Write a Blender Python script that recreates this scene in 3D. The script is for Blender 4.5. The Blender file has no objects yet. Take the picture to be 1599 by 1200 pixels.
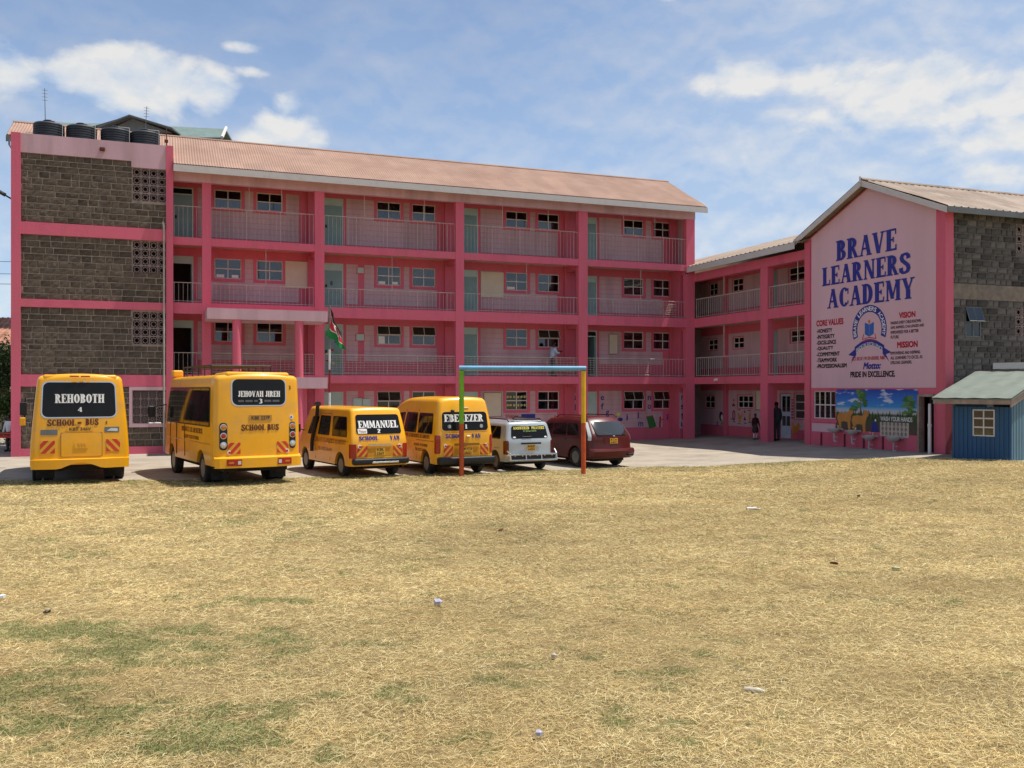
import bpy, bmesh, math, random
import numpy as np
from mathutils import Vector, Matrix
R = math.radians
random.seed(7)
scene = bpy.context.scene
col = scene.collection

# ---------------------------------------------------------------- camera
cam_d = bpy.data.cameras.new('camera')
cam = bpy.data.objects.new('camera', cam_d)
col.objects.link(cam)
cam.location = (0, 0, 2.45)
cam.rotation_euler = (R(90), 0, 0)
cam_d.sensor_width = 36
cam_d.lens = 36 * 1440 / 1599
cam_d.shift_y = 9 / 1599
cam_d.clip_start = 0.1
cam_d.clip_end = 6000
scene.camera = cam

# ---------------------------------------------------------------- light
PHI = R(20.8)                         # heading of the main facade
CU, SU = math.cos(PHI), math.sin(PHI)
def lw(u, v, z=0):                    # building frame -> world
    return Vector((8.73 + u * CU - v * SU, 44.1 + u * SU + v * CU, z))
sun_u, sun_f = 0.38, 0.07
SUN = Vector((sun_u * CU + sun_f * SU, sun_u * SU - sun_f * CU, 1)).normalized()
sd = bpy.data.lights.new('sun', 'SUN')
sd.energy = 4.7
sd.angle = R(0.53)
sd.color = (1.0, 0.95, 0.86)
so = bpy.data.objects.new('sun', sd)
col.objects.link(so)
so.rotation_euler = (-SUN).to_track_quat('-Z', 'Y').to_euler()
so.location = (20, 0, 60)

scene.view_settings.view_transform = 'Standard'
scene.view_settings.look = 'None'
scene.view_settings.gamma = 1
scene.view_settings.exposure = 0.28
scene.view_settings.use_curve_mapping = False
scene.cycles.max_bounces = 7
scene.cycles.diffuse_bounces = 4
scene.cycles.transparent_max_bounces = 12

world = bpy.data.worlds.new('World')
scene.world = world
world.use_nodes = True
wn = world.node_tree.nodes
wl = world.node_tree.links
wn.clear()
def wmath(op, a, b=None, c=None, clamp=False):
    n = wn.new('ShaderNodeMath'); n.operation = op; n.use_clamp = clamp
    for i, x in enumerate((a, b, c)):
        if x is None: continue
        if hasattr(x, 'is_output'): wl.new(x, n.inputs[i])
        else: n.inputs[i].default_value = x
    return n.outputs[0]
out = wn.new('ShaderNodeOutputWorld')
sky = wn.new('ShaderNodeTexSky')
sky.sky_type = 'NISHITA'
sky.sun_disc = False
sky.sun_elevation = math.asin(SUN.z)
sky.sun_rotation = math.atan2(SUN.x, SUN.y)
sky.air_density = 1.0
sky.dust_density = 1.0
sky.ozone_density = 2.0
sky.altitude = 1600
tc = wn.new('ShaderNodeTexCoord')
sx = wn.new('ShaderNodeSeparateXYZ')
wl.new(tc.outputs['Generated'], sx.inputs[0])
X_, Y_, Z_ = sx.outputs
az = wmath('ARCTAN2', X_, Y_)
hyp = wmath('SQRT', wmath('ADD', wmath('MULTIPLY', X_, X_), wmath('ADD', wmath('MULTIPLY', Y_, Y_), 1e-5)))
el = wmath('DIVIDE', Z_, hyp)
# banks of cloud: (azimuth, tan elevation, half width, half height, strength)
BANKS = [(-0.385, 0.308, .075, .040, 1.15), (-0.32, 0.305, .042, .034, .95), (-0.50, 0.300, .045, .030, 1.0), (-0.45, .305, .045, .026, .8),
         (-0.285, 0.356, .030, .009, .72), (-0.275, .332, .026, .009, .68),
         (-0.247, 0.262, .050, .038, 1.15), (-0.24, 0.296, .024, .022, .8),
         (0.250, 0.328, .060, .026, 1.0), (0.33, 0.322, .075, .028, 1.0), (0.41, 0.305, .080, .034, 1.05), (0.50, 0.285, .080, .038, 1.05), (0.60, .27, .08, .035, 1.0),
         (0.36, 0.272, .13, .026, .80), (0.50, .245, .09, .03, .9), (0.48, 0.205, .050, .018, 1.0), (0.56, 0.20, .05, .022, 1.0),
         (-0.56, 0.12, .06, .04, 1.0), (-0.53, 0.07, .05, .02, .7),
         (0.17, 0.42, .12, .014, .5), (0.02, 0.285, .09, .012, .35), (0.06, 0.245, .07, .01, .3), (0.15, 0.335, .03, .012, .3),
         (-0.8, 0.25, .14, .06, 1.0), (0.85, 0.3, .16, .06, 1.0), (1.3, 0.2, .2, .05, 1.0), (-1.4, 0.3, .2, .07, 1.0), (2.3, 0.35, .3, .08, 1.0), (-2.4, 0.3, .3, .09, 1.0)]
cv = wn.new('ShaderNodeCombineXYZ')
wl.new(az, cv.inputs[0]); wl.new(wmath('MULTIPLY', el, 1.5), cv.inputs[1])
field = None
for a0, e0, sa, se, st in BANKS:
    da = wmath('DIVIDE', wmath('SUBTRACT', az, a0), sa)
    de = wmath('DIVIDE', wmath('SUBTRACT', el, e0), se)
    d2 = wmath('ADD', wmath('MULTIPLY', da, da), wmath('MULTIPLY', de, de))
    g = wmath('MULTIPLY', wmath('EXPONENT', wmath('MULTIPLY', d2, -0.8)), st)
    field = g if field is None else wmath('MAXIMUM', field, g)
nz = wn.new('ShaderNodeTexNoise'); nz.inputs['Scale'].default_value = 13; nz.inputs['Detail'].default_value = 9
nz.inputs['Roughness'].default_value = .54; nz.inputs['Distortion'].default_value = .15
wl.new(cv.outputs[0], nz.inputs['Vector'])
nb = wn.new('ShaderNodeTexNoise'); nb.inputs['Scale'].default_value = 3.2; nb.inputs['Detail'].default_value = 6; nb.inputs['Distortion'].default_value = 1.2
wl.new(cv.outputs[0], nb.inputs['Vector'])
dens = wmath('ADD', field, wmath('MULTIPLY', wmath('SUBTRACT', nz.outputs['Fac'], .5), 1.3))
mr = wn.new('ShaderNodeMapRange'); mr.interpolation_type = 'SMOOTHSTEP'
mr.inputs['From Min'].default_value = .26; mr.inputs['From Max'].default_value = .86
wl.new(dens, mr.inputs['Value'])
# thin high veil, denser towards the horizon
cv2 = wn.new('ShaderNodeCombineXYZ')
wl.new(az, cv2.inputs[0]); wl.new(wmath('MULTIPLY', wmath('ADD', el, .014), 1.5), cv2.inputs[1])
nz2 = wn.new('ShaderNodeTexNoise'); nz2.inputs['Scale'].default_value = 13; nz2.inputs['Detail'].default_value = 5
nz2.inputs['Roughness'].default_value = .54; nz2.inputs['Distortion'].default_value = .15
wl.new(cv2.outputs[0], nz2.inputs['Vector'])
side = wn.new('ShaderNodeMapRange'); side.interpolation_type = 'SMOOTHSTEP'; side.inputs['From Min'].default_value = -.05; side.inputs['From Max'].default_value = .35; side.inputs['To Min'].default_value = 0; side.inputs['To Max'].default_value = .34
wl.new(wmath('SINE', az), side.inputs['Value'])
veil = wmath('MULTIPLY', wmath('SUBTRACT', nb.outputs['Fac'], .36), .45, clamp=True)
veil = wmath('ADD', veil, side.outputs[0], clamp=True)
lowh = wn.new('ShaderNodeMapRange'); lowh.inputs['From Min'].default_value = 0.0; lowh.inputs['From Max'].default_value = .42
lowh.inputs['To Min'].default_value = .62; lowh.inputs['To Max'].default_value = .14
wl.new(el, lowh.inputs['Value'])
veil = wmath('ADD', veil, lowh.outputs[0], clamp=True)
mask = wmath('MAXIMUM', wmath('MULTIPLY', mr.outputs[0], .93), veil, clamp=True)
shade = wn.new('ShaderNodeMapRange'); shade.inputs['From Min'].default_value = -.25; shade.inputs['From Max'].default_value = .62
wl.new(wmath('ADD', wmath('MULTIPLY', wmath('SUBTRACT', nz.outputs['Fac'], nz2.outputs['Fac']), 2.6), wmath('MULTIPLY', mr.outputs[0], .42)), shade.inputs['Value'])
cc = wn.new('ShaderNodeMix'); cc.data_type = 'RGBA'
cc.inputs[6].default_value = (.50, .63, .82, 1); cc.inputs[7].default_value = (.87, .86, .83, 1)
wl.new(shade.outputs[0], cc.inputs[0])
bg1 = wn.new('ShaderNodeBackground'); bg1.inputs['Strength'].default_value = .125
wl.new(sky.outputs[0], bg1.inputs['Color'])
bg2 = wn.new('ShaderNodeBackground'); bg2.inputs['Strength'].default_value = .80
wl.new(cc.outputs[2], bg2.inputs['Color'])
ms = wn.new('ShaderNodeMixShader')
wl.new(mask, ms.inputs[0]); wl.new(bg1.outputs[0], ms.inputs[1]); wl.new(bg2.outputs[0], ms.inputs[2])
wl.new(ms.outputs[0], out.inputs['Surface'])

# ---------------------------------------------------------------- materials
MATS = {}
def mat(name, rgb, rough=.7, metal=0., var=.12, scale=3., bump=0., bscale=30., spec=.4, streak=False, dirt=None, dscale=1.2, coat=0., attr=None, rand=0., cells=None):
    if name in MATS: return MATS[name]
    m = bpy.data.materials.new(name); m.use_nodes = True
    N, Lk = m.node_tree.nodes, m.node_tree.links
    b = N['Principled BSDF']
    b.inputs['Roughness'].default_value = rough
    b.inputs['Metallic'].default_value = metal
    b.inputs['Specular IOR Level'].default_value = spec
    if coat: b.inputs['Coat Weight'].default_value = coat; b.inputs['Coat Roughness'].default_value = .06
    t = N.new('ShaderNodeTexCoord')
    vec = t.outputs['Object']
    if streak:
        mp = N.new('ShaderNodeMapping'); mp.inputs['Scale'].default_value = (1, 1, .12)
        Lk.new(vec, mp.inputs[0]); svec = mp.outputs[0]
    else: svec = vec
    n1 = N.new('ShaderNodeTexNoise'); n1.inputs['Scale'].default_value = scale; n1.inputs['Detail'].default_value = 7; n1.inputs['Roughness'].default_value = .6
    Lk.new(svec, n1.inputs['Vector'])
    r = N.new('ShaderNodeMapRange'); r.inputs['From Min'].default_value = .3; r.inputs['From Max'].default_value = .7
    r.inputs['To Min'].default_value = 1 - var; r.inputs['To Max'].default_value = 1 + var
    Lk.new(n1.outputs['Fac'], r.inputs['Value'])
    v = r.outputs[0]
    if rand:
        oi = N.new('ShaderNodeObjectInfo')
        r2 = N.new('ShaderNodeMapRange'); r2.inputs['To Min'].default_value = 1 - rand; r2.inputs['To Max'].default_value = 1 + rand
        Lk.new(oi.outputs['Random'], r2.inputs['Value'])
        mm = N.new('ShaderNodeMath'); mm.operation = 'MULTIPLY'; Lk.new(v, mm.inputs[0]); Lk.new(r2.outputs[0], mm.inputs[1]); v = mm.outputs[0]
    if cells:                         # each laid sheet has aged a little differently
        sn = N.new('ShaderNodeVectorMath'); sn.operation = 'SNAP'; sn.inputs[1].default_value = cells[:3]; Lk.new(vec, sn.inputs[0])
        wno = N.new('ShaderNodeTexWhiteNoise'); Lk.new(sn.outputs[0], wno.inputs[0])
        r4 = N.new('ShaderNodeMapRange'); r4.inputs['To Min'].default_value = 1 - cells[3]; r4.inputs['To Max'].default_value = 1 + cells[3]; Lk.new(wno.outputs['Value'], r4.inputs['Value'])
        m4 = N.new('ShaderNodeMath'); m4.operation = 'MULTIPLY'; Lk.new(v, m4.inputs[0]); Lk.new(r4.outputs[0], m4.inputs[1]); v = m4.outputs[0]
    vm = N.new('ShaderNodeVectorMath'); vm.operation = 'SCALE'
    if attr:
        at = N.new('ShaderNodeAttribute'); at.attribute_name = attr; Lk.new(at.outputs['Color'], vm.inputs[0])
    else: vm.inputs[0].default_value = rgb
    Lk.new(v, vm.inputs['Scale'])
    c = vm.outputs[0]
    if dirt:
        n2 = N.new('ShaderNodeTexNoise'); n2.inputs['Scale'].default_value = dscale; n2.inputs['Detail'].default_value = 8; n2.inputs['Roughness'].default_value = .65
        Lk.new(svec, n2.inputs['Vector'])
        r3 = N.new('ShaderNodeMapRange'); r3.inputs['From Min'].default_value = .48; r3.inputs['From Max'].default_value = .72; r3.inputs['To Max'].default_value = dirt[3]
        Lk.new(n2.outputs['Fac'], r3.inputs['Value'])
        mx = N.new('ShaderNodeMix'); mx.data_type = 'RGBA'; mx.inputs[7].default_value = (*dirt[:3], 1)
        Lk.new(r3.outputs[0], mx.inputs[0]); Lk.new(c, mx.inputs[6]); c = mx.outputs[2]
    Lk.new(c, b.inputs['Base Color'])
    if bump:
        n3 = N.new('ShaderNodeTexNoise'); n3.inputs['Scale'].default_value = bscale; n3.inputs['Detail'].default_value = 6
        Lk.new(vec, n3.inputs['Vector'])
        bp = N.new('ShaderNodeBump'); bp.inputs['Strength'].default_value = bump; bp.inputs['Distance'].default_value = .02
        Lk.new(n3.outputs['Fac'], bp.inputs['Height']); Lk.new(bp.outputs[0], b.inputs['Normal'])
    MATS[name] = m
    return m
def glass_mat(name, tint, mixv, rough=.02):
    m = bpy.data.materials.new(name); m.use_nodes = True
    N, Lk = m.node_tree.nodes, m.node_tree.links
    N.remove(N['Principled BSDF'])
    g = N.new('ShaderNodeBsdfGlossy'); g.inputs['Roughness'].default_value = rough; g.inputs['Color'].default_value = (.9, .95, 1, 1)
    t = N.new('ShaderNodeBsdfTransparent'); t.inputs['Color'].default_value = (*tint, 1)
    f = N.new('ShaderNodeFresnel'); f.inputs['IOR'].default_value = 1.5
    a = N.new('ShaderNodeMath'); a.operation = 'ADD'; a.inputs[1].default_value = mixv; Lk.new(f.outputs[0], a.inputs[0])
    s = N.new('ShaderNodeMixShader'); Lk.new(a.outputs[0], s.inputs[0]); Lk.new(t.outputs[0], s.inputs[1]); Lk.new(g.outputs[0], s.inputs[2])
    Lk.new(s.outputs[0], N['Material Output'].inputs['Surface'])
    MATS[name] = m; return m

PINK = mat('pink_paint', (.65, .12, .185), .62, var=.17, scale=1.3, bump=.25, bscale=14, streak=True, dirt=(.38, .10, .10, .75), dscale=1.3)
LILAC = mat('lilac_paint', (.56, .36, .395), .7, var=.12, scale=1.1, bump=.15, bscale=18, streak=True, dirt=(.33, .20, .20, .6), dscale=1.2)
LILACG = mat('lilac_gable_paint', (.66, .42, .465), .7, var=.07, scale=.7, bump=.12, bscale=20, streak=True)
CREAM = mat('cream_ceiling_paint', (.50, .43, .34), .8, var=.08, scale=2)
FASCIA = mat('fascia_paint', (.58, .55, .52), .7, var=.1, scale=2, dirt=(.38, .33, .30, .5), dscale=2)
TEAL = mat('door_paint', (.21, .33, .33), .5, var=.1, scale=2)
TEALL = mat('door_light_paint', (.42, .55, .52), .5, var=.08, scale=2)
BOARD = mat('board_cream', (.62, .54, .42), .7, var=.05)
FRAME = mat('window_frame_paint', (.62, .58, .54), .5, var=.08)
RAIL = mat('railing_paint', (.46, .41, .35), .5, var=.15, scale=5, dirt=(.35, .2, .12, .5), dscale=4)
DARK = mat('dark_interior', (.03, .028, .03), .9, var=.2)
ROOMW = mat('room_wall', (.30, .22, .22), .9, var=.1)
FLOORC = mat('corridor_floor', (.26, .2, .17), .8, var=.15)
MORTAR = mat('mortar', (.34, .285, .225), .95, var=.3, scale=6, bump=.6, bscale=30, dirt=(.13, .11, .10, .65), dscale=1.1)
STONE = mat('quarry_stone', (.098, .078, .060), .95, var=.45, scale=7, bump=1., bscale=16, rand=.25, spec=.15)
MORTARG = mat('grey_mortar', (.15, .135, .12), .95, var=.3, scale=6, bump=.6, bscale=30, dirt=(.08, .075, .07, .7), dscale=1.5)
STONEG = mat('grey_stone', (.115, .105, .095), .95, var=.5, scale=5, bump=1., bscale=14, rand=.5, spec=.15, dirt=(.05, .045, .04, .6), dscale=2.2)
PLASTER = mat('rough_plaster', (.23, .185, .145), .95, var=.25, scale=5, bump=.6, bscale=30, dirt=(.10, .09, .08, .5))
BREEZE = mat('breeze_concrete', (.30, .23, .21), .9, var=.2, scale=8, bump=.3)
ROOF = mat('roof_tan', (.355, .222, .165), .65, var=.12, scale=1.1, dirt=(.27, .15, .105, .6), dscale=.5, spec=.25, cells=(.8, 2.05, 50, .07))
ROOFB = mat('roof_rusty', (.33, .25, .19), .6, var=.2, scale=1.6, dirt=(.20, .11, .07, .8), dscale=.8, spec=.3, cells=(.62, .62, 50, .16))
ROOFG = mat('roof_green', (.15, .21, .19), .6, var=.15, dirt=(.12, .16, .14, .5))
ROOFS = mat('roof_shed', (.165, .19, .16), .7, var=.12, dirt=(.22, .25, .22, .5), dscale=2)
ROOFGD = mat('roof_grey', (.14, .15, .15), .6, var=.15)
TILE = mat('clay_tile', (.36, .17, .11), .8, var=.3, scale=6, rand=.3)
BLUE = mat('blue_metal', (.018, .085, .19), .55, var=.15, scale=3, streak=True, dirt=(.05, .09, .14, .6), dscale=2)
BLUEL = mat('lit_blue_metal', (.10, .19, .24), .6, var=.15, scale=3, streak=True, dirt=(.06, .10, .13, .6), dscale=2)  # the shed's blue made lighter: brighter light on its side wall, painted in
TANK = mat('tank_plastic', (.024, .030, .040), .6, var=.2)
WHITE = mat('white_paint', (.72, .71, .69), .5, var=.05)
CERAM = mat('ceramic', (.46, .44, .42), .3, var=.08)
BLACK = mat('black_plastic', (.012, .012, .013), .45, var=.2)
RUBBER = mat('rubber', (.018, .017, .016), .85, var=.3, scale=8, dirt=(.10, .08, .06, .5), dscale=5)
CHROME = mat('chrome', (.6, .6, .6), .2, metal=1., var=.05)
STEEL = mat('steel_rim', (.19, .175, .155), .4, metal=.7, var=.15)
UNDER = mat('underbody', (.02, .018, .016), .9, var=.3)
BUSY = mat('bus_yellow', (.82, .38, .006), .38, var=.05, scale=1.5, coat=.35, bump=.05, bscale=3, dirt=(.56, .31, .08, .55), dscale=1.3)
VANY = mat('van_yellow', (.86, .40, .005), .35, var=.04, scale=1.5, coat=.45, dirt=(.58, .33, .09, .5), dscale=1.3)
SILVER = mat('silver_paint', (.42, .46, .48), .3, metal=.25, var=.04, coat=.5)
WINE = mat('wine_paint', (.085, .005, .004), .35, var=.08, coat=.15, dirt=(.13, .03, .02, .3))
TINT = mat('tinted_glass', (.009, .009, .009), .05, var=.0, spec=.22)
VGLASS = glass_mat('vehicle_glass', (.32, .32, .34), .02)
GLASS = glass_mat('window_glass', (.55, .57, .60), .03)
REDL = mat('red_lens', (.35, .012, .01), .15, var=.1, coat=.5)
ORNL = mat('amber_lens', (.55, .16, .02), .15, var=.1, coat=.5)
CLRL = mat('clear_lens', (.55, .56, .55), .12, var=.1, coat=.5)
REDP = mat('red_marker_paint', (.55, .04, .015), .5, var=.1)
PLATE = mat('plate_yellow', (.70, .36, .03), .5, var=.1)
NAVY = mat('navy_lettering', (.022, .03, .25), .6, var=.1)
BLKT = mat('black_lettering', (.02, .016, .02), .6, var=.1)
REDT = mat('red_lettering', (.42, .012, .03), .6, var=.1)
WHTT = mat('white_lettering', (.78, .77, .74), .5, var=.05)
BROWNT = mat('brown_lettering', (.12, .03, .01), .6, var=.1)
GOLDT = mat('gold_lettering', (.70, .62, .12), .5, var=.05)
GRNT = mat('green_paint', (.03, .16, .04), .5, var=.1)
LIME = mat('post_green', (.16, .42, .01), .45, var=.12, scale=4)
RUSTR = mat('post_red', (.50, .075, .012), .5, var=.18, scale=5, dirt=(.25, .05, .02, .4), dscale=3)
YELP = mat('post_yellow', (.72, .42, .01), .45, var=.12, scale=4)
SKYB = mat('post_blue', (.13, .34, .52), .45, var=.12, scale=4)
WOOD = mat('old_board', (.33, .25, .20), .8, var=.25, scale=4, dirt=(.16, .12, .1, .6), dscale=3)
CURTG = mat('curtain_grey', (.22, .23, .25), .9, var=.2)
CURT = mat('curtain_pink', (.40, .07, .10), .9, var=.15)
PAPER = mat('paper', (.75, .74, .70), .8, var=.05)
SKIN = mat('skin', (.075, .035, .022), .55, var=.08)
HAIR = mat('hair', (.01, .008, .007), .9, var=.2)

# ---------------------------------------------------------------- mesh helpers
class MB:
    def __init__(s): s.v = []; s.f = []; s.m = []
    def add(s, vs, fs, mi=0):
        b = len(s.v); s.v += [tuple(p) for p in vs]
        for f in fs: s.f.append([b + i for i in f]); s.m.append(mi)
        return s
    def box(s, x0, x1, y0, y1, z0, z1, mi=0):
        v = [(x, y, z) for z in (z0, z1) for y in (y0, y1) for x in (x0, x1)]
        return s.add(v, [(0, 2, 3, 1), (4, 5, 7, 6), (0, 1, 5, 4), (2, 6, 7, 3), (0, 4, 6, 2), (1, 3, 7, 5)], mi)
    def tube(s, p0, p1, r, n=8, mi=0, r1=None):
        p0, p1 = Vector(p0), Vector(p1); d = (p1 - p0)
        if d.length < 1e-6: return s
        q = d.to_track_quat('Z', 'Y').to_matrix(); r1 = r if r1 is None else r1
        vs = []
        for p, rr in ((p0, r), (p1, r1)):
            for i in range(n):
                a = 2 * math.pi * i / n
                vs.append(p + q @ Vector((math.cos(a) * rr, math.sin(a) * rr, 0)))
        fs = [(i, (i + 1) % n, n + (i + 1) % n, n + i) for i in range(n)] + [tuple(range(n))[::-1], tuple(range(n, 2 * n))]
        return s.add(vs, fs, mi)
    def path(s, pts, r, n=6, mi=0):
        for a, b in zip(pts[:-1], pts[1:]): s.tube(a, b, r, n, mi)
        return s
    def lathe(s, prof, o=(0, 0, 0), axis='Z', n=24, mi=0):
        o = Vector(o); vs = []
        for r, h in prof:
            for i in range(n):
                a = 2 * math.pi * i / n; c, d = math.cos(a) * r, math.sin(a) * r
                vs.append(o + (Vector((c, d, h)) if axis == 'Z' else Vector((h, c, d)) if axis == 'X' else Vector((d, h, c))))
        fs = []
        for j in range(len(prof) - 1):
            for i in range(n):
                fs.append((j * n + i, j * n + (i + 1) % n, (j + 1) * n + (i + 1) % n, (j + 1) * n + i))
        if prof[0][0] > 1e-4: fs.append(tuple(range(n))[::-1])
        if prof[-1][0] > 1e-4: fs.append(tuple(range((len(prof) - 1) * n, len(prof) * n)))
        return s.add(vs, fs, mi)
    def prism(s, poly, fa, fb, mi=0):       # poly of 2-D points, fa / fb map to the two faces
        n = len(poly)
        vs = [fa(*p) for p in poly] + [fb(*p) for p in poly]
        fs = [tuple(range(n)), tuple(range(n, 2 * n))[::-1]] + [(i, n + i, n + (i + 1) % n, (i + 1) % n) for i in range(n)]
        return s.add(vs, fs, mi)
    def mesh(s, name, mats, smooth=False):
        me = bpy.data.meshes.new(name)
        me.from_pydata([tuple(p) for p in s.v], [], s.f)
        for m in (mats if isinstance(mats, (list, tuple)) else [mats]): me.materials.append(m)
        me.polygons.foreach_set('material_index', s.m)
        bm = bmesh.new(); bm.from_mesh(me); bmesh.ops.recalc_face_normals(bm, faces=bm.faces); bm.to_mesh(me); bm.free()
        if smooth:
            me.polygons.foreach_set('use_smooth', [True] * len(me.polygons))
            if smooth != 'all': me.set_sharp_from_angle(angle=R(smooth if smooth is not True else 40))
        me.update()
        return me
    def obj(s, name, mats, parent=None, smooth=False, loc=None):
        o = bpy.data.objects.new(name, s.mesh(name, mats, smooth)); col.objects.link(o)
        if parent: o.parent = parent
        if loc: o.location = loc
        return o
def link(name, me, parent=None, loc=(0, 0, 0), rot=(0, 0, 0), scale=None):
    o = bpy.data.objects.new(name, me); col.objects.link(o)
    if parent: o.parent = parent
    o.location = loc; o.rotation_euler = rot
    if scale: o.scale = scale
    return o
def thing(name, label, cat, loc=(0, 0, 0), rz=0, group=None):
    o = bpy.data.objects.new(name, None); col.objects.link(o)
    o.location = loc; o.rotation_euler = (0, 0, rz); o.empty_display_size = .2
    o['label'] = label; o['category'] = cat
    if group: o['group'] = group
    return o
def tag(o, label, cat, group=None):
    o['label'] = label; o['category'] = cat
    if group: o['group'] = group
    return o
def bthing(name, label, cat, group=None):      # a thing whose parts are written in the building frame
    return thing(name, label, cat, lw(0, 0, 0), PHI, group)
def structure(o): o['kind'] = 'structure'; return o
def stuff(o): o['kind'] = 'stuff'; return o
def holed(a0, a1, z0, z1, holes):               # rectangles that tile a wall around its openings
    xs = sorted({a0, a1, *[min(max(h[i], a0), a1) for h in holes for i in (0, 1)]})
    out = []
    for xa, xb in zip(xs[:-1], xs[1:]):
        if xb - xa < 1e-4: continue
        hs = sorted((max(h[2], z0), min(h[3], z1)) for h in holes if h[0] < xb - 1e-4 and h[1] > xa + 1e-4 and h[2] < z1 and h[3] > z0)
        z = z0
        for ha, hb in hs:
            if ha > z + 1e-4: out.append((xa, xb, z, ha))
            z = max(z, hb)
        if z < z1 - 1e-4: out.append((xa, xb, z, z1))
    return out
def rbox(mb, c, s, r, mi=0, n=3):               # box with rounded edges
    def ax(L):
        h = L / 2; k = [h - r + r * t for t in [i / n for i in range(n + 1)]]
        return [-x for x in reversed(k)] + k
    rr = min(r, min(s) / 2 - 1e-4); r = rr
    A = [ax(L) for L in s]
    for d in range(3):
        e, f = (d + 1) % 3, (d + 2) % 3
        for sg in (-1, 1):
            vs = []
            for a in A[e]:
                for b in A[f]:
                    p = [0, 0, 0]; p[d] = sg * s[d] / 2; p[e] = a; p[f] = b
                    q = [max(-(s[i] / 2 - r), min(s[i] / 2 - r, p[i])) for i in range(3)]
                    dd = Vector(p) - Vector(q)
                    if dd.length > 1e-9: dd = dd * (max(abs(t) for t in dd) / dd.length)
                    vs.append(Vector(q) + dd + Vector(c))
            m = len(A[f]); fs = []
            for i in range(len(A[e]) - 1):
                for j in range(m - 1): fs.append((i * m + j, (i + 1) * m + j, (i + 1) * m + j + 1, i * m + j + 1))
            mb.add(vs, fs, mi)
    return mb

# ---------------------------------------------------------------- lettering
def bfont(text, bold=0.0, spacing=1.0):
    cu = bpy.data.curves.new('t', 'FONT'); cu.body = text; cu.resolution_u = 3; cu.space_character = spacing; cu.fill_mode = 'FRONT'
    o = bpy.data.objects.new('t', cu); col.objects.link(o)
    dg = bpy.context.evaluated_depsgraph_get()
    me = o.evaluated_get(dg).to_mesh()
    vs = [(v.co.x, v.co.y) for v in me.vertices]; fs = [tuple(p.vertices) for p in me.polygons]
    o.evaluated_get(dg).to_mesh_clear(); bpy.data.objects.remove(o); bpy.data.curves.remove(cu)
    lv = [0] * len(vs)
    if bold:                          # heavier strokes: the same letters laid beside themselves
        n = len(vs); base = list(vs); bf = list(fs)
        for k, (dx, dy) in enumerate(((bold, 0), (0, bold), (bold, bold))):
            vs += [(x + dx, y + dy) for x, y in base]; fs += [tuple(i + n * (k + 1) for i in f) for f in bf]; lv += [k + 1] * n
    return norm2(vs, fs, lv)
def norm2(vs, fs, lv):
    x0 = min(v[0] for v in vs); x1 = max(v[0] for v in vs); y0 = min(v[1] for v in vs); y1 = max(v[1] for v in vs)
    return [((x - x0) / (x1 - x0), (y - y0) / (y1 - y0)) for x, y in vs], fs, lv, (x1 - x0) / (y1 - y0)
T_, t_ = .25, .095
def ell(cx, cy, rx, ry, a0, a1, T=T_, t=t_, n=14):
    vs, fs = [], []
    for i in range(n + 1):
        a = R(a0 + (a1 - a0) * i / n)
        vs += [(cx + rx * math.cos(a), cy + ry * math.sin(a)), (cx + (rx - T) * math.cos(a), cy + (ry - t) * math.sin(a))]
        if i: fs.append((2 * i - 2, 2 * i, 2 * i + 1, 2 * i - 1))
    return vs, fs
def Rc(x0, x1, y0, y1): return [(x0, y0), (x1, y0), (x1, y1), (x0, y1)], [(0, 1, 2, 3)]
def Vb(x, y0=0, y1=1, w=T_, s0=1, s1=1):
    o = [Rc(x - w / 2, x + w / 2, y0, y1)]
    if s0: o.append(Rc(x - w / 2 - .07, x + w / 2 + .07, y0, y0 + .065))
    if s1: o.append(Rc(x - w / 2 - .07, x + w / 2 + .07, y1 - .065, y1))
    return o
def Dg(xa, ya, xb, yb, w): return [([(xa - w / 2, ya), (xa + w / 2, ya), (xb + w / 2, yb), (xb - w / 2, yb)], [(0, 1, 2, 3)])]
def Sf(x, y, w=.3): return [Rc(x - w / 2, x + w / 2, y, y + .065)]
def Hb(x0, x1, y, h=t_): return [Rc(x0, x1, y, y + h)]
def spine(pts, T=T_, t=t_):
    vs, fs = [], []
    n = len(pts)
    for i, p in enumerate(pts):
        a, b = pts[max(0, i - 1)], pts[min(n - 1, i + 1)]
        dx, dy = b[0] - a[0], b[1] - a[1]; l = math.hypot(dx, dy); dx /= l; dy /= l
        w = (t + (T - t) * abs(dy)) / 2
        vs += [(p[0] - dy * w, p[1] + dx * w), (p[0] + dy * w, p[1] - dx * w)]
        if i: fs.append((2 * i - 2, 2 * i, 2 * i + 1, 2 * i - 1))
    return [(vs, fs)]
Spts = [(.56, .72), (.54, .86), (.44, .95), (.31, .955), (.17, .90), (.13, .78), (.17, .66), (.30, .56), (.42, .47), (.53, .37), (.56, .24), (.50, .11), (.37, .045), (.22, .05), (.11, .14), (.09, .30)]
def end_arm(x, y0, y1): return [Rc(x - .055, x, y0, y1)]
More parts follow.
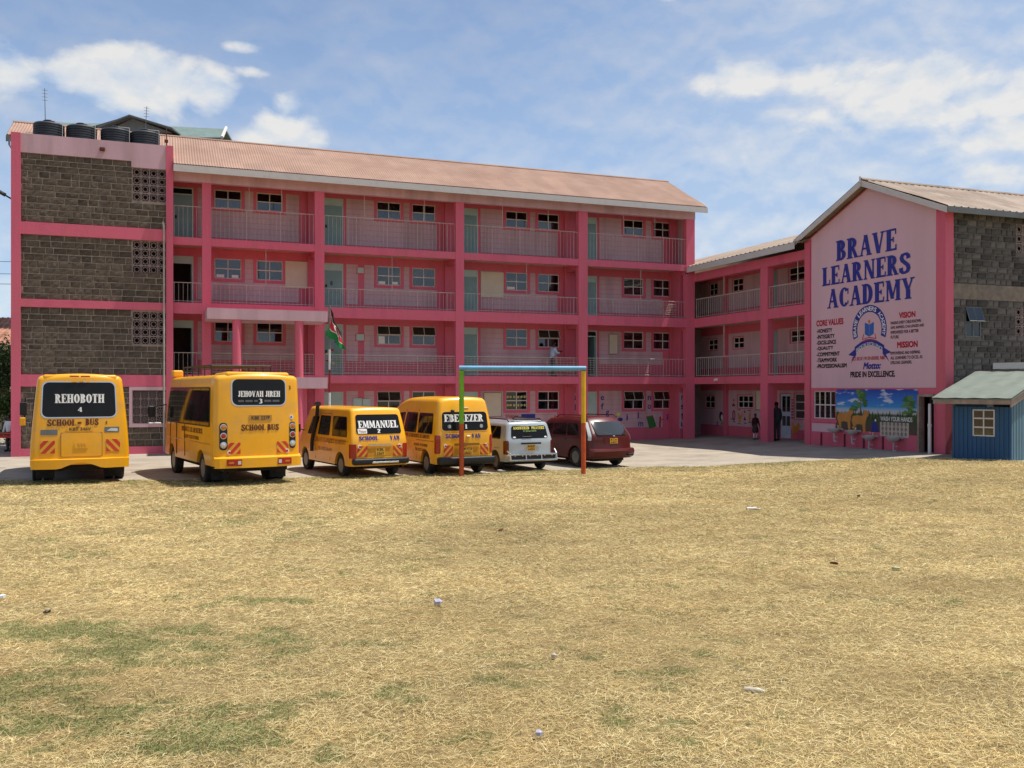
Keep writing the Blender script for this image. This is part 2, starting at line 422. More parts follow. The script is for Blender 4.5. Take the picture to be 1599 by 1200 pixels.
SL = {
 'A': (.78, Dg(.12, 0, .38, 1, .09) + Dg(.64, 0, .40, 1, .22) + Hb(.2, .56, .3) + Sf(.12, 0, .26) + Sf(.64, 0, .34)),
 'B': (.68, Vb(.18) + [ell(.30, .74, .30, .26, -90, 90), ell(.30, .27, .35, .27, -90, 90)] + Hb(.18, .34, .915) + Hb(.18, .34, .455) + Hb(.18, .34, 0)),
 'C': (.70, [ell(.38, .5, .35, .5, 42, 318)] + end_arm(.67, .64, .93) + end_arm(.67, .14, .3)),
 'D': (.74, Vb(.18) + [ell(.30, .5, .40, .5, -90, 90, n=18)] + Hb(.18, .32, .915) + Hb(.18, .32, 0)),
 'E': (.64, Vb(.18) + Hb(.2, .6, .915) + Hb(.2, .46, .46) + Hb(.2, .62, 0) + end_arm(.62, .74, 1) + end_arm(.64, 0, .26) + end_arm(.48, .38, .62)),
 'F': (.60, Vb(.18) + Hb(.2, .6, .915) + Hb(.2, .46, .46) + end_arm(.62, .74, 1) + end_arm(.48, .38, .62)),
 'G': (.74, [ell(.38, .5, .35, .5, 42, 318)] + Vb(.58, .1, .45, s0=0) + end_arm(.67, .66, .93)),
 'H': (.80, Vb(.18) + Vb(.62) + Hb(.2, .6, .46)),
 'I': (.36, Vb(.18)),
 'J': (.52, Vb(.34, .2, 1, s0=0) + [ell(.245, .25, .20, .25, 180, 360)]),
 'K': (.76, Vb(.18) + Dg(.25, .4, .62, 1, .1) + Dg(.64, 0, .36, .56, .2) + Sf(.64, 0, .28)),
 'L': (.60, Vb(.18) + Hb(.2, .58, 0) + end_arm(.6, 0, .3)),
 'M': (.96, Vb(.14, w=.09) + Vb(.80, w=.2) + Dg(.46, .1, .2, 1, .2) + Dg(.46, .1, .74, 1, .08)),
 'N': (.80, Vb(.14, w=.09, s1=1) + Vb(.66, w=.09) + Dg(.64, 0, .18, 1, .21)),
 'O': (.74, [ell(.37, .5, .36, .5, 0, 360, n=24)]),
 'P': (.66, Vb(.18) + [ell(.30, .71, .33, .29, -90, 90)] + Hb(.18, .32, .915) + Hb(.18, .32, .42)),
 'Q': (.74, [ell(.37, .5, .36, .5, 0, 360, n=24)] + Dg(.62, -.12, .38, .25, .14)),
 'R': (.74, Vb(.18) + [ell(.30, .73, .32, .27, -90, 90)] + Hb(.18, .32, .915) + Hb(.18, .32, .46) + Dg(.62, 0, .38, .48, .2) + Sf(.62, 0, .28)),
 'S': (.64, spine(Spts)),
 'T': (.68, Vb(.34, s1=0) + Hb(.04, .64, .915) + end_arm(.095, .72, 1) + end_arm(.64, .72, 1)),
 'U': (.78, Vb(.18, .28, 1, s0=0) + Vb(.63, .28, 1, w=.1, s0=0) + [ell(.38, .30, .305, .30, 180, 360, T=.15)]),
 'V': (.76, Dg(.38, 0, .14, 1, .22) + Dg(.40, 0, .64, 1, .09) + Sf(.14, .935, .32) + Sf(.64, .935, .26)),
 'W': (1.0, Dg(.30, 0, .14, 1, .2) + Dg(.32, 0, .5, 1, .08) + Dg(.68, 0, .50, 1, .2) + Dg(.70, 0, .88, 1, .08) + Sf(.14, .935, .28) + Sf(.88, .935, .24)),
 'Y': (.76, Vb(.38, 0, .45, s1=0) + Dg(.38, .4, .14, 1, .21) + Dg(.39, .4, .64, 1, .09) + Sf(.14, .935, .3) + Sf(.64, .935, .24)),
 'Z': (.64, Hb(.06, .58, .915) + Hb(.06, .6, 0) + Dg(.16, .02, .48, .98, .22) + end_arm(.11, .74, 1) + end_arm(.61, 0, .26)),
 '1': (.4, Vb(.2, s1=0) + Dg(.06, .76, .2, .98, .09)),
 '2': (.6, spine([(.12, .72), (.16, .88), (.3, .955), (.45, .90), (.52, .76), (.46, .58), (.3, .36), (.12, .10)]) + Hb(.06, .56, 0, .13)),
 '3': (.6, [ell(.26, .74, .27, .26, -90, 140), ell(.26, .27, .31, .27, -140, 90)]),
 '4': (.62, Vb(.44, w=.17, s1=0) + Hb(.04, .6, .24, .09) + Dg(.1, .28, .44, 1, .1)),
 ' ': (.3, []), '.': (.3, [Rc(.08, .22, 0, .14)]), '-': (.4, [Rc(.06, .34, .42, .54)])}
def slab(text, gap=.07):
    vs, fs, lv = [], [], []; x = 0; k = 0
    for ch in text:
        w, prims = SL.get(ch, SL[' '])
        for i, (pv, pf) in enumerate(prims):
            b = len(vs); vs += [(px + x, py) for px, py in pv]; fs += [tuple(b + j for j in f) for f in pf]; lv += [i] * len(pv)
        x += w + gap
    r = norm2(vs, fs, lv)
    return r
def heavy(g, s=.012):                 # a fatter brush
    vs, fs, lv, asp = g; n = len(vs); w = s * 5 / asp; k = max(lv) + 1
    return [(x + d, y) for d in (-w / 5, w / 5) for x, y in vs], fs + [tuple(i + n for i in f) for f in fs], lv + [l + k for l in lv], asp
def put_text(name, glyphs, rect, mp, m, parent, off=.004, shear=0.):
    vs, fs, lv, asp = glyphs; x0, x1, z0, z1 = rect
    mb = MB()
    mb.add([mp(x0 + (x1 - x0) * x + shear * y * (z1 - z0), z0 + (z1 - z0) * y, off + .0007 * l) for (x, y), l in zip(vs, lv)], fs)
    return mb.obj(name, m, parent)
def put_poly(mb, pts, mp, off, mi=0):
    mb.add([mp(a, b, off) for a, b in pts], [tuple(range(len(pts)))], mi)
def circ(cx, cy, rx, ry=None, n=16):
    ry = ry or rx
    return [(cx + rx * math.cos(2 * math.pi * i / n), cy + ry * math.sin(2 * math.pi * i / n)) for i in range(n)]
# ================================================================ GROUND
def sstep(a, b, x):
    t = np.clip((x - a) / (b - a), 0, 1); return t * t * (3 - 2 * t)
def zg(x, y): return .35 * sstep(5, 14, np.asarray(x, float)) * sstep(15, 26, np.asarray(y, float))
EDGE = [(-70, 24.4), (-20, 24.5), (-13.7, 24.6), (-9.4, 24.75), (-6.5, 25.3), (-3.6, 26.1), (0, 27.3), (4.05, 28.9), (7.5, 29.5), (10.2, 29.2), (13.3, 28.1), (15, 26.6), (17.5, 25.9), (24, 27.6), (70, 45)]
_ex = np.array([e[0] for e in EDGE]); _ey = np.array([e[1] for e in EDGE])
def yedge(x): return np.interp(x, _ex, _ey)
rng = np.random.default_rng(5)
_G = rng.random((64, 64))
def vnoise(x, y):
    xi = np.floor(x).astype(int); yi = np.floor(y).astype(int); fx = x - xi; fy = y - yi
    fx = fx * fx * (3 - 2 * fx); fy = fy * fy * (3 - 2 * fy)
    g = lambda a, b: _G[a % 64, b % 64]
    return (g(xi, yi) * (1 - fx) + g(xi + 1, yi) * fx) * (1 - fy) + (g(xi, yi + 1) * (1 - fx) + g(xi + 1, yi + 1) * fx) * fy
def fbm(x, y, o=4):
    s = 0; a = .5; n = 0
    for i in range(o): s = s + a * vnoise(x * 2 ** i + 11.3 * i, y * 2 ** i + 5.7 * i); n += a; a *= .55
    return s / n
GREEN = [(-4.6, 9.3, 1.8, .5, 1.15), (-3.0, 8.6, 1.3, .55, 1.1), (-2.4, 10.6, .8, .22, .9), (-4.3, 7.6, 1.2, .5, 1.), (-3.2, 6.9, 1.4, .4, 1.1), (-2.2, 6.4, 1.0, .45, .95),
         (-.7, 6.5, .7, .22, .9), (-1.1, 7.3, .6, .3, .5), (.1, 6.3, .4, .3, .5), (-4.8, 17.5, 2.5, 1.2, .4), (1.0, 6.6, .5, .2, .4), (2.3, 13, 1.4, .3, .3), (-6, 13.5, 1.8, .6, .3), (5.5, 17, 1.5, .5, .3), (1.6, 8.0, .3, .3, .5), (4.5, 10.5, .8, .3, .35), (-1.2, 12.8, 1.2, .3, .3)]
def greenness(x, y):
    g = np.zeros_like(x)
    for cx, cy, sx_, sy_, st in GREEN: g = np.maximum(g, st * np.exp(-((x - cx) / sx_) ** 2 - ((y - cy) / sy_) ** 2))
    e = yedge(x) - y
    g = np.maximum(g, .60 * np.exp(-(e / 1.7) ** 2))
    g = np.maximum(g, .30 * sstep(-2, -7, x) * np.exp(-((y - 7) / 3.5) ** 2))
    n = fbm(x * 1.1, y * 1.7, 5); n2 = fbm(x * 4.1 + 9, y * 6.3 + 2, 4)
    return np.clip((g + (n - .5) * 1.1 + (n2 - .5) * 2.4 - .44) * 2.4, 0, 1) * .78
def grid_sheet(name, xs, ys_of, m, zoff, rough=0., colfn=None):
    n = len(ys_of(xs[0])); X = np.repeat(np.array(xs)[:, None], n, 1); Y = np.array([ys_of(x) for x in xs])
    Z = zg(X, Y) + zoff + (rough * (fbm(X * 1.3, Y * 1.3) - .5) if rough else 0)
    v = np.stack([X, Y, Z], -1).reshape(-1, 3)
    i, j = np.meshgrid(np.arange(len(xs) - 1), np.arange(n - 1), indexing='ij'); a = (i * n + j).ravel()
    f = np.stack([a, a + n, a + n + 1, a + 1], -1)
    me = bpy.data.meshes.new(name); me.from_pydata(v.tolist(), [], f.tolist()); me.materials.append(m)
    me.polygons.foreach_set('use_smooth', [True] * len(me.polygons))
    if colfn is not None:
        c = colfn(X.ravel(), Y.ravel()); at = me.color_attributes.new('tone', 'FLOAT_COLOR', 'POINT'); at.data.foreach_set('color', c.astype(np.float32).ravel())
    return structure(link(name, me))
STRAW = np.array([.56, .41, .19]); GRN = np.array([.10, .17, .035]); DRY = np.array([.30, .19, .085])
def field_col(x, y):
    g = greenness(x, y)[:, None]; n = fbm(x * .35 + 3, y * .8, 4)[:, None]; n2 = fbm(x * 3, y * 5, 4)[:, None]
    base = STRAW * (.42 + .2 * n) * (1 - .35 * np.clip((n2 - .45) * 3, 0, 1)) 
    base = base * (1 - .6 * g) + np.array([.11, .125, .045]) * .6 * g
    return np.concatenate([base, np.ones((len(x), 1))], 1)
FIELD = mat('dry_field', (.3, .2, .1), .95, var=.3, scale=22, bump=1., bscale=60, spec=.1, attr='tone')
SOIL = mat('far_ground', (.24, .20, .14), .95, var=.2, scale=.4, spec=.1)
PAVE = mat('pavement_concrete', (.37, .32, .255), .85, var=.14, scale=.9, bump=.5, bscale=30, spec=.2, dirt=(.23, .19, .145, .85), dscale=.7)
mb = MB(); mb.box(-2500, 2500, -2500, 2500, -3, -.06); structure(mb.obj('ground', SOIL))
xs = np.concatenate([np.arange(-60, -16, 2.), np.arange(-16, 19, .2), np.arange(19, 61, 2.)])
ysf = lambda x: np.concatenate([np.linspace(-40, 2, 12), np.linspace(2.4, 12, 90), np.linspace(12.1, float(yedge(x)) + .25 * float(fbm(np.array([x * 1.9]), np.array([3.])) [0] - .4), 90)])
grid_sheet('field', xs, ysf, FIELD, .02, .045, field_col)
xs2 = np.concatenate([np.arange(-60, -18, 3.), np.arange(-18, 20, .5), np.arange(20, 61, 3.)])
grid_sheet('pavement', xs2, lambda x: np.linspace(float(yedge(x)) - .8, 90, 90), PAVE, .0)

# ================================================================ MAIN BLOCK
FL = [0.0, 3.05, 5.85, 8.40]             # floor levels
SB = [None, 2.72, 5.42, 8.10]            # slab edge undersides
COLS = [(-22.34, -22.0), (-17.97, -17.58), (-11.94, -11.57), (-6.1, -5.65), (-.46, 0)]
WIN = {0: [(-21.8, -20.74), (-20.13, -19.07)], 1: [(-15.06, -14.0), (-13.48, -12.42)], 2: [(-9.07, -8.0), (-7.48, -6.4)], 3: [(-3.0, -1.93), (-1.38, -.3)]}
WZ = [(1.52, 2.38), (4.43, 5.25), (7.02, 7.84), (9.92, 10.66)]
DOORS = [(-23.45, -22.62), (-17.42, -16.53), (-11.35, -10.43), (-5.36, -4.45)]
DT = [2.36, 5.26, 7.86, 10.64]
VB = 1.5                                 # back wall of the balconies
fm = lambda v0: (lambda a, z, off=0.: (a, v0 - off, z))
gmap = lambda u0: (lambda a, z, off=0.: (u0 - off, -a, z))

mainb = bthing('school_block', 'long four-storey pink school block with railed balconies and a tan corrugated roof', 'building')
# back wall with real openings, floor by floor
def flrange(k): return FL[k], (SB[k + 1] + .12 if k < 3 else 10.95)
wall = MB(); strips = MB()
for k in range(4):
    z0, z1 = flrange(k)
    holes = [(a, b, WZ[k][0], WZ[k][1]) for i in range(4) for a, b in WIN[i]]
    holes += [(a, b, FL[k] + .02, DT[k]) for a, b in DOORS]
    for a, b, c, d in holed(-28.7, -.02, z0, z1, holes): wall.box(a, b, VB, VB + .2, c, d)
    # painted stone courses standing proud of the pink wall
    ch = .225
    for i in range(4):
        a0 = DOORS[i][1] + .13; a1 = COLS[i + 1][0] - (.42 if i < 3 else .42)
        fr = [(a - .13, b + .13, WZ[k][0] - .13, WZ[k][1] + .30) for a, b in WIN[i]]
        if i == 1 and k < 3: fr.append((-16.02 + .13, -15.75 + .13, z0, z0 + 2.6))
        zz = z0 + (.62 if k < 2 else .28)
        top = WZ[k][1] + .02
        if i == 0 : a0 = -21.95 - .5
        while zz < top - .05:
            zt = min(zz + ch, top)
            for a, b, c, d in holed(a0, a1, zz + .006, zt - .006, fr): strips.box(a, b, VB - .012, VB - .001, c, d)
            zz += ch
    # narrow painted strip on the last bay beside the corner column
for k in (0,):
    for j in range(8): strips.box(.02 - .34 + .0, -.02 - .0, VB - .012, VB - .001, .62 + j * .225 + .006, .62 + (j + 1) * .225 - .006)
wall.obj('back_wall', PINK, mainb)
strips.obj('painted_stone_courses', LILAC, mainb)['kind'] = 'stuff'
# rooms behind
rm = MB()
rm.box(-28.7, -.05, 6.4, 6.6, 0, 11)
for a, b in COLS[1:4]: rm.box(a, b, VB + .22, 6.38, 0, 11)
rm.obj('room_walls', ROOMW, mainb)
gb = MB(); gb.box(-.22, 0.0, VB + .0, 6.6, 0, 11.0); 
gb.prism([(.0, 11.0), (6.6, 11.0), (3.0, 12.85)], lambda a, z: (-.22, a, z), lambda a, z: (0.0, a, z)); gb.obj('gable_end_wall', PINK, mainb)
# floor slabs: beam at the edge, cream ceiling, floor finish
for k in (1, 2, 3):
    b = MB(); b.box(-23.4, 0.003, 0.0, .22, SB[k], FL[k]); b.obj('slab_edge_beam', PINK, mainb)
    s = MB(); s.box(-23.4, -.02, .22, 6.38, SB[k] + .12, FL[k] - .02); s.obj('ceiling_slab', CREAM, mainb)
    s = MB(); s.box(-23.4, -.02, .22, VB, FL[k] - .018, FL[k] - .003); s.obj('balcony_floor', FLOORC, mainb)
b = MB(); b.box(-23.4, -.03, .02, VB + .02, 10.96, 11.0); b.box(-23.4, -.03, VB + .2, 6.4, 10.96, 11.0); b.obj('top_ceiling', CREAM, mainb)
b = MB(); b.box(-23.4, 0.02, -.03, .22, 10.58, 11.0); b.obj('top_beam', LILAC, mainb)
def column(a, b, z0, z1, v0=-.02, v1=.30, m=PINK, par=mainb):
    c = MB(); c.box(a, b, v0, v1, z0, z1); return c.obj('column', m, par)
for a, b in COLS:
    column(a, b, 0, 10.58)
for a, b in COLS[1:]:                      # pilaster on the back wall beside each column
    for k in range(4):
        z0, z1 = flrange(k); c = MB(); c.box(a - .08, b - .02, VB - .16, VB - .002, z0, z1 - .003); c.obj('pilaster', PINK, mainb)
        if k < 3:
            c = MB(); c.box(a, b, .302, VB - .165, z1 - .28, z1 + .0); c.obj('cross_beam', PINK, mainb)
for k in range(3, 4):
    c = MB(); c.box(-.12, 0.0, .3, VB - .17, FL[k], 10.95); c.obj('balcony_end_wall', LILAC, mainb)

# windows: one of each kind, then copies
def window_mesh(w, h, nx=2, ny=2, bar=.035):
    f = MB()
    for x in (0, w - bar): f.box(x, x + bar, -.02, .03, 0, h)
    for z in (0, h - bar): f.box(bar, w - bar, -.02, .03, z, z + bar)
    for i in range(1, nx): x = w * i / nx; f.box(x - bar / 2, x + bar / 2, -.018, .028, bar, h - bar)
    zz = [h * .5] if ny == 2 else [h * j / ny for j in range(1, ny)]
    for z in zz: f.box(bar, w - bar, -.022, .032, z - bar * .6, z + bar * .6)
    return f.mesh('window', FRAME)
def pane_mesh(w, h):
    p = MB(); p.box(0, w, 0, .006, 0, h); return p.mesh('pane', GLASS)
_wm = {}
def put_window(parent, M4, w, h, nx=2, ny=2, open_top=False, bars=False, name='window'):
    key = (round(w, 2), round(h, 2), nx, ny, open_top)
    if key not in _wm:
        if open_top:
            f = MB(); bar = .035; hh = h * .5
            for x in (0, w - bar): f.box(x, x + bar, -.02, .03, 0, h)
            for z in (0, h - bar, hh - bar / 2): f.box(bar, w - bar, -.02, .03, z, z + bar)
            f.box(w / 2 - .018, w / 2 + .018, -.018, .028, bar, hh - bar / 2)
            dy = .16; 
            for x in (.0, w / 2 - .015, w - .03): f.tube((x + .015, -.03, h - .02), (x + .015, -.03 - dy, hh + .02), .016, 4)
            f.tube((0, -.03 - dy, hh + .02), (w, -.03 - dy, hh + .02), .016, 4); f.tube((0, -.03, h - .02), (w, -.03, h - .02), .016, 4)
            fm_ = f.mesh('window', FRAME)
            p2 = MB(); a = .02; p2.add([(a, -.035, h - .03), (w - a, -.035, h - .03), (w - a, -.03 - dy, hh + .03), (a, -.03 - dy, hh + .03), (a, -.029, h - .03), (w - a, -.029, h - .03), (w - a, -.024 - dy, hh + .03), (a, -.024 - dy, hh + .03)], [(0, 1, 2, 3), (7, 6, 5, 4), (0, 4, 5, 1), (1, 5, 6, 2), (2, 6, 7, 3), (3, 7, 4, 0)])
            _wm[key] = (fm_, pane_mesh(w / 2 - .03, h / 2 - .03), p2.mesh('pane', GLASS))
        else: _wm[key] = (window_mesh(w, h, nx, ny), pane_mesh(w / nx - .03, h / ny - .03), None)
    fm_, pm, top = _wm[key]
    o = bpy.data.objects.new(name, fm_); col.objects.link(o); o.parent = parent; o.matrix_local = M4
    rows = 1 if open_top else ny
    for i in range(nx):
        for j in range(rows): link('pane', pm, o, (i * w / nx + .015, .004, j * h / ny + .015))
    if top: link('pane', top, o)
    if bars:
        kb = ('bars', key)
        if kb not in _wm:
            g = MB()
            for i in range(1, 8): g.box(w * i / 8 - .006, w * i / 8 + .006, .10, .112, 0, h)
            for j in range(1, 6): g.box(0, w, .113, .123, h * j / 6 - .005, h * j / 6 + .005)
            _wm[kb] = g.mesh('burglar_bars', DARK)
        link('burglar_bars', _wm[kb], o)
    return o
def wframe(parent, a, b, z0, z1, v, e=.12, d=.02):   # pink surround, proud of the wall
    f = MB()
    for r in holed(a - e, b + e, z0 - e, z1 + e, [(a, b, z0, z1)]): f.box(r[0], r[1], v - d, v - .0005, r[2], r[3])
    return f.obj('window_surround', PINK, parent)
for k in range(4):
    for i in range(4):
        for j, (a, b) in enumerate(WIN[i]):
            op = (k == 1 and i == 1) or (k == 1 and i == 2 and j == 1) or (k == 0 and (i, j) in ((1, 0), (3, 0), (3, 1)))
            wframe(mainb, a, b, *WZ[k], VB)
            wo = put_window(mainb, Matrix.Translation((a, VB + .06, WZ[k][0])), b - a, WZ[k][1] - WZ[k][0], open_top=op, bars=k < 2)
            if (k == 2 and ((i, j) in ((0, 0), (1, 0), (2, 0)))):
                for px in ((.08, .38), (.68, .95)) if i < 2 else ((.08, .45),):
                    p = MB(); p.box(px[0], px[1], -.004, .001, .05, .17); p.obj('paper_notice', PAPER, wo)
            if k in (2, 3) and (i * 2 + j + k) % 3 != 1:
                cm = MB(); w_ = b - a; hc = (.40, .62, .34)[(i + j + k) % 3]; q0, q1 = (0, 18) if (i + j) % 2 else (2, 12)
                for q in range(q0, q1):
                    x0, x1 = w_ * q / 18, w_ * (q + 1) / 18; y0, y1 = (.16, .19)[q % 2], (.19, .16)[q % 2]
                    cm.add([(x0, y0, 0), (x1, y1, 0), (x1, y1, hc), (x0, y0, hc)], [(0, 1, 2, 3)])
                cm.obj('curtain', CURTG, wo)
            if k == 1 and i == 3:
                cm = MB(); n = 22; w_ = b - a
                for q in range(n):
                    x0, x1 = w_ * q / n, w_ * (q + 1) / n; y0, y1 = (.20, .23)[q % 2], (.23, .20)[q % 2]
                    cm.add([(x0, y0, 0), (x1, y1, 0), (x1, y1, .82), (x0, y0, .82)], [(0, 1, 2, 3)])
                cm.obj('curtain', CURT, wo)
            if k == 0 and (i, j) == (2, 0):
                d = MB(); fl_ = lambda s, t, o: (s, -.004 - o, t)
                put_poly(d, circ(0, 0, .055, n=10), fl_, .001); put_poly(d, circ(0, 0, .02, n=8), fl_, .003, 1)
                fme = d.mesh('paper_flower', [mat('paper_yellow', (.62, .55, .22), .8), BLKT])
                for x in (.1, .24, .42, .62, .78, .94):
                    for z in (.22, .60): link('paper_flower', fme, wo, (x + .01, 0, z))
            if k == 1 and (i, j) == (1, 0):
                p = MB(); p.box(.08, .36, -.004, .001, .04, .36); p.obj('poster', PAPER, wo)
# doors
def door(parent, a, b, z0, zt, v, leaf=TEAL, top=TEALL, opened=False, glazed=False, sub=None):
    h = zt - z0; hl = min(2.0, h - .3); d = MB()
    fr = MB(); fr.box(a, a + .05, v - .01, v + .08, z0, zt); fr.box(b - .05, b, v - .01, v + .08, z0, zt); fr.box(a + .05, b - .05, v - .01, v + .08, zt - .05, zt); fr.box(a + .05, b - .05, v - .01, v + .08, z0 + hl, z0 + hl + .05)
    o = fr.obj('door_frame', top, parent)
    if not opened:
        d.box(a + .05, b - .05, v + .02, v + .06, z0 + .01, z0 + hl)
        n = 9
        for i in range(n):
            x0 = a + .07 + (b - a - .14) * i / n; x1 = a + .07 + (b - a - .14) * (i + 1) / n
            d.box(x0 + .006, x1 - .006, v + .008, v + .02, z0 + .05, z0 + hl * .47); d.box(x0 + .006, x1 - .006, v + .008, v + .02, z0 + hl * .53, z0 + hl - .05)
        dl = d.obj('door', leaf, parent)
        h_ = MB(); h_.box(a + .12, a + .20, v - .02, v + .007, z0 + .95, z0 + 1.08); h_.obj('lock', BLACK, dl)
    else:
        d.box(b - .09, b - .05, v + .085, v + .8, z0 + .01, z0 + hl); d.obj('door', leaf, parent)
    t = MB(); t.box(a + .05, b - .05, v + .02, v + .05, z0 + hl + .05, zt - .05); t.obj('transom', top if not glazed else TINT, parent)
for k in range(4):
    for i, (a, b) in enumerate(DOORS):
        op = (i == 0 and k in (1, 2)) or (i == 3 and k == 1)
        door(mainb, a, b, FL[k] + .02, DT[k], VB, leaf=(TEALL if k == 0 and i in (1, 3) else TEAL), opened=op, glazed=(i == 0 and k == 3) or (i == 3 and k == 1))
# coloured paper shapes on the nursery door
pc = [('paper_red', (.5, .03, .04)), ('paper_yellow', (.62, .55, .12)), ('paper_green', (.12, .4, .1)), ('paper_blue', (.05, .12, .4))]
m3 = fm(VB + .006)
for i, (a, z, r) in enumerate([(-17.0, 4.15, .09), (-17.2, 4.0, .08), (-16.8, 4.05, .1), (-17.05, 3.85, .06), (-17.2, 3.7, .09), (-16.95, 3.6, .08), (-16.75, 3.66, .1), (-16.85, 4.5, .07), (-17.15, 4.75, .06), (-16.8, 4.85, .05)]):
    d = MB(); put_poly(d, circ(a, z, r, r * .6, n=7), m3, .004); d.obj('door_decoration', mat(*pc[i % 4]), mainb)

# railings: one object per bay and floor
RT = {1: 3.90, 2: 6.64, 3: 9.63}
bays = [(-23.4, COLS[0][0]), (COLS[0][1], COLS[1][0]), (COLS[1][1], COLS[2][0]), (COLS[2][1], COLS[3][0]), (COLS[3][1], COLS[4][0])]
RODS = {(3, 1): (389.5, 439.5)}
rodu = {(3, 1): (-20.55, -19.28), (3, 2): (-15.9, -13.3), (3, 3): (-9.75, -7.55), (3, 4): (-3.75, -2.1), (2, 1): (-19.9,), (2, 2): (-14.72,), (2, 3): (-8.6,), (2, 4): (-2.85,)}
for k in (1, 2, 3):
    for bi, (a, b) in enumerate(bays):
        r = MB(); zt = RT[k]; zb = FL[k] + .01
        r.tube((a, .1, zt), (b, .1, zt), .015, 6)
        if k < 3: r.tube((a, .1, zb + .06), (b, .1, zb + .06), .012, 5)
        n = max(2, round((b - a) / .165))
        for q in range(n + 1):
            x = a + .03 + (b - a - .06) * q / n; r.tube((x, .1, zb), (x, .1, zt), .0062 if q % 8 else .012, 5)
        if k == 1 and bi > 0:
            bb = b if bi < 4 else a + (b - a) * .62
            for q in range(1, 8): r.tube((a, .085, zb + (zt - zb) * q / 8), (bb, .085, zb + (zt - zb) * q / 8 + random.uniform(-.01, .01)), .0075, 4)
        if k == 2 and bi == 4:
            for q in range(1, 8): r.tube((-2.0, .085, zb + .08 * q + .1), (-.9, .085, zb + .08 * q + .1 + random.uniform(-.03, .03)), .0075, 4)
        for x in rodu.get((k, bi), ()): r.tube((x, .1, zt), (x, .1, 10.58 if k == 3 else SB[k + 1]), .012, 6)
        if k == 2 and bi in rodu: pass
        r.obj('railing', RAIL, mainb)
# ceiling strip lamps
for k in (0, 1, 2):
    for x in (-19.9, -14.6, -8.8, -3.0):
        r = MB(); r.box(x - .6, x + .6, .5, .58, SB[k + 1] + .05, SB[k + 1] + .118); r.obj('strip_lamp', WHITE if k == 0 else CREAM, mainb)

# corrugated roofs
def corrugated(name, o, U, S, L, W, m, parent, pitch=.1, amp=.014, th=.03, rows=6, kind='sine'):
    o, U, S = Vector(o), Vector(U).normalized(), Vector(S).normalized(); Nn = U.cross(S).normalized()
    if Nn.z < 0: Nn = -Nn
    n = int(L / pitch) * 4; vs = []
    for j in range(rows + 1):
        for i in range(n + 1):
            ph = i / 4.
            h = amp * math.sin(ph * 2 * math.pi) if kind == 'sine' else (amp if (i % 4) < 1 else 0)
            sag = .012 * math.sin(j * 1.7 + i * .013) 
            vs.append(o + U * (L * i / n) + S * (W * j / rows) + Nn * (h + sag * (0 < j < rows)))
    fs = [(j * (n + 1) + i, j * (n + 1) + i + 1, (j + 1) * (n + 1) + i + 1, (j + 1) * (n + 1) + i) for j in range(rows) for i in range(n)]
    mb = MB(); mb.add(vs, fs)
    d = -Nn * th
    mb.add([o + d, o + d + U * L, o + d + U * L + S * W, o + d + S * W, o + d * 2, o + d * 2 + U * L, o + d * 2 + U * L + S * W, o + d * 2 + S * W], [(0, 3, 2, 1), (4, 5, 6, 7), (0, 1, 5, 4), (1, 2, 6, 5), (2, 3, 7, 6), (3, 0, 4, 7)])
    ob = mb.obj(name, m, parent); ob.data.polygons.foreach_set('use_smooth', [False] * len(ob.data.polygons)); return ob
sl = Vector((0, 3.65, 1.95))
corrugated('roof_sheet', (-23.40, -.65, 11.10), (1, 0, 0), sl, 23.7, sl.length, ROOF, mainb, pitch=.10, amp=.011)
slb = Vector((0, 1.75, .935))
corrugated('roof_sheet', (-29.3, 1.25, 12.115), (1, 0, 0), slb, 5.898, slb.length, ROOF, mainb, pitch=.10, amp=.011, rows=3)
sl2 = Vector((0, -3.65, 1.95))
corrugated('roof_sheet', (-29.3, 6.65, 11.10), (1, 0, 0), sl2, 29.6, sl2.length, ROOF, mainb, pitch=.3, amp=.02, rows=2)
r = MB(); r.tube((-29.32, 3.0, 13.05), (.32, 3.0, 13.05), .06, 6); r.obj('ridge_cap', ROOF, mainb)
r = MB(); r.box(-23.40, .30, -.68, -.645, 10.80, 11.06); r.obj('fascia', FASCIA, mainb)
r = MB(); r.box(-29.3, -28.97, 1.2, 1.245, 11.85, 12.06); r.obj('fascia', ROOFGD, mainb)
r = MB(); r.box(-23.40, .28, -.64, -.05, 10.98, 11.0); r.obj('soffit', FASCIA, mainb)
r = MB(); r.prism([(-.64, 10.84), (-.64, 11.07), (3.0, 13.01), (3.0, 12.78)], lambda a, z: (.285, a, z), lambda a, z: (.315, a, z)); r.prism([(3.003, 12.78), (3.003, 13.01), (6.6, 11.07), (6.6, 10.84)], lambda a, z: (.285, a, z), lambda a, z: (.315, a, z)); r.obj('barge_board', FASCIA, mainb)
r = MB(); r.prism([(1.25, 11.84), (1.25, 12.07), (3.0, 13.01), (6.6, 11.07), (6.6, 10.84), (3.0, 12.78)], lambda a, z: (-29.33, a, z), lambda a, z: (-29.30, a, z)); r.obj('barge_board', ROOFGD, mainb)
r = MB(); r.tube((-29.2, 1.15, 11.9), (-29.2, 1.15, 11.7), .035, 8); r.tube((-29.2, 1.15, 11.7), (-29.08, 1.15, 11.5), .03, 8); r.tube((-29.08, 1.15, 11.5), (-29.08, 1.15, 10.2), .03, 8); r.obj('downpipe', ROOFGD, mainb)
r = MB(); r.box(-29.0, -28.7, .35, 6.6, 0, 10.98); r.box(-28.7, -23.45, 1.25, 6.6, 0, 10.98); r.box(-28.95, -23.45, 1.3, 6.2, 10.98, 12.0); r.obj('stairwell_wall', PINK, mainb)

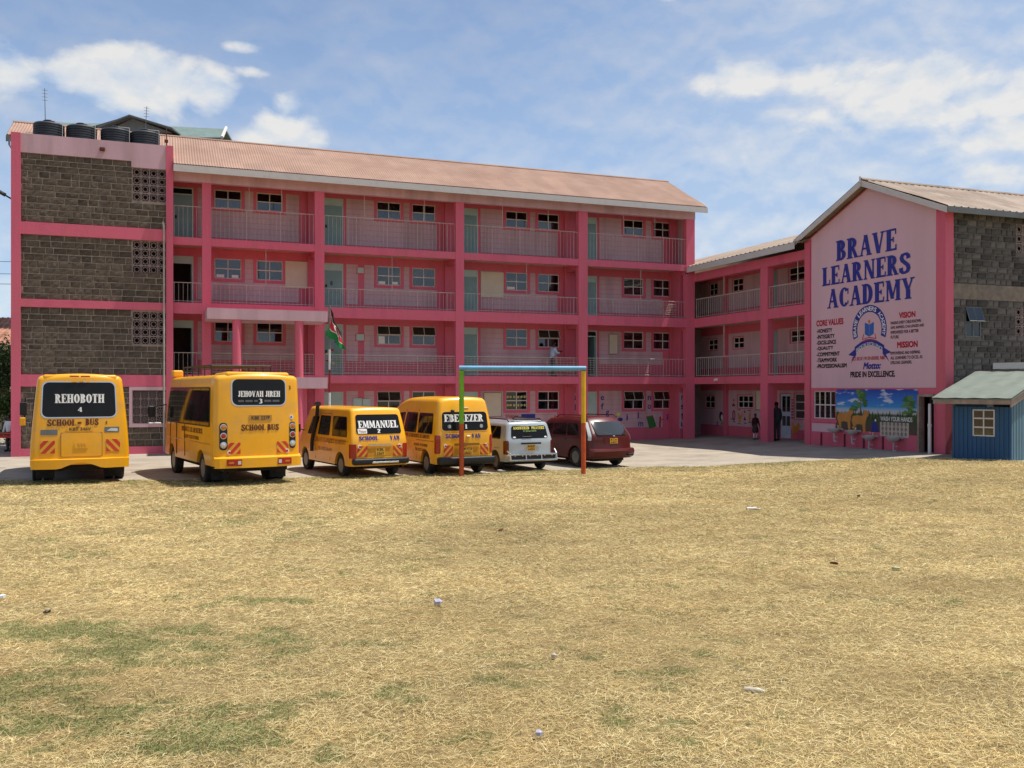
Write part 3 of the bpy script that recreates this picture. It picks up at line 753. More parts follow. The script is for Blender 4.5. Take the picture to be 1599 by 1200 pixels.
# porch
p = MB(); p.box(-22.24, -17.78, -2.0, -.003, 5.10, 5.50); p.obj('porch_canopy', LILAC, mainb)
p = MB(); p.box(-22.24, -17.78, -1.99, -.003, 5.503, 5.53); p.obj('canopy_top', PINK, mainb)
p = MB(); p.box(-19.0, -17.78, -2.0, -.003, 2.50, 2.93); p.obj('porch_slab', LILAC, mainb)
for x in (-21.16, -18.85):
    p = MB(); p.tube((x, -1.82, 0), (x, -1.82, 5.098), .165, 24); p.obj('round_column', PINK, mainb, smooth=30)
p = MB(); p.box(-18.7, -18.4, -.9, -.75, 0, 2.5); p.obj('porch_pier', PINK, mainb)

# ================================================================ writing and pictures on the ground-floor wall
m0 = fm(VB - .012)
for ch, (a, z) in {'a': (-5.5 - .0, 2.06), 'b': (-5.5, 1.63), 'c': (-5.5, 1.21)}.items():
    pass
strip = MB(); strip.box(-6.42 + .05, -6.1 - .02, VB - .175, VB - .162, .62, 2.36)
for ch, a, z in [('a', -5.52, 2.06), ('b', -5.52, 1.63), ('c', -5.52, 1.21), ('e', -4.16, 2.05), ('f', -4.16, 1.66), ('g', -3.89, 1.30), ('j', -2.85, 1.12), ('l', -2.23, 1.21), ('m', -2.09, .78), ('n', -1.62, 2.04), ('o', -1.62, 1.62), ('p', -.56, 1.10), ('q', -.42, .76), ('r', -.31, 2.07), ('s', -.31, 1.62), ('t', -.31, 1.18), ('u', -.31, .78)]:
    h = .30 if ch in 'bfgjlpqt' else .2; w = {'j': .12, 'l': .06, 'f': .15, 't': .15, 'r': .13, 'm': .27}.get(ch, .18)
    put_text('painted_letter', bfont(ch, .03), (a - w / 2, a + w / 2, z - h / 2, z + h / 2), m0 if ch not in 'rstu' else fm(.585), NAVY, mainb, .004)
for k in range(3):
    c = MB(); c.box(-.50, -.02, .6, VB - .165, FL[k], flrange(k)[1] - .004); c.obj('end_pier', PINK, mainb)
pad = MB(); pad.box(-.46, -.16, .586, .599, .58, 2.3); pad.obj('letter_strip', LILAC, mainb)
pad = MB(); pad.box(-5.64, -5.385, VB - .012, VB - .0015, .62, 2.3); pad.obj('letter_strip', LILAC, mainb)
# star, book, pencil, shapes
def star(cx, cz, r, n=5): return [(cx + (r if i % 2 == 0 else r * .42) * math.sin(i * math.pi / n), cz + (r if i % 2 == 0 else r * .42) * math.cos(i * math.pi / n)) for i in range(2 * n)]
d = MB(); put_poly(d, star(-6.62, 1.08, .22), m0, .004); d.obj('painted_star', REDP, mainb)
d = MB(); put_poly(d, [(-1.78, 1.12), (-1.42, 1.18), (-1.22, .66), (-1.62, .55)], m0, .004); d.obj('painted_book', GRNT, mainb)
d = MB(); put_poly(d, [(-1.78, 1.12), (-1.42, 1.18), (-1.42, 1.21), (-1.80, 1.15)], m0, .005); put_poly(d, [(-1.06, 1.14), (-.97, 1.14), (-.99, .62), (-1.09, .62)], m0, .005); put_poly(d, [(-1.06, .92), (-.8, 1.0), (-.8, 1.04), (-1.04, .97)], m0, .006); d.obj('painted_pencil', REDT, mainb)
put_text('painted_word', bfont('Shapes', .03), (-9.1, -8.45, 1.12, 1.32), m0, REDT, mainb)
d = MB(); put_poly(d, [(-8.32, 1.15), (-7.62, 1.15), (-7.62, 1.33), (-8.32, 1.33)], m0, .004); d.obj('painted_blue_bar', NAVY, mainb)
for (a, z, s) in [(-3.3, 1.28, .12), (-3.2, 1.02, .14)]:
    d = MB(); put_poly(d, circ(a, z, s, s * .7, 9), m0, .004); d.obj('painted_shape', NAVY if z < 1.2 else GOLDT, mainb)
put_text('door_number', bfont('8', .03), (-17.08, -16.98, 6.92, 7.1), fm(VB + .006), BLKT, mainb)

# boards hung on the walls, each a thing of its own
def board(a, b, z0, z1, v, label, m=BOARD, fr=None, inner='wall'):
    t = bthing('notice_board', label, 'notice board')
    p = MB(); p.box(a + .03, b - .03, v - .05, v - .02, z0 + .03, z1 - .03); p.obj('panel', m, t)
    p = MB()
    for r in holed(a, b, z0, z1, [(a + .03, b - .03, z0 + .03, z1 - .03)]): p.box(r[0], r[1], v - .058, v - .016, r[2], r[3])
    p.obj('rim', fr or m, t)
    return t
board(-18.97, -17.98, 6.73, 7.86, VB, 'cream board beside two windows on the third storey, left bay above the porch')
board(-10.30, -9.20, 6.66, 7.81, VB, 'cream board between a teal door and a window, third storey, middle of the block')
board(-3.83, -3.34, 4.15, 5.12, VB, 'narrow cream board with dark rim beside an open doorway on the second storey', fr=WOOD)
board(-10.16, -9.29, 1.22, 2.33, VB, 'cream board with dark rim on the ground-floor wall, above the silver estate car', fr=WOOD)
board(-15.95, -15.62, 7.46, 7.76, VB, 'small pale board on a pink stripe, third storey second bay', m=TEALL, fr=PINK)
board(-16.0, -15.60, 4.55, 4.88, VB, 'small pale board on a pink stripe, second storey behind the flag', m=TEALL, fr=PINK)
board(-16.1, -15.72, 1.70, 2.08, VB, 'small grey-green board on the ground-floor wall above the snorkel van, left of its pair', m=TEALL)
board(-15.70, -15.35, 1.74, 2.06, VB, 'small grey-green board on the ground-floor wall, close beside an open window', m=TEALL)

# ================================================================ STAIR TOWER
tower = bthing('stair_tower', 'unpainted dark stone stair tower framed in pink with breeze-block vents and a lilac parapet', 'building')
VT = -.10
tl, tr = -28.65, -23.66
c = MB(); c.box(-28.96, tl, -.22, .34, 0, 11.86); c.obj('corner_column', PINK, tower)
c = MB(); c.box(tr, -23.405, -.22, 1.2, 0, 11.86); c.obj('corner_column', PINK, tower)
for z0, z1 in ((0, .28), (2.57, 3.01), (5.50, 5.79), (8.17, 8.62)):
    c = MB(); c.box(tl, tr, -.19, .1, z0, z1); c.obj('beam', PINK, tower)
BB = [(-24.86, -23.66, 9.66, 10.92), (-24.86, -23.66, 6.89, 8.15), (-24.86, -23.66, 4.18, 5.44), (-24.86, -23.72, 1.16, 2.42)]
c = MB()
for r in holed(tl, tr, 11.16, 11.86, []): c.box(r[0], r[1], -.17, .0, r[2], r[3])
c.box(-24.9, tr, -.17, .0, 10.93, 11.16)
c.obj('parapet', LILAC, tower)
c = MB(); c.box(tl, -28.5, .0, 1.15, 11.5, 11.84); c.box(-23.55, -23.41, 1.2, 1.24, 11.0, 11.84); c.obj('parapet_side', LILAC, tower)
bk = MB()
for r in holed(tl, tr, 0.28, 11.16, BB): bk.box(r[0], r[1], VT, .1, r[2], r[3])
bk.obj('mortar_wall', MORTAR, tower)
c = MB(); c.box(tl, tr, .9, 1.0, .0, 11.2); c.box(tl, tr, .1, .9, 2.9, 3.0); c.obj('stairwell_shade', DARK, tower)  # near-black walls put the stairwell's shade into the colour, behind the vents
c = MB(); c.box(tl, tr + .2, 0.003, 1.22, 11.40, 11.5); c.obj('roof_slab', PLASTER, tower)
# stones, one by one
def stone_mesh(w, h, d=.03, ch=.012, seed=0):
    rn = random.Random(seed); j = lambda a: rn.uniform(-a, a)
    s = MB()
    b = [(-w / 2, 0, -h / 2), (w / 2, 0, -h / 2), (w / 2, 0, h / 2), (-w / 2, 0, h / 2)]
    f = [(-w / 2 + ch + j(.012), -d + j(.006), -h / 2 + ch + j(.008)), (w / 2 - ch + j(.012), -d + j(.006), -h / 2 + ch + j(.008)), (w / 2 - ch + j(.012), -d + j(.006), h / 2 - ch + j(.008)), (-w / 2 + ch + j(.012), -d + j(.006), h / 2 - ch + j(.008))]
    mid = (j(.04), -d - .006 + j(.006), j(.02))
    s.add(b + f + [mid], [(0, 1, 5, 4), (1, 2, 6, 5), (2, 3, 7, 6), (3, 0, 4, 7), (4, 5, 8), (5, 6, 8), (6, 7, 8), (7, 4, 8)])
    return s
def lay(parent, a0, a1, z0, z1, holes, mp, rot, m, name='stone', bw=.43, bh=.232, limit=300, seed=1, meshes={}, worn=lambda a, z: 0):
    rn = random.Random(seed); variants = {}; items = []
    rows = max(1, round((z1 - z0) / bh)); hs_ = [rn.uniform(.86, 1.14) for _ in range(rows)]; sm = sum(hs_); zz_ = z0
    for r in range(rows):
        hh = hs_[r] / sm * (z1 - z0); zc = zz_ + hh / 2; zz_ += hh; x = a0 - rn.uniform(0, bw)
        while x < a1:
            w = bw * rn.choice((.62, .85, 1, 1, 1.12)); xa, xb = max(x, a0), min(x + w, a1)
            for h in holes:
                if h[2] < zc < h[3]:
                    if xa < h[0] < xb: xb = h[0]
                    elif xa >= h[0] - .001 and xb <= h[1] + .001: xb = xa
                    elif xa < h[1] < xb: xa = h[1]
            if xb - xa > .09: items.append((xa, xb, zc, hh))
            x += w
    return items
MT = fm(VT)
items = []
for s, (z0, z1) in enumerate(((8.62, 11.16), (5.79, 8.17), (3.01, 5.50), (.28, 2.57))):
    hs = [(b[0] - .02, b[1], b[2] - .02, b[3] + .02) for b in BB]
    if s == 0: hs.append((-24.9, tr, 10.9, 11.2))
    it = lay(None, tl, tr, z0, z1, hs, None, None, None, seed=20 + s)
    items += it
_sv = {}
def smesh(w, h, m, nm):
    kx = (round(w / .04), round(h, 2), random.randrange(4), m.name)
    if kx not in _sv: _sv[kx] = stone_mesh(kx[0] * .04 - .034, h - .038, seed=hash(kx[:3]) % 997).mesh(nm, m)
    return _sv[kx]
visible = [i for i in items if not (i[2] < 2.6 and i[0] < -25.2)]; rest = [i for i in items if i not in visible]
random.Random(3).shuffle(visible)
for xa, xb, zc, hh in visible[:300]: link('stone', smesh(xb - xa, hh, STONE, 'stone'), tower, ((xa + xb) / 2, VT - .001 + random.uniform(-.002, .002), zc))
big = MB()
for xa, xb, zc, hh in visible[300:] + rest:
    s = stone_mesh(xb - xa - .034, hh - .038, seed=int(xa * 1000) % 991)
    big.add([(x + (xa + xb) / 2, y + VT - .001, z + zc) for x, y, z in s.v], s.f)
stuff(big.obj('more_stones', STONE, tower))
def breeze_mesh(w, h, style=0, d=.05):
    b = MB(); e = .017
    b.box(-w / 2, w / 2, 0, d, -h / 2, -h / 2 + e); b.box(-w / 2, w / 2, 0, d, h / 2 - e, h / 2); b.box(-w / 2, -w / 2 + e, 0, d, -h / 2 + e, h / 2 - e); b.box(w / 2 - e, w / 2, 0, d, -h / 2 + e, h / 2 - e)
    def bar(x0, z0, x1, z1, t=.017, y0=.004):
        dx, dz = x1 - x0, z1 - z0; l = math.hypot(dx, dz); nx, nz_ = -dz / l * t / 2, dx / l * t / 2
        b.prism([(x0 + nx, z0 + nz_), (x1 + nx, z1 + nz_), (x1 - nx, z1 - nz_), (x0 - nx, z0 - nz_)], lambda a, z: (a, y0, z), lambda a, z: (a, d - .004, z))
    q = w * .26
    if style == 0:
        for sx_, sz in ((1, 1), (1, -1), (-1, 1), (-1, -1)):
            bar(sx_ * w * .5, sz * h * .5, sx_ * w * .2, sz * h * .2); bar(sx_ * w * .20, sz * h * .20, sx_ * 0.0, sz * h * .34, y0=.006) ; bar(sx_ * w * .20, sz * h * .20, sx_ * w * .34, 0, y0=.008)
        bar(0, h * .34, 0, h * .5, y0=.01); bar(0, -h * .34, 0, -h * .5, y0=.01)
    else:
        for i in range(8):
            a = math.pi * i / 4; r1 = .5 if i % 2 == 0 else .66
            bar(math.cos(a) * w * .1, math.sin(a) * h * .1, math.cos(a) * w * r1, math.sin(a) * h * r1, .018, y0=.004 + .001 * i)
    return b.mesh('breeze_block', BREEZE)
for s, (a0, a1, z0, z1) in enumerate(BB):
    w, h = (a1 - a0) / 4, (z1 - z0) / 4; bm_ = breeze_mesh(w - .004, h - .004, 1 if s == 3 else 0)
    for i in range(4):
        for j in range(4): link('breeze_block', bm_, tower, (a0 + w * (i + .5), VT - .02, z0 + h * (j + .5)))
c = MB(); c.box(-24.98, -24.87, -.20, .0, 1.02, 2.56); c.box(-24.87, tr, -.20, .0, 1.02, 1.15); c.box(-24.87, tr, -.20, .0, 2.43, 2.56); c.obj('vent_surround', LILAC, tower)
c = MB(); c.path([(-23.78, -.27, 8.9), (-23.74, -.27, 8.75), (-23.74, -.27, 0.05)], .036, 8); c.obj('downpipe', mat('old_pipe', (.40, .36, .31), .7, var=.2, scale=3, dirt=(.2, .16, .12, .6)), tower)
c = MB(); c.box(-26.0, -25.82, -.28, -.172, 11.44, 11.56); c.tube((-25.91, -.25, 11.5), (-25.91, -.36, 11.47), .05, 8); c.obj('flood_lamp', BROWNT, tower)
c = MB(); c.tube((-28.97, 0, 9.45), (-29.25, -.1, 9.6), .03, 6); c.tube((-29.15, -.1, 9.55), (-29.7, -.3, 9.85), .07, 8); c.obj('side_lamp', BLACK, tower)

# ================================================================ CONNECTING WING
wing = bthing('connecting_wing', 'lower three-storey pink wing with railed balconies in shade joining the two blocks', 'building')
UI = 1.8
g0 = gmap(UI)
wv0, wv1 = -8.12, .0
def gbox(mb, a0, a1, u0, u1, z0, z1, mi=0): return mb.box(u0, u1, -a1, -a0, z0, z1, mi)   # a = -v runs to the right as seen from the yard
WW = [[(.92, 2.12, 1.60, 2.18, 3), (-1.9, -1.05, 1.55, 2.16, 2), (5.12, 5.8, 1.2, 2.28, 1)], [(.55, 1.4, 4.42, 4.95, 2), (-1.6, -.8, 4.42, 4.95, 2), (4.85, 5.95, 4.50, 5.03, 2)], [(.50, 1.34, 7.14, 7.74, 2), (-1.5, -.8, 7.14, 7.74, 2), (4.75, 5.9, 7.16, 7.76, 2)]]
WD = [(4.15, 4.88, .33, 2.26), (3.2, 3.95, 3.07, 5.1), (3.2, 3.95, 5.87, 7.8)]
w = MB(); ls = MB()
for k in range(3):
    z0 = FL[k]; z1 = [SB[1] + .12, SB[2] + .12, 7.95][k]
    hs = [x[:4] for x in WW[k]] + [WD[k]]
    if k: hs = [x[:4] for x in WW[k]] + [WD[k]]
    for a, b, c_, d_ in holed(-2.5, 8.12, z0, z1, hs): gbox(w, a, b, UI, UI + .2, c_, d_)
    hs2 = [(a - .05, b + .05, c_ - .05, d_ + .05) for a, b, c_, d_ in hs]
    for (s0, s1) in ((-2.3, -.15), (.18, 3.05), (3.95, 8.1)):
        lo = z0 + (.72 if k == 0 else .45); hi = [2.42, 5.15, 7.8][k]
        ls = MB()
        for a, b, c_, d_ in holed(s0, s1, lo, hi, hs2): gbox(ls, a, b, UI - .01, UI - .001, c_, d_)
        ls.obj('lilac_wall_panel', LILAC, wing)
w.obj('corridor_wall', PINK, wing)
for k in range(3):
    for a, b, z0, z1, nx in WW[k]:
        M4 = Matrix.Translation((UI + .05, -a, z0)) @ Matrix.Rotation(R(-90), 4, 'Z')
        put_window(wing, M4, b - a, z1 - z0, nx=nx, ny=3 if nx == 1 else 2)
    a, b, z0, z1 = WD[k]
    M4 = Matrix.Translation((UI + .05, -a, z0)) @ Matrix.Rotation(R(-90), 4, 'Z')
    if k == 0:
        d = MB(); W_, H_ = b - a, z1 - z0
        for r in holed(0, W_, 0, H_, [(.08, W_ / 2 - .02, H_ * .6, H_ * .95), (W_ / 2 + .02, W_ - .08, H_ * .6, H_ * .95), (.08, W_ / 2 - .02, H_ * .28, H_ * .5), (W_ / 2 + .02, W_ - .08, H_ * .28, H_ * .5)]): d.box(r[0], r[1], -.02, .03, r[2], r[3])
        o = d.obj('door', mat('door_blue_grey', (.42, .52, .62), .5), wing); o.matrix_local = M4
        p = MB(); p.box(.05, W_ - .05, 0.002, .008, H_ * .25, H_ * .97); p.obj('pane', GLASS, o)
    else:
        d = MB(); d.box(0, b - a, 0, .04, 0, z1 - z0); o = d.obj('door', TEAL, wing); o.matrix_local = M4
# dark passage at the junction and far end
c = MB(); c.box(0.02, UI, 2.3, 2.5, 0, 8.0); c.box(UI + .2, UI + 6, 2.3, 2.5, 0, 8.0); c.box(UI + 4.2, UI + 4.4, -8, 2.3, 0, 8.0); c.obj('inner_walls', ROOMW, wing)
for k in (1, 2):
    c = MB(); gbox(c, .0, 8.14, 0.0, .22, SB[k], FL[k]); c.obj('slab_edge_beam', PINK, wing)
    c = MB(); c.box(.02 if k else 0, UI + 4.2, -8.12, -.0, SB[k] + .12, FL[k] - .02); c.box(.02, UI + 4.2, .0, 2.3, SB[k] + .12, FL[k] - .02); c.obj('ceiling_slab', CREAM, wing)
c = MB(); gbox(c, -.0, 8.14, -.02, .22, 7.62, 8.0); c.obj('top_beam', PINK, wing)
c = MB(); c.box(.2, UI + 4.2, -8.12, 2.4, 7.95, 8.0); c.obj('ceiling_slab', CREAM, wing)
for a0, a1 in ((5.2, 5.7),):
    c = MB(); gbox(c, a0, a1, -.01, .3, 0, 7.62); c.obj('column', PINK, wing)
for a0 in (3.35 - .3, -.1):
    for k in range(3):
        c = MB(); gbox(c, a0, a0 + .28, UI - .14, UI - .002, FL[k], [SB[1] + .115, SB[2] + .115, 7.94][k]); c.obj('pilaster', PINK, wing)
for k in (1, 2):
    for a0, a1 in ((.02, 5.2), (5.7, 8.12)):
        r = MB(); zt = FL[k] + .92; zb = FL[k] + .04
        r.tube((.08, -a0, zt), (.08, -a1, zt), .022, 6); r.tube((.08, -a0, zb + .03), (.08, -a1, zb + .03), .014, 5)
        n = round((a1 - a0) / .17)
        for q in range(n + 1): x = a0 + .03 + (a1 - a0 - .06) * q / n; r.tube((.08, -x, zb), (.08, -x, zt), .008 if q % 6 else .014, 5)
        for x in ((2.35,) if a0 < 1 else (7.55,)): r.tube((.08, -x, zt), (.08, -x, (SB[2] if k == 1 else 7.62)), .018, 6)
        r.obj('railing', RAIL, wing)
sw = Vector((3.3, 0, 1.08))
corrugated('roof_sheet', (-.42, -8.3, 8.30), (0, 1, 0), sw, 15, sw.length, ROOFB, wing, pitch=.32, amp=.035, rows=4, kind='rib')
sw2 = Vector((-3.3, 0, 1.08))
corrugated('roof_sheet', (6.16, -8.3, 8.30), (0, 1, 0), sw2, 15, sw2.length, ROOFB, wing, pitch=.4, amp=.03, rows=2, kind='rib')
c = MB(); c.box(-.46, -.42, -8.0, -.05, 8.02, 8.28); c.obj('fascia', FASCIA, wing)
c = MB(); c.tube((-.40, -.02, 8.05), (-.40, .1, 7.95), .07, 8); c.obj('gutter_end', BLACK, wing)
c = MB(); c.box(-.06, .06, -1.9 - .06, -1.9 + .06, 2.86, 2.98); c.tube((-.06, -1.9, 2.92), (-.14, -1.9, 2.88), .05, 8); c.obj('small_lamp', WHITE, wing)
# nursery pictures on the corridor wall
mw = gmap(UI - .01)
def pic(pts, m, off=.004, nm='painted_picture'):
    d = MB(); put_poly(d, pts, mw, off); return d.obj(nm, m, wing)
OR = mat('mural_orange', (.55, .22, .03), .7); BR = mat('mural_brown', (.20, .04, .03), .7); PURP = mat('mural_purple', (.18, .02, .08), .7)
pic(circ(.62, 1.22, .13, .26, 12), PURP); pic(circ(.63, 1.22, .07, .17, 10), mat('mural_pink', (.6, .2, .22), .7), .006)
pic([(.92, 1.38), (1.0, 1.36), (1.15, 1.2), (1.35, 1.4), (1.3, 1.18), (1.15, 1.02), (1.2, .9), (1.05, .9), (1.0, 1.1)], OR)
pic(star(1.5, 1.42, .1, 6), BR); pic([(1.42, 1.02), (1.62, 1.02), (1.5, 1.2)], BLKT); pic(circ(1.9, 1.18, .08, .24, 10), OR); pic(circ(2.22, .98, .14, .11, 10), REDP); pic([(2.1, 1.08), (2.3, 1.12), (2.4, 1.0), (2.25, .95)], OR)
pic(star(.62, 1.95, .1, 5), REDP); pic([(.45, 1.66), (.75, 1.66), (.75, 1.7), (.6, 1.82), (.5, 1.75)], BR)
pic(circ(-.45, 1.15, .17, .24, 12), BLKT); pic(circ(-.38, 1.1, .09, .15, 10), WHITE, .006); pic([(-.55, .35 + .3), (-.2, .65), (-.2, .85), (-.45, .9)], WOOD)
put_text('painted_letter', bfont('z', .03), (-.85, -.70, .66, .88), mw, NAVY, wing)
for i, (a, z) in enumerate([(.35, 1.03), (.55, .9), (.95, .82), (1.45, .86), (1.8, .92), (2.2, .84), (.95, 1.48), (1.75, 1.46)]): pic([(a, z), (a + .22, z), (a + .22, z + .035), (a, z + .035)], BLKT, .005, 'painted_caption')
for i in range(7): pic([(4.94, 1.2 + i * .13), (5.07, 1.2 + i * .13), (5.07, 1.26 + i * .13), (4.94, 1.26 + i * .13)], REDT if i > 4 else PURP, .005, 'painted_caption')
pic([(5.0, .45), (5.1, .45), (5.12, .6), (5.35, .62), (5.5, .85), (5.6, .82), (5.4, 1.05), (5.25, .85), (5.1, .9), (5.05, 1.08), (4.95, .98), (5.0, .8)], OR, .006)
# letters down the wing pilasters
for j, ch in enumerate('MWEZI'): put_text('painted_letter', bfont(ch, .03), (.0, .12, 2.1 - j * .32, 2.28 - j * .32), gmap(UI - .14), BLKT, wing) if False else None
bt = bthing('notice_board', 'tall cream board with brown rim in the shaded ground-floor corridor of the wing', 'notice board')
p = MB(); gbox(p, 2.46, 3.0, UI - .06, UI - .03, 1.55, 2.40); p.obj('panel', BOARD, bt)
p = MB()
for a, b, c_, d_ in holed(2.41, 3.05, 1.50, 2.45, [(2.46, 3.0, 1.55, 2.40)]): gbox(p, a, b, UI - .07, UI - .02, c_, d_)
p.obj('rim', WOOD, bt)

# ================================================================ GABLE BLOCK
gab = bthing('gable_block', 'three-storey block whose lilac gable wall carries the large school name', 'building')
GA0, GA1 = 8.14, 15.13
mg = gmap(0)
# wall with door and window openings, gable-shaped top
gw = MB()
holes = [(8.62, 9.86, 1.34, 2.40), (14.02, 14.62, .1, 2.22)]
for a, b, c_, d_ in holed(GA0, GA1, 0, 8.3, holes): gbox(gw, a, b, 0, .2, c_, d_)
ap = (GA0 + GA1) / 2
gw.prism([(GA0, 8.3), (GA1, 8.3), (ap, 9.78)], lambda a, z: (0, -a, z), lambda a, z: (.2, -a, z))
gw.obj('gable_wall', PINK, gab)
lp = MB(); fa = lambda a, z: (-.012, -a, z); fb = lambda a, z: (-.001, -a, z)
def zr(a): return 9.72 - abs(a - ap) * (1.48 / 3.495)
lp.prism([(8.50, 2.52), (14.74, 2.52), (14.74, zr(14.74)), (ap, 9.72), (8.50, zr(8.5))], fa, fb)
lp.prism([(8.52, .83), (9.86, .83), (9.86, 1.16), (8.52, 1.16)], fa, fb)
lp.obj('lilac_panel', LILACG, gab)
c = MB(); gbox(c, 8.14, 8.46, -.06, 0, 0, 8.25); c.obj('corner_column', PINK, gab)
c = MB(); gbox(c, 14.76, 15.15, -.05, .3, 0, 8.3); c.obj('corner_column', PINK, gab)
# roof
sgl = Vector((0, 3.75, 1.59))
corrugated('roof_sheet', (-.35, GA1 * -1 - .38, 8.33), (1, 0, 0), Vector((0, ap * -1 - (GA1 * -1 - .38), 9.98 - 8.33)), 15, Vector((0, GA1 + .38 - ap, 1.65)).length, ROOFB, gab, pitch=.30, amp=.035, rows=4, kind='rib')
corrugated('roof_sheet', (-.35, -GA0 + .30, 8.36), (1, 0, 0), Vector((0, -ap + GA0 - .30, 9.98 - 8.36)), 15, Vector((0, ap - GA0 + .30, 1.62)).length, ROOFB, gab, pitch=.30, amp=.035, rows=3, kind='rib')
c = MB(); c.tube((-.36, -ap, 10.0), (14.7, -ap, 10.0), .07, 6); c.obj('ridge_cap', ROOFB, gab)
c = MB(); fa = lambda a, z: (-.38, -a, z); fb = lambda a, z: (-.345, -a, z)
c.prism([(GA1 + .38, 8.12), (GA1 + .38, 8.32), (ap, 9.97), (ap, 9.76)], fa, fb); c.prism([(ap - .003, 9.76), (ap - .003, 9.97), (GA0 - .30, 8.35), (GA0 - .30, 8.15)], fa, fb); c.obj('barge_board', FASCIA, gab)
c = MB(); c.box(-.34, 14.6, -GA1 - .41, -GA1 - .36, 8.14, 8.33); c.obj('eaves_gutter', ROOFGD, gab)
c = MB(); c.box(.0, 14.6, -GA1 - .35, -GA1 - .0, 8.28, 8.30); c.obj('soffit', FASCIA, gab)
c = MB(); c.tube((-.41, -ap, 9.74), (-.41, -ap, 10.1), .03, 6); c.obj('finial', FASCIA, gab)
# stone side wall
c = MB(); SH = [(.80, 1.48, 4.18, 5.18), (3.05, 4.25, 7.05, 8.02), (3.02, 4.22, 4.26, 5.22)]
for a, b, c_, d_ in holed(.3, 14.5, 0, 8.28, SH): c.box(a, b, -GA1, -GA1 + .2, c_, d_)
c.obj('mortar_wall', MORTARG, gab)
c = MB(); c.box(.3, 14.5, -GA1 + .9, -GA1 + 1, 0, 8.2); c.box(14.3, 14.5, -GA1 + .2, -8.2, 0, 8.2); c.box(4, 4.2, -GA1 + 1, -8.2, 0, 8.2); c.obj('inner_walls', DARK, gab)
c = MB(); c.box(.3, 14.5, -8.3, -8.14, 0, 8.25); c.obj('rear_wall', PLASTER, gab)
c = MB(); c.box(.302, 14.5, -GA1 - .025, -GA1 - .001, 5.42, 5.92); c.obj('ring_beam', PLASTER, gab)
it = lay(None, .3, 8.0, 5.92, 8.25, [(a - .02, b + .02, c_ - .02, d_ + .02) for a, b, c_, d_ in SH], None, None, None, bw=.40, bh=.22, seed=51) + lay(None, .3, 8.0, .2, 5.42, [(a - .02, b + .02, c_ - .02, d_ + .02) for a, b, c_, d_ in SH], None, None, None, bw=.40, bh=.22, seed=52)
vis = [i for i in it if i[0] < 3.7 and i[2] > 2.6]; oth = [i for i in it if i not in vis]
for xa, xb, zc, hh in vis[:300]: link('stone', smesh(xb - xa, hh, STONEG, 'stone'), gab, ((xa + xb) / 2, -GA1 - .001, zc))
big = MB()
for xa, xb, zc, hh in vis[300:] + oth:
    s = stone_mesh(xb - xa - .034, hh - .038, seed=int(xa * 1000) % 991); big.add([(x + (xa + xb) / 2, y - GA1 - .001, z + zc) for x, y, z in s.v], s.f)
stuff(big.obj('more_stones', STONEG, gab))
for a0, a1, z0, z1 in SH[1:]:
    w_, h_ = (a1 - a0) / 4, (z1 - z0) / 3; bm_ = breeze_mesh(w_ - .004, h_ - .004, 0)
    for i in range(4):
        for j in range(3): link('breeze_block', bm_, gab, (a0 + w_ * (i + .5), -GA1 - .02, z0 + h_ * (j + .5)))
# propped-open window in the stone wall
pw = put_window(gab, Matrix.Translation((.80, -GA1 - .0, 4.18)), .68, 1.0, open_top=True, name='propped_window'); pw.data = pw.data.copy(); pw.data.materials[0] = ROOFGD
# ground-floor window with curtain
M4 = Matrix.Translation((.05, -8.62, 1.34)) @ Matrix.Rotation(R(-90), 4, 'Z')
wo = put_window(gab, M4, 1.24, 1.06, nx=4, ny=2)
cm = MB()
for q in range(24):
    x0, x1 = 1.24 * q / 24, 1.24 * (q + 1) / 24
    if 14 < q < 17: continue
    cm.add([(x0, (.14, .18)[q % 2], 0), (x1, (.18, .14)[q % 2], 0), (x1, (.18, .14)[q % 2], 1.06), (x0, (.14, .18)[q % 2], 1.06)], [(0, 1, 2, 3)], 0 if q < 14 else 1)
cm.obj('curtain', [CURT, FASCIA], wo)
c = MB(); gbox(c, 8.5, 9.98, -.03, -.013, 2.41, 2.50); gbox(c, 8.5, 9.98, -.05, -.013, 1.20, 1.32); c.obj('window_surround', PINK, gab)
c = MB(); gbox(c, 13.96, 14.04, -.06, .15, .1, 2.28); gbox(c, 14.04, 14.66, -.06, .15, 2.22, 2.30); c.obj('door_frame', WOOD, gab)
# --- the painted name and texts
m1 = gmap(-.012 + .0); m1 = (lambda a, z, off=0.: (-.012 - off, -a, z))
G = gab
def T(name, txt, rect, m=BLKT, f=slab, shear=0., off=.004): return put_text(name, (heavy(f(txt)) if 'name' in name else f(txt)) if f is slab else bfont(txt, .085 if 'value' in name or 'motto' in name or 'heading' in name else .05), rect, m1, m, G, off, shear)
T('name_lettering', 'BRAVE', (9.92, 12.98, 7.30, 8.06), NAVY)
T('name_lettering', 'LEARNERS', (9.14, 13.62, 6.42, 7.15), NAVY)
T('name_lettering', 'ACADEMY', (9.43, 13.80, 5.55, 6.28), NAVY)
T('heading_lettering', 'CORE VALUES', (8.80, 10.32, 4.90, 5.14), REDT, bfont)
for i, wd in enumerate(['HONESTY', 'INTEGRITY', 'EXCELLENCE', 'QUALITY', 'COMMITMENT', 'TEAMWORK', 'PROFESSIONALISM']):
    wdt = [.78, .92, 1.0, .84, 1.2, 1.05, 1.58][i]; z = 4.64 - i * .2265
    T('value_lettering', '-' + wd, (8.82, 8.92 + wdt, z, z + .16), BLKT, bfont)
T('heading_lettering', 'VISION', (13.10, 13.84, 4.91, 5.12), REDT, bfont)
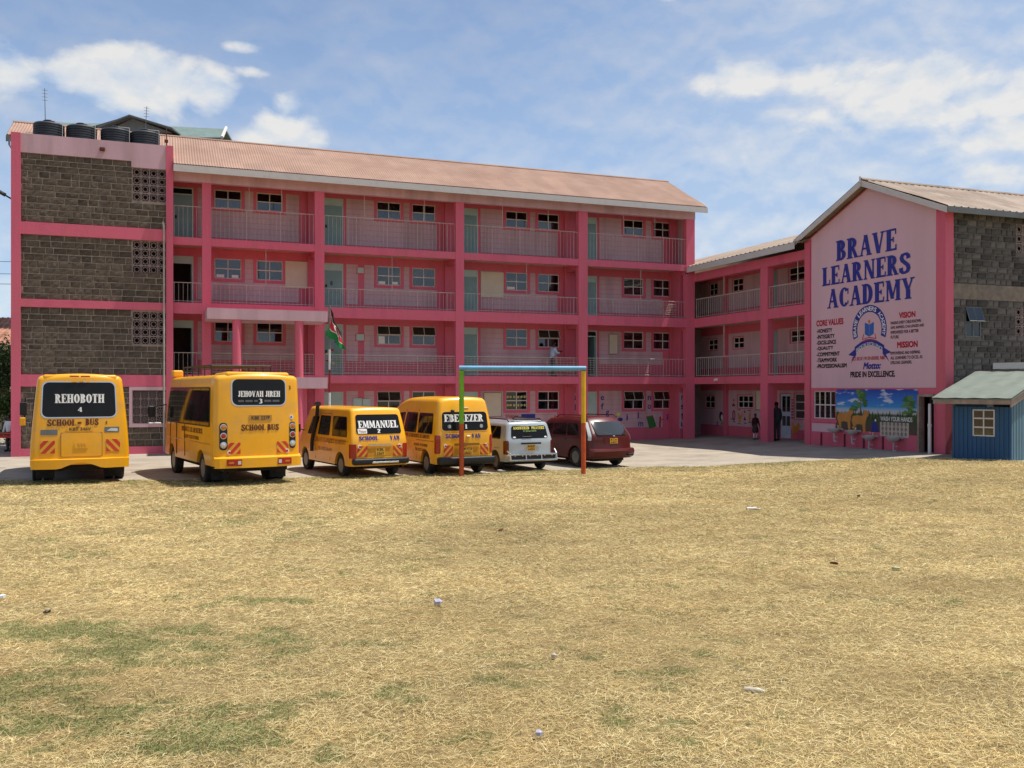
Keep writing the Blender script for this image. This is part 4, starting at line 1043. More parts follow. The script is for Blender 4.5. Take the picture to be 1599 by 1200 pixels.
for i, (wd, x1) in enumerate([('MAKING EVERY CHILD KNOWN', 14.08), ('SAFE, INSPIRED, CHALLENGED AND', 14.22), ('EMPOWERED FOR A BETTER', 13.98), ('FUTURE.', 13.1)]): T('small_lettering', wd, (12.71, x1, 4.72 - i * .165, 4.83 - i * .165), BLKT, bfont)
T('heading_lettering', 'MISSION', (13.01, 13.94, 3.89, 4.11), REDT, bfont)
for i, (wd, x1) in enumerate([('EMPOWERING AND INSPIRING', 14.05), ('ALL LEARNERS TO EXCEL AS', 14.15), ('LIFELONG LEARNERS.', 13.68)]): T('small_lettering', wd, (12.70, x1, 3.67 - i * .165, 3.78 - i * .165), BLKT, bfont)
T('address_lettering', 'P.O BOX 19159-00500, NBI.', (10.76, 12.44, 3.50, 3.65), REDT, bfont, .15)
T('motto_lettering', 'Motto:', (11.35, 12.20, 3.19, 3.44), NAVY, bfont, .25)
T('motto_lettering', 'PRIDE IN EXCELLENCE.', (10.69, 12.92, 2.90, 3.12), BLKT, bfont)
# emblem
EC = (11.66, 4.62)
ring = MB(); vs, fs = ell(0, 0, .86, .88, -22, 202, T=.25, t=.25, n=30); ring.add([m1(EC[0] + x, EC[1] + y, .003) for x, y in vs], fs)
emb = ring.obj('emblem', NAVY, G)
txt = 'BRAVE LEARNERS ACADEMY'
tm = MB()
for i, chh in enumerate(txt):
    if chh == ' ': continue
    a = R(198 - (216) * (i + .5) / len(txt)); g, fs, lv, asp = bfont(chh, .03)
    hw, hh = .06, .075; cx, cz = EC[0] + .735 * math.cos(a), EC[1] + .755 * math.sin(a); ro = a - math.pi / 2
    pts = []
    for (x, y), l_ in zip(g, lv):
        x = (x - .5) * 2 * hw; y = (y - .5) * 2 * hh
        pts.append(m1(cx + x * math.cos(ro) - y * math.sin(ro), cz + x * math.sin(ro) + y * math.cos(ro), .006 + .0007 * l_))
    tm.add(pts, fs)
tm.obj('ring_lettering', WHTT, emb)
rb = MB(); xs_ = [i / 16 for i in range(17)]
top = [(10.92 + 1.48 * t, 4.02 + .26 * math.sin(math.pi * t)) for t in xs_]; bot = [(x, z - .23) for x, z in top]
for i in range(16): rb.add([m1(*top[i], .004), m1(*top[i + 1], .004), m1(*bot[i + 1], .004), m1(*bot[i], .004)], [(0, 1, 2, 3)])
put_poly(rb, [(11.0, 3.98), (11.0, 3.72), (10.72, 3.42), (10.86, 3.68), (10.58, 3.74)], m1, .003); put_poly(rb, [(12.32, 3.98), (12.74, 3.76), (12.48, 3.70), (12.64, 3.44), (12.32, 3.72)], m1, .003)
rb.obj('ribbon', NAVY, emb)
g, fs, lv, asp = bfont('PRIDE IN EXCELLENCE', .02); tm = MB()
tm.add([m1(11.0 + 1.32 * x, 3.855 + .26 * math.sin(math.pi * (.05 + .9 * x)) - .02 + .14 * (y - .5), .007 + .0007 * l_) for (x, y), l_ in zip(g, lv)], fs); tm.obj('ribbon_lettering', WHTT, emb)
bkk = MB(); put_poly(bkk, [(11.44, 4.88), (11.66, 4.80), (11.66, 4.36), (11.44, 4.46)], m1, .004); put_poly(bkk, [(11.67, 4.80), (11.89, 4.88), (11.89, 4.46), (11.67, 4.36)], m1, .004); bkk.obj('book_mark', mat('emblem_blue', (.03, .12, .42), .6), emb)
bkk = MB(); put_poly(bkk, [(11.36, 4.46), (11.3, 4.26), (11.66, 4.32), (12.02, 4.26), (11.96, 4.46), (11.93, 4.46), (11.97, 4.30), (11.66, 4.35), (11.35, 4.30), (11.40, 4.46)], m1, .005); put_poly(bkk, [(11.28, 4.18), (11.66, 4.24), (12.06, 4.18), (12.06, 4.21), (11.66, 4.27), (11.28, 4.21)], m1, .005); bkk.obj('open_pages', REDT, emb)
bkk = MB(); put_poly(bkk, circ(11.665, 4.90, .05, .07, 8), m1, .006); bkk.obj('flame_mark', ORNL, emb)
# --- wash-your-hands mural: sky, grassland, trees, two tawny animals, tiled panel
def P(pts, m, off, nm): d = MB(); put_poly(d, pts, m1, off); return d.obj(nm, m, mural)
mural = MB(); put_poly(mural, [(9.90, .98), (13.96, .90), (13.96, 2.47), (9.90, 2.47)], m1, .003)
MSKY = bpy.data.materials.new('mural_sky'); MSKY.use_nodes = True
N, Lk = MSKY.node_tree.nodes, MSKY.node_tree.links; bs = N['Principled BSDF']; bs.inputs['Roughness'].default_value = .6
tcn = N.new('ShaderNodeTexCoord'); sp = N.new('ShaderNodeSeparateXYZ'); Lk.new(tcn.outputs['Object'], sp.inputs[0])
mrn = N.new('ShaderNodeMapRange'); mrn.inputs['From Min'].default_value = .9; mrn.inputs['From Max'].default_value = 2.47; Lk.new(sp.outputs[2], mrn.inputs['Value'])
rp = N.new('ShaderNodeValToRGB'); Lk.new(mrn.outputs[0], rp.inputs[0]); els = rp.color_ramp.elements
els[0].position = 0; els[0].color = (.10, .06, .04, 1); els[1].position = 1; els[1].color = (.012, .045, .30, 1)
for p_, c_ in ((.28, (.04, .06, .03)), (.42, (.06, .10, .03)), (.46, (.50, .48, .48)), (.52, (.38, .48, .58)), (.60, (.03, .26, .60)), (.8, (.02, .14, .52))):
    e = els.new(p_); e.color = (*c_, 1)
nn = N.new('ShaderNodeTexNoise'); nn.inputs['Scale'].default_value = 2.2; nn.inputs['Detail'].default_value = 5; mp = N.new('ShaderNodeMapping'); mp.inputs['Scale'].default_value = (1, .6, 2.6); Lk.new(tcn.outputs['Object'], mp.inputs[0]); Lk.new(mp.outputs[0], nn.inputs['Vector'])
m2 = N.new('ShaderNodeMapRange'); m2.inputs['From Min'].default_value = .56; m2.inputs['From Max'].default_value = .63; Lk.new(nn.outputs['Fac'], m2.inputs['Value'])
gt = N.new('ShaderNodeMath'); gt.operation = 'GREATER_THAN'; gt.inputs[1].default_value = .62; Lk.new(mrn.outputs[0], gt.inputs[0])
ml = N.new('ShaderNodeMath'); ml.operation = 'MULTIPLY'; Lk.new(m2.outputs[0], ml.inputs[0]); Lk.new(gt.outputs[0], ml.inputs[1])
mxn = N.new('ShaderNodeMix'); mxn.data_type = 'RGBA'; mxn.inputs[7].default_value = (.5, .56, .66, 1); Lk.new(ml.outputs[0], mxn.inputs[0]); Lk.new(rp.outputs[0], mxn.inputs[6]); Lk.new(mxn.outputs[2], bs.inputs['Base Color'])
mural = mural.obj('mural', MSKY, gab)
rn = random.Random(4)
gr = MB()
for i in range(90):
    a = rn.uniform(9.92, 13.92); h = rn.uniform(.08, .28); z = 1.45 + rn.uniform(-.1, .1); put_poly(gr, [(a, z), (a + .07, z), (a + .035 + rn.uniform(-.05, .05), z + h)], m1, .004 + i * .00003)
gr.obj('painted_reeds', mat('mural_dark_green', (.03, .06, .02), .7), mural)
LG = mat('mural_leaf', (.10, .22, .05), .7)
for cx, zt, sc in ((11.22, 2.38, 1.0), (13.52, 2.2, .85)):
    P([(cx - .03, 1.55), (cx + .04, 1.55), (cx + .02, zt - .2), (cx, zt - .1)], BR, .005, 'painted_trunk')
    tr_ = MB(); k_ = 0
    for j in range(16):
        ex, ez = cx + rn.uniform(-.38, .38) * sc * (.45 + .04 * j), zt - .045 * j * sc
        rr = rn.uniform(.10, .2) * sc; pts = [(ex + rr * (1 + .35 * math.sin(q * 2.3 + j)) * math.cos(q * math.pi / 5), ez + rr * .42 * (1 + .3 * math.cos(q * 1.9 + j)) * math.sin(q * math.pi / 5)) for q in range(10)]
        put_poly(tr_, pts, m1, .006 + k_ * .0002, k_ % 2); k_ += 1
    tr_.obj('painted_tree', [LG, mat('mural_leaf_dark', (.05, .13, .03), .7)], mural)
TAWN = mat('mural_tawny', (.52, .22, .05), .7)
for cx, cz, s in ((10.42, 1.38, 1.0), (11.20, 1.30, 1.0)):
    body = [(-.42, .05), (-.38, .18), (-.15, .22), (.12, .20), (.2, .32), (.24, .42), (.36, .40), (.43, .30), (.42, .2), (.34, .16), (.30, .02), (.27, -.15), (.28, -.42), (.16, -.42), (.12, -.12), (-.1, -.1), (-.22, -.14), (-.2, -.42), (-.32, -.42), (-.36, -.15), (-.42, -.05), (-.48, .15), (-.52, .3), (-.55, .28), (-.5, .1)]
    P([(cx + x * s, cz + z * s) for x, z in body], TAWN, .008 + .001 * (cx > 11), 'painted_animal')
P([(12.2, .82), (13.55, .80), (13.55, 1.31), (12.2, 1.31)], mat('mural_tile_cream', (.5, .42, .34), .5), .008, 'tile_panel')
tp = MB(); k_ = 0
for i in range(7):
    for j in range(3):
        cx, cz = 12.33 + i * .18, .92 + j * .165
        put_poly(tp, [(cx - .055, cz), (cx, cz - .075), (cx + .055, cz), (cx, cz + .075)], m1, .0095); put_poly(tp, [(cx - .02, cz), (cx, cz - .03), (cx + .02, cz), (cx, cz + .03)], m1, .0105, 1)
tp.obj('tile_diamonds', [BLKT, BOARD], mural)
put_text('wash_lettering', bfont('WASH YOUR HANDS', .03), (12.22, 13.71, 1.35, 1.51), m1, WHTT, mural, .009)
P([(11.78, 1.05), (11.82, 1.25), (12.0, 1.3), (12.12, 1.08), (12.1, .95), (11.8, .95)], NAVY, .008, 'painted_figure'); P(circ(11.98, 1.36, .04, .05, 8), WHTT, .009, 'painted_figure')
# ================================================================ VEHICLES  (x right, y forward from the rear face, z up)
class Body:
    def __init__(s, W, L, H, z0, r, wz=lambda z: 1., wy=lambda y: 1., rear=lambda z: 0., front=lambda z: 0., top=None, zb=1.0, dome=.03, rearcurve=.05):
        s.__dict__.update(W=W, L=L, H=H, z0=z0, r=r, wz=wz, wy=wy, rear=rear, front=front, top=top or (lambda y: H), zb=zb, dome=dome, rc=rearcurve)
    def D(s, p):
        x, y, z = p
        xn = x / (s.W / 2)
        zz = z
        if z > s.zb: zz = s.zb + (z - s.zb) * (s.top(y) - s.zb) / (s.H - s.zb)
        k = min(1, max(0, (z - s.zb) / (s.H - s.zb)))
        zz += s.dome * (1 - xn * xn) * k
        t = y / s.L
        yy = y + (1 - t) ** 2 * (s.rear(zz) + s.rc * xn * xn) + t ** 2 * (s.front(zz) - .25 * xn ** 4)
        return Vector((x * s.wz(zz) * s.wy(y), yy, zz))
    def rnd(s, p):
        r = s.r; lo = Vector((-s.W / 2, 0, s.z0)); hi = Vector((s.W / 2, s.L, s.H))
        q = Vector([min(max(p[i], lo[i] + (r if i < 2 else 0)), hi[i] - r) for i in range(3)])
        d = Vector(p) - q
        if d.length > 1e-9: d = d * (max(abs(t) for t in d) / d.length)
        return q + d
    def mesh(s):
        r = s.r
        def ax(lo, hi, n, both=True):
            k = [0, r * .15, r * .4, r * .7, r]; a = [lo + t for t in (k if both else [0])]; b = [hi - t for t in reversed(k)]
            m = [a[-1] + (b[0] - a[-1]) * i / n for i in range(1, n)]
            return a + m + b
        A = [ax(-s.W / 2, s.W / 2, 10), ax(0, s.L, 26), ax(s.z0, s.H, 14, False)]
        lo = (-s.W / 2, 0, s.z0); hi = (s.W / 2, s.L, s.H); mb = MB()
        for d in range(3):
            e, f = (d + 1) % 3, (d + 2) % 3
            for sd_ in (lo[d], hi[d]):
                vs = []
                for a in A[e]:
                    for b in A[f]:
                        p = [0, 0, 0]; p[d] = sd_; p[e] = a; p[f] = b; vs.append(s.D(s.rnd(p)))
                m = len(A[f]); mb.add(vs, [(i * m + j, (i + 1) * m + j, (i + 1) * m + j + 1, i * m + j + 1) for i in range(len(A[e]) - 1) for j in range(m - 1)])
        return mb
    def rearp(s, x, z, off=0.):
        zs = min(max(z, s.z0 + .02), s.H - s.r)
        xx = x / max(.5, s.wz(z)); p = s.D(s.rnd((xx, 0, z))); p.y -= off; p.x = x; p.z = z; return p
    def sidep(s, sg, y, z, off=0.):
        p = s.D(s.rnd((sg * s.W / 2, y, z))); p.x += sg * off; return p
    def leftp(s): return lambda y, z, off=0.: s.sidep(-1, y, z, off)
def build_body(B, arches, m, parent, name='body', arch_r=.36, zc=.33, inset=.34):
    mb = B.mesh(); me = mb.mesh(name, m)
    bm = bmesh.new(); bm.from_mesh(me); bmesh.ops.remove_doubles(bm, verts=bm.verts, dist=.0008); bmesh.ops.recalc_face_normals(bm, faces=bm.faces); bm.to_mesh(me); bm.free()
    o = bpy.data.objects.new(name, me); col.objects.link(o)
    cut = MB()
    for y in arches:
        for sg in (-1, 1):
            cut.tube((sg * (B.W / 2 + .3), y, zc), (sg * (B.W / 2 - inset), y, zc), arch_r, 28)
    co = cut.obj('cut', m); mod = o.modifiers.new('b', 'BOOLEAN'); mod.object = co; mod.operation = 'DIFFERENCE'; mod.solver = 'EXACT'
    dg = bpy.context.evaluated_depsgraph_get(); me2 = bpy.data.meshes.new_from_object(o.evaluated_get(dg))
    me2.materials.clear(); me2.materials.append(m)
    for p in me2.polygons: p.material_index = 0
    o.modifiers.clear(); o.data = me2; bpy.data.objects.remove(co)
    me2.polygons.foreach_set('use_smooth', [True] * len(me2.polygons)); me2.set_sharp_from_angle(angle=R(38))
    o.parent = parent; return o
def panel(name, mp, a0, a1, b0, b1, r, m, parent, off=.006, n=10, skew=0., depth=.012, topin=0.):
    r = min(r, (a1 - a0) / 2 - 1e-3, (b1 - b0) / 2 - 1e-3); w, h = (a1 - a0) / 2, (b1 - b0) / 2; ca, cb = (a0 + a1) / 2, (b0 + b1) / 2
    def ax(L): k = [L - r + r * t for t in (0, .3, .6, .85, 1)]; m_ = [(-1 + 2 * i / n) * (L - r) for i in range(1, n)]; return [-x for x in reversed(k)] + m_ + k
    A, Bx = ax(w), ax(h); mb = MB(); g = []
    for a in A:
        for b in Bx:
            qa, qb = max(-(w - r), min(w - r, a)), max(-(h - r), min(h - r, b)); da, db = a - qa, b - qb; l = math.hypot(da, db)
            if l > 1e-9: k = max(abs(da), abs(db)) / l; da *= k; db *= k
            aa, bb = qa + da, qb + db; t = (bb / h + 1) / 2
            g.append((ca + (aa + skew * bb) * (1 - topin * t), cb + bb))
    m_ = len(Bx); top = [mp(a, b, off) for a, b in g]
    fs = [(i * m_ + j, (i + 1) * m_ + j, (i + 1) * m_ + j + 1, i * m_ + j + 1) for i in range(len(A) - 1) for j in range(m_ - 1)]
    mb.add(top, fs)
    loop = [i * m_ for i in range(len(A))] + [(len(A) - 1) * m_ + j for j in range(1, m_)] + [i * m_ + m_ - 1 for i in range(len(A) - 2, -1, -1)] + [j for j in range(m_ - 2, 0, -1)]
    ed = [mp(*g[i], off) for i in loop] + [mp(*g[i], off - depth) for i in loop]; k = len(loop)
    mb.add(ed, [(i, (i + 1) % k, k + (i + 1) % k, k + i) for i in range(k)])
    return mb.obj(name, m, parent, smooth=35)
_wheels = {}
def wheel(parent, x, y, r=.33, w=.2, sg=-1, dual=False, kind='alloy', rimm=None):
    key = (r, w, kind)
    if key not in _wheels:
        t = MB(); h = w / 2
        t.lathe([(r * .62, -h), (r * .80, -h), (r * .93, -h * .95), (r * .985, -h * .72), (r, -h * .3), (r, h * .3), (r * .985, h * .72), (r * .93, h * .95), (r * .80, h), (r * .62, h), (r * .60, 0)], axis='X', n=36)
        q = MB(); q.lathe([(r * .62, h * .92), (r * .56, h * .85), (r * .54, h * .3), (r * .1, h * .35)], axis='X', n=36); q.lathe([(r * .16, h * .35), (r * .16, h * .7), (r * .10, h * .78), (0.0001, h * .78)], axis='X', n=16)
        if kind == 'alloy':
            for i in range(6):
                a = math.pi / 3 * i; c_, s_ = math.cos(a), math.sin(a)
                q.prism([(-.028, .04), (.028, .04), (.02, r * .57), (-.02, r * .57)], lambda u, v: (h * .62, u * c_ - v * s_, u * s_ + v * c_), lambda u, v: (h * .3, u * c_ - v * s_, u * s_ + v * c_))
        else:
            for i in range(8): a = math.pi / 4 * i; q.tube((h * .3, math.cos(a) * r * .36, math.sin(a) * r * .36), (h * .42, math.cos(a) * r * .36, math.sin(a) * r * .36), .03, 8)
        _wheels[key] = (t.mesh('wheel', RUBBER, 30), q.mesh('rim', rimm or STEEL, 30))
    a, b = _wheels[key]
    ro = (0, 0, 0) if sg > 0 else (0, 0, math.pi)
    o = link('wheel', a, parent, (x, y, r), ro); link('rim', b, o)
    if dual: link('inner_wheel', a, parent, (x - sg * (w + .04), y, r), ro)
def chevron(parent, B, x0, x1, z0, z1, sg):
    base = panel('hazard_marker', B.rearp, x0, x1, z0, z1, .01, PLATE, parent, .008, n=3)
    d = MB(); k = 3; w = x1 - x0; h = z1 - z0
    def clip(pts):      # clip a diagonal stripe to the marker
        def cut(ps, f):
            o = []
            for i in range(len(ps)):
                a, b = ps[i], ps[(i + 1) % len(ps)]; fa_, fb_ = f(a), f(b)
                if fa_ >= 0: o.append(a)
                if fa_ * fb_ < 0: t = fa_ / (fa_ - fb_); o.append((a[0] + (b[0] - a[0]) * t, a[1] + (b[1] - a[1]) * t))
            return o
        for f in (lambda p: p[0] - x0, lambda p: x1 - p[0], lambda p: p[1] - z0, lambda p: z1 - p[1]):
            pts = cut(pts, f)
            if not pts: return []
        return pts
    for i in range(-2, 4):
        s0 = x0 + i * w * .62
        pts = [(s0, z0), (s0 + w * .34, z0), (s0 + w * .34 + sg * h * .9, z1), (s0 + sg * h * .9, z1)]
        pts = clip(pts)
        if len(pts) > 2: put_poly(d, pts, B.rearp, .011)
    d.obj('stripes', REDP, base)
def reflector(parent, B, x, z, r=.05):
    d = MB(); p = B.rearp(x, z); d.lathe([(r, .012), (r, -.012), (0.0001, -.014)], (p.x, p.y, p.z), 'Y', 18); o = d.obj('reflector', WHITE, parent)
    d = MB(); d.lathe([(r * .55, -.012), (r * .5, -.022), (0.0001, -.024)], (p.x, p.y, p.z), 'Y', 16); d.obj('lens', REDL, o)
def plate(parent, B, x0, x1, z0, z1, lines, m=PLATE, off=.014):
    o = panel('number_plate', B.rearp, x0, x1, z0, z1, .01, m, parent, off, n=3, depth=.02)
    h = (z1 - z0) / len(lines)
    for i, t in enumerate(lines): put_text('plate_lettering', bfont(t, .02), (x0 + (x1 - x0) * .1, x1 - (x1 - x0) * .1, z1 - h * (i + .85), z1 - h * (i + .18)), B.rearp, BLKT, o, off + .003)
def vehicle(name, label, cat, xl, xr, yaw, w, **k):
    kl, kr = (xl - 800) / 1440, (xr - 800) / 1440; c, s = math.cos(R(yaw)), math.sin(R(yaw))
    Y0 = k.get('Y0') or w * (c - kr * s) / (kr - kl)
    return thing(name, label, cat, (kl * Y0 + w / 2 * c, Y0 + w / 2 * s, 0.0), R(yaw), k.get('group'))
def under(parent, W, L, z0, z1):
    u = MB(); u.box(-W / 2 + .28, W / 2 - .28, .3, L - .4, z0, z1); u.tube((-W / 2 + .2, 1.4, z0 + .06), (W / 2 - .2, 1.4, z0 + .06), .07, 8); u.tube((-.4, .2, z0 + .05), (-.4, 2.4, z0 + .05), .035, 8); u.obj('underbody', UNDER, parent)

# ---------------------------------------------------------------- buses
def bus(label, xl, xr, yaw, w, spec, Y0=None):
    L = 6.7
    v = vehicle('school_bus', label, 'bus', xl, xr, yaw, w, group='yellow school buses', Y0=Y0)
    tl = spec == 4
    wz = (lambda z: 1 - .16 * max(0, (z - .8) / 2.1) ** 1.3) if tl else (lambda z: 1 - .035 * max(0, (z - 1.4) / 1.5) ** 1.5)
    B = Body(w, L, 2.80, .52, .12, wz=wz, wy=lambda y: 1 - .10 * max(0, (y - 4.8) / 1.9) ** 2, rear=lambda z: (.10 if tl else .06) * max(0, (z - .8) / 2) ** 1.5, front=lambda z: -.75 * max(0, (z - 1.2) / 1.6) ** 1.4, zb=1.6, dome=.07, rearcurve=.10)
    build_body(B, (1.45, 4.95), BUSY, v, arch_r=.46, zc=.42, inset=.5)
    under(v, w, L, .36, .54)
    for y in (1.45, 4.95):
        for sg in (-1, 1): wheel(v, sg * (w / 2 - .16), y, .40, .23, sg, dual=(y < 2), kind='steel', rimm=None)
    for sg in (-1, 1):
        mf = MB(); mf.box(sg * (w / 2 - .35) - .22, sg * (w / 2 - .35) + .22, .88, .90, .12, .56); mf.obj('mud_flap', RUBBER, v)
    # glass along both sides, parted by dark posts
    for sg in (-1, 1):
        mp = lambda y, z, off=0., sg=sg: B.sidep(sg, y, z, off)
        panel('window_seal', mp, .40, 6.02, 1.50, 2.52, .08, BLACK, v, .014, n=60, depth=.03)
        ys = [.44, 1.42, 2.40, 3.38, 4.36, 5.16, 5.98]
        for a, b in zip(ys[:-1], ys[1:]): panel('window', mp, a + .015, b - .015, 1.54, 2.48, .03, TINT, v, .020, n=12)
        for y in (5.16,) if sg > 0 else (3.3, 4.36, 5.3):
            d = MB(); d.path([mp(y, z_, .008) for z_ in (.62, .95, 1.25, 1.5)], .008, 4); d.obj('panel_seam', BROWNT, v)
        d = MB(); d.path([mp(4.40, .62, .008), mp(4.40, 1.5, .008)], .008, 4)
        d.obj('panel_seam', BROWNT, v)
        d = MB(); d.path([mp(y_, 1.06, .012) for y_ in (.4, 1.8, 3.2, 4.6, 5.9)], .012, 5); d.obj('rub_rail', BUSY, v)
        if sg < 0:
            mpt = lambda a, z, off=0.: B.sidep(-1, 4.1 - a, z, off)
            put_text('side_lettering', slab('BRAVE LEARNERS'), (.4, 2.9, 1.30, 1.44), mpt, BROWNT, v, .006)
            put_text('side_lettering', bfont('ACADEMY  P.O BOX 19159-00500', .01), (.7, 2.5, 1.12, 1.22), mpt, BROWNT, v, .006)
    # rear
    X = .02
    if tl:
        panel('window_rim', B.rearp, -.93, .87, 1.72, 2.67, .16, CHROME, v, .004, topin=.04); wi = panel('rear_window', B.rearp, -.90, .84, 1.75, 2.64, .14, TINT, v, .009, topin=.04)
        put_text('name_lettering', heavy(slab('REHOBOTH')), (-.60, .56, 2.11, 2.34), B.rearp, WHTT, wi, .012); put_text('name_lettering', heavy(slab('4')), (-.07, .03, 1.88, 2.0), B.rearp, WHTT, wi, .012)
        put_text('rear_lettering', heavy(slab('SCHOOL')), (-.78, -.12, 1.52, 1.69), B.rearp, BROWNT, v, .006); put_text('rear_lettering', heavy(slab('BUS')), (.11, .42, 1.53, 1.70), B.rearp, BROWNT, v, .006); put_text('rear_lettering', bfont('4', .02), (.58, .63, 1.54, 1.64), B.rearp, BROWNT, v, .006)
        plate(v, B, -.33, .30, 1.38, 1.50, ['KBT 346V'], m=PLATE)
        d = MB(); p = B.rearp(-.03, 1.60); rbox(d, (p.x, p.y - .02, p.z), (.09, .05, .05), .015); d.obj('plate_lamp', BROWNT, v)
        panel('lamp_recess', B.rearp, -.93, -.54, 1.29, 1.43, .02, ROOFGD, v, .006, n=3); panel('lamp_recess', B.rearp, .56, .92, 1.34, 1.48, .02, ROOFGD, v, .006, n=3)
        d = MB(); put_poly(d, [(.62, 1.38), (.88, 1.36), (.88, 1.44), (.72, 1.45)], B.rearp, .010); d.obj('lamp_glass', CLRL, v)
        h = panel('engine_hatch', B.rearp, -.46, .50, .73, 1.34, .03, BUSY, v, .018, n=6, depth=.02)
        g = MB(); pts = [(-.46, .73), (.50, .73), (.50, 1.34), (-.46, 1.34), (-.46, .73)]; g.path([B.rearp(a, b, .016) for a, b in pts], .007, 4); g.obj('hatch_seam', BROWNT, h)
        panel('badge_frame', B.rearp, -.15, .17, .94, 1.10, .02, BUSY, h, .034, n=3)
        for q in range(3): d = MB(); put_poly(d, [(-.06 + q * .07, .98), (-.02 + q * .07, .98), (-.05 + q * .07, 1.06), (-.09 + q * .07, 1.06)], B.rearp, .037); d.obj('badge_bar', mat('badge_tone', (.60, .24, .02), .5), h)
        chevron(v, B, -.94, -.60, .82, 1.15, 1); chevron(v, B, .60, .94, .84, 1.16, -1)
        for sg in (-1, 1): reflector(v, B, sg * .94, .56, .055)
        bu = MB(); bp = []
        for i in range(21):
            x = -w / 2 * .99 + w * .99 * i / 20; bp.append(B.rearp(x, .64, .10 - .05 * abs(x) ** 2))
        for q in range(20):
            a, b = bp[q], bp[q + 1]
            x = (a.x + b.x) / 2; zb_ = .42 if abs(x) > .5 else .42 + .16 * math.cos(x / .5 * math.pi / 2)
            xa, xb = a.x, b.x; za = .42 if abs(xa) > .5 else .42 + .15 * math.cos(xa / .5 * math.pi / 2); zc_ = .42 if abs(xb) > .5 else .42 + .15 * math.cos(xb / .5 * math.pi / 2)
            bu.add([(xa, a.y, za), (xb, b.y, zc_), (xb, b.y, .66), (xa, a.y, .66), (xb, b.y + .16, .70), (xa, a.y + .16, .70), (xb, b.y + .16, zc_), (xa, a.y + .16, za)], [(0, 1, 2, 3), (3, 2, 4, 5), (0, 7, 6, 1)])
        bu.obj('bumper', BUSY, v, smooth=30)
        # raised roof cap with a brake light
        rc = MB(); rbox(rc, (0, .66, 2.80), (1.76, 1.2, .24), .06); rc.v = [(x, y + .12 * (x / .88) ** 2, z - .09 * (x / .88) ** 2 - .05 * max(0, y - .7)) for x, y, z in rc.v]; rc.obj('roof_cap', BUSY, v, smooth=60)
        for q in (-1, 1): d = MB(); rbox(d, (-.02 + q * .13, .06, 2.80), (.22, .03, .035), .01); d.obj('brake_light', REDL, v)
        d = MB(); d.tube((-1.12, 6.5, 2.1), (-1.38, 6.6, 2.1), .02, 6); d.tube((-1.36, 6.6, 2.2), (-1.40, 6.6, 1.35), .022, 6); rbox(d, (-1.42, 6.55, 1.85), (.20, .06, .42), .03); d.obj('wing_mirror', BLACK, v)
        d = MB(); rbox(d, (-1.44, 6.50, 1.45), (.16, .06, .26), .03); d.obj('mirror_back', BUSY, v)
    else:
        panel('window_rim', B.rearp, -.69, .73, 2.03, 2.75 - .0, .17, CHROME, v, .004); wi = panel('rear_window', B.rearp, -.66, .70, 2.06, 2.72, .15, TINT, v, .009)
        put_text('name_lettering', heavy(slab('JEHOVAH JIREH')), (-.52, .56, 2.27, 2.42), B.rearp, WHTT, wi, .012); put_text('name_lettering', heavy(slab('3')), (0, .09, 2.10, 2.22), B.rearp, WHTT, wi, .012)
        for q, (a, b) in enumerate([(-.52, -.38), (-.34, -.16), (-.12, -.03), (.14, .32), (.36, .54)]): d = MB(); put_poly(d, [(a, 2.14), (b, 2.14), (b, 2.19), (a, 2.19)], B.rearp, .012); d.obj('window_trace', mat('ghost_letter', (.10, .10, .10), .5), wi)
        put_text('rear_lettering', heavy(slab('SCHOOL BUS')), (-.45, .52, 1.41, 1.57), B.rearp, BROWNT, v, .006); put_text('rear_lettering', heavy(slab('3')), (.80, .86, 2.46, 2.56), B.rearp, BROWNT, v, .006)
        plate(v, B, -.25, .34, 1.67, 1.81, ['KBE 227P'], m=mat('plate_old', (.42, .22, .04), .6))
        d = MB(); p = B.rearp(.87, 1.74); d.lathe([(.055, .01), (.055, -.012), (.0001, -.012)], (p.x, p.y, p.z), 'Y', 18); o = d.obj('round_sticker', WHITE, v); d = MB(); put_poly(d, [(.845, 1.72), (.895, 1.72), (.895, 1.77), (.845, 1.77)], B.rearp, .014); d.obj('sticker_mark', NAVY, o)
        for sg, x0, x1 in ((-1, -.98, -.79), (1, .81, .98)):
            cx = (x0 + x1) / 2; ob = panel('tail_light_board', B.rearp, x0, x1, .93, 1.62, .08, BLACK, v, .010, n=4)
            for z, mm in ((1.51, ORNL), (1.29, REDL), (1.06, CLRL)):
                p = B.rearp(cx, z, .012); d = MB(); d.lathe([(.082, .012), (.082, -.012), (.062, -.016), (.062, -.006)], (p.x, p.y, p.z), 'Y', 20); o = d.obj('lamp_ring', CHROME, v); d = MB(); d.lathe([(.062, -.004), (.055, -.022), (.0001, -.028)], (p.x, p.y, p.z), 'Y', 18); d.obj('tail_light', mm, o)
        chevron(v, B, -.78, -.47, .83, 1.12, 1); chevron(v, B, .47, .78, .83, 1.12, -1)
        for x in (-.74, .74): reflector(v, B, x, .87, .055)
        bu = MB(); n = 20
        for q in range(n):
            xa, xb = -w / 2 + w * q / n, -w / 2 + w * (q + 1) / n; ya, yb = B.rearp(xa * .999, .74).y, B.rearp(xb * .999, .74).y
            bu.add([(xa, ya - .10, .48), (xb, yb - .10, .48), (xb, yb - .10, .725), (xa, ya - .10, .725), (xb, yb + .02, .775), (xa, ya + .02, .775), (xb, yb + .1, .48), (xa, ya + .1, .48)], [(0, 1, 2, 3), (3, 2, 4, 5), (0, 7, 6, 1)])
        bu.obj('bumper', BUSY, v, smooth=30)
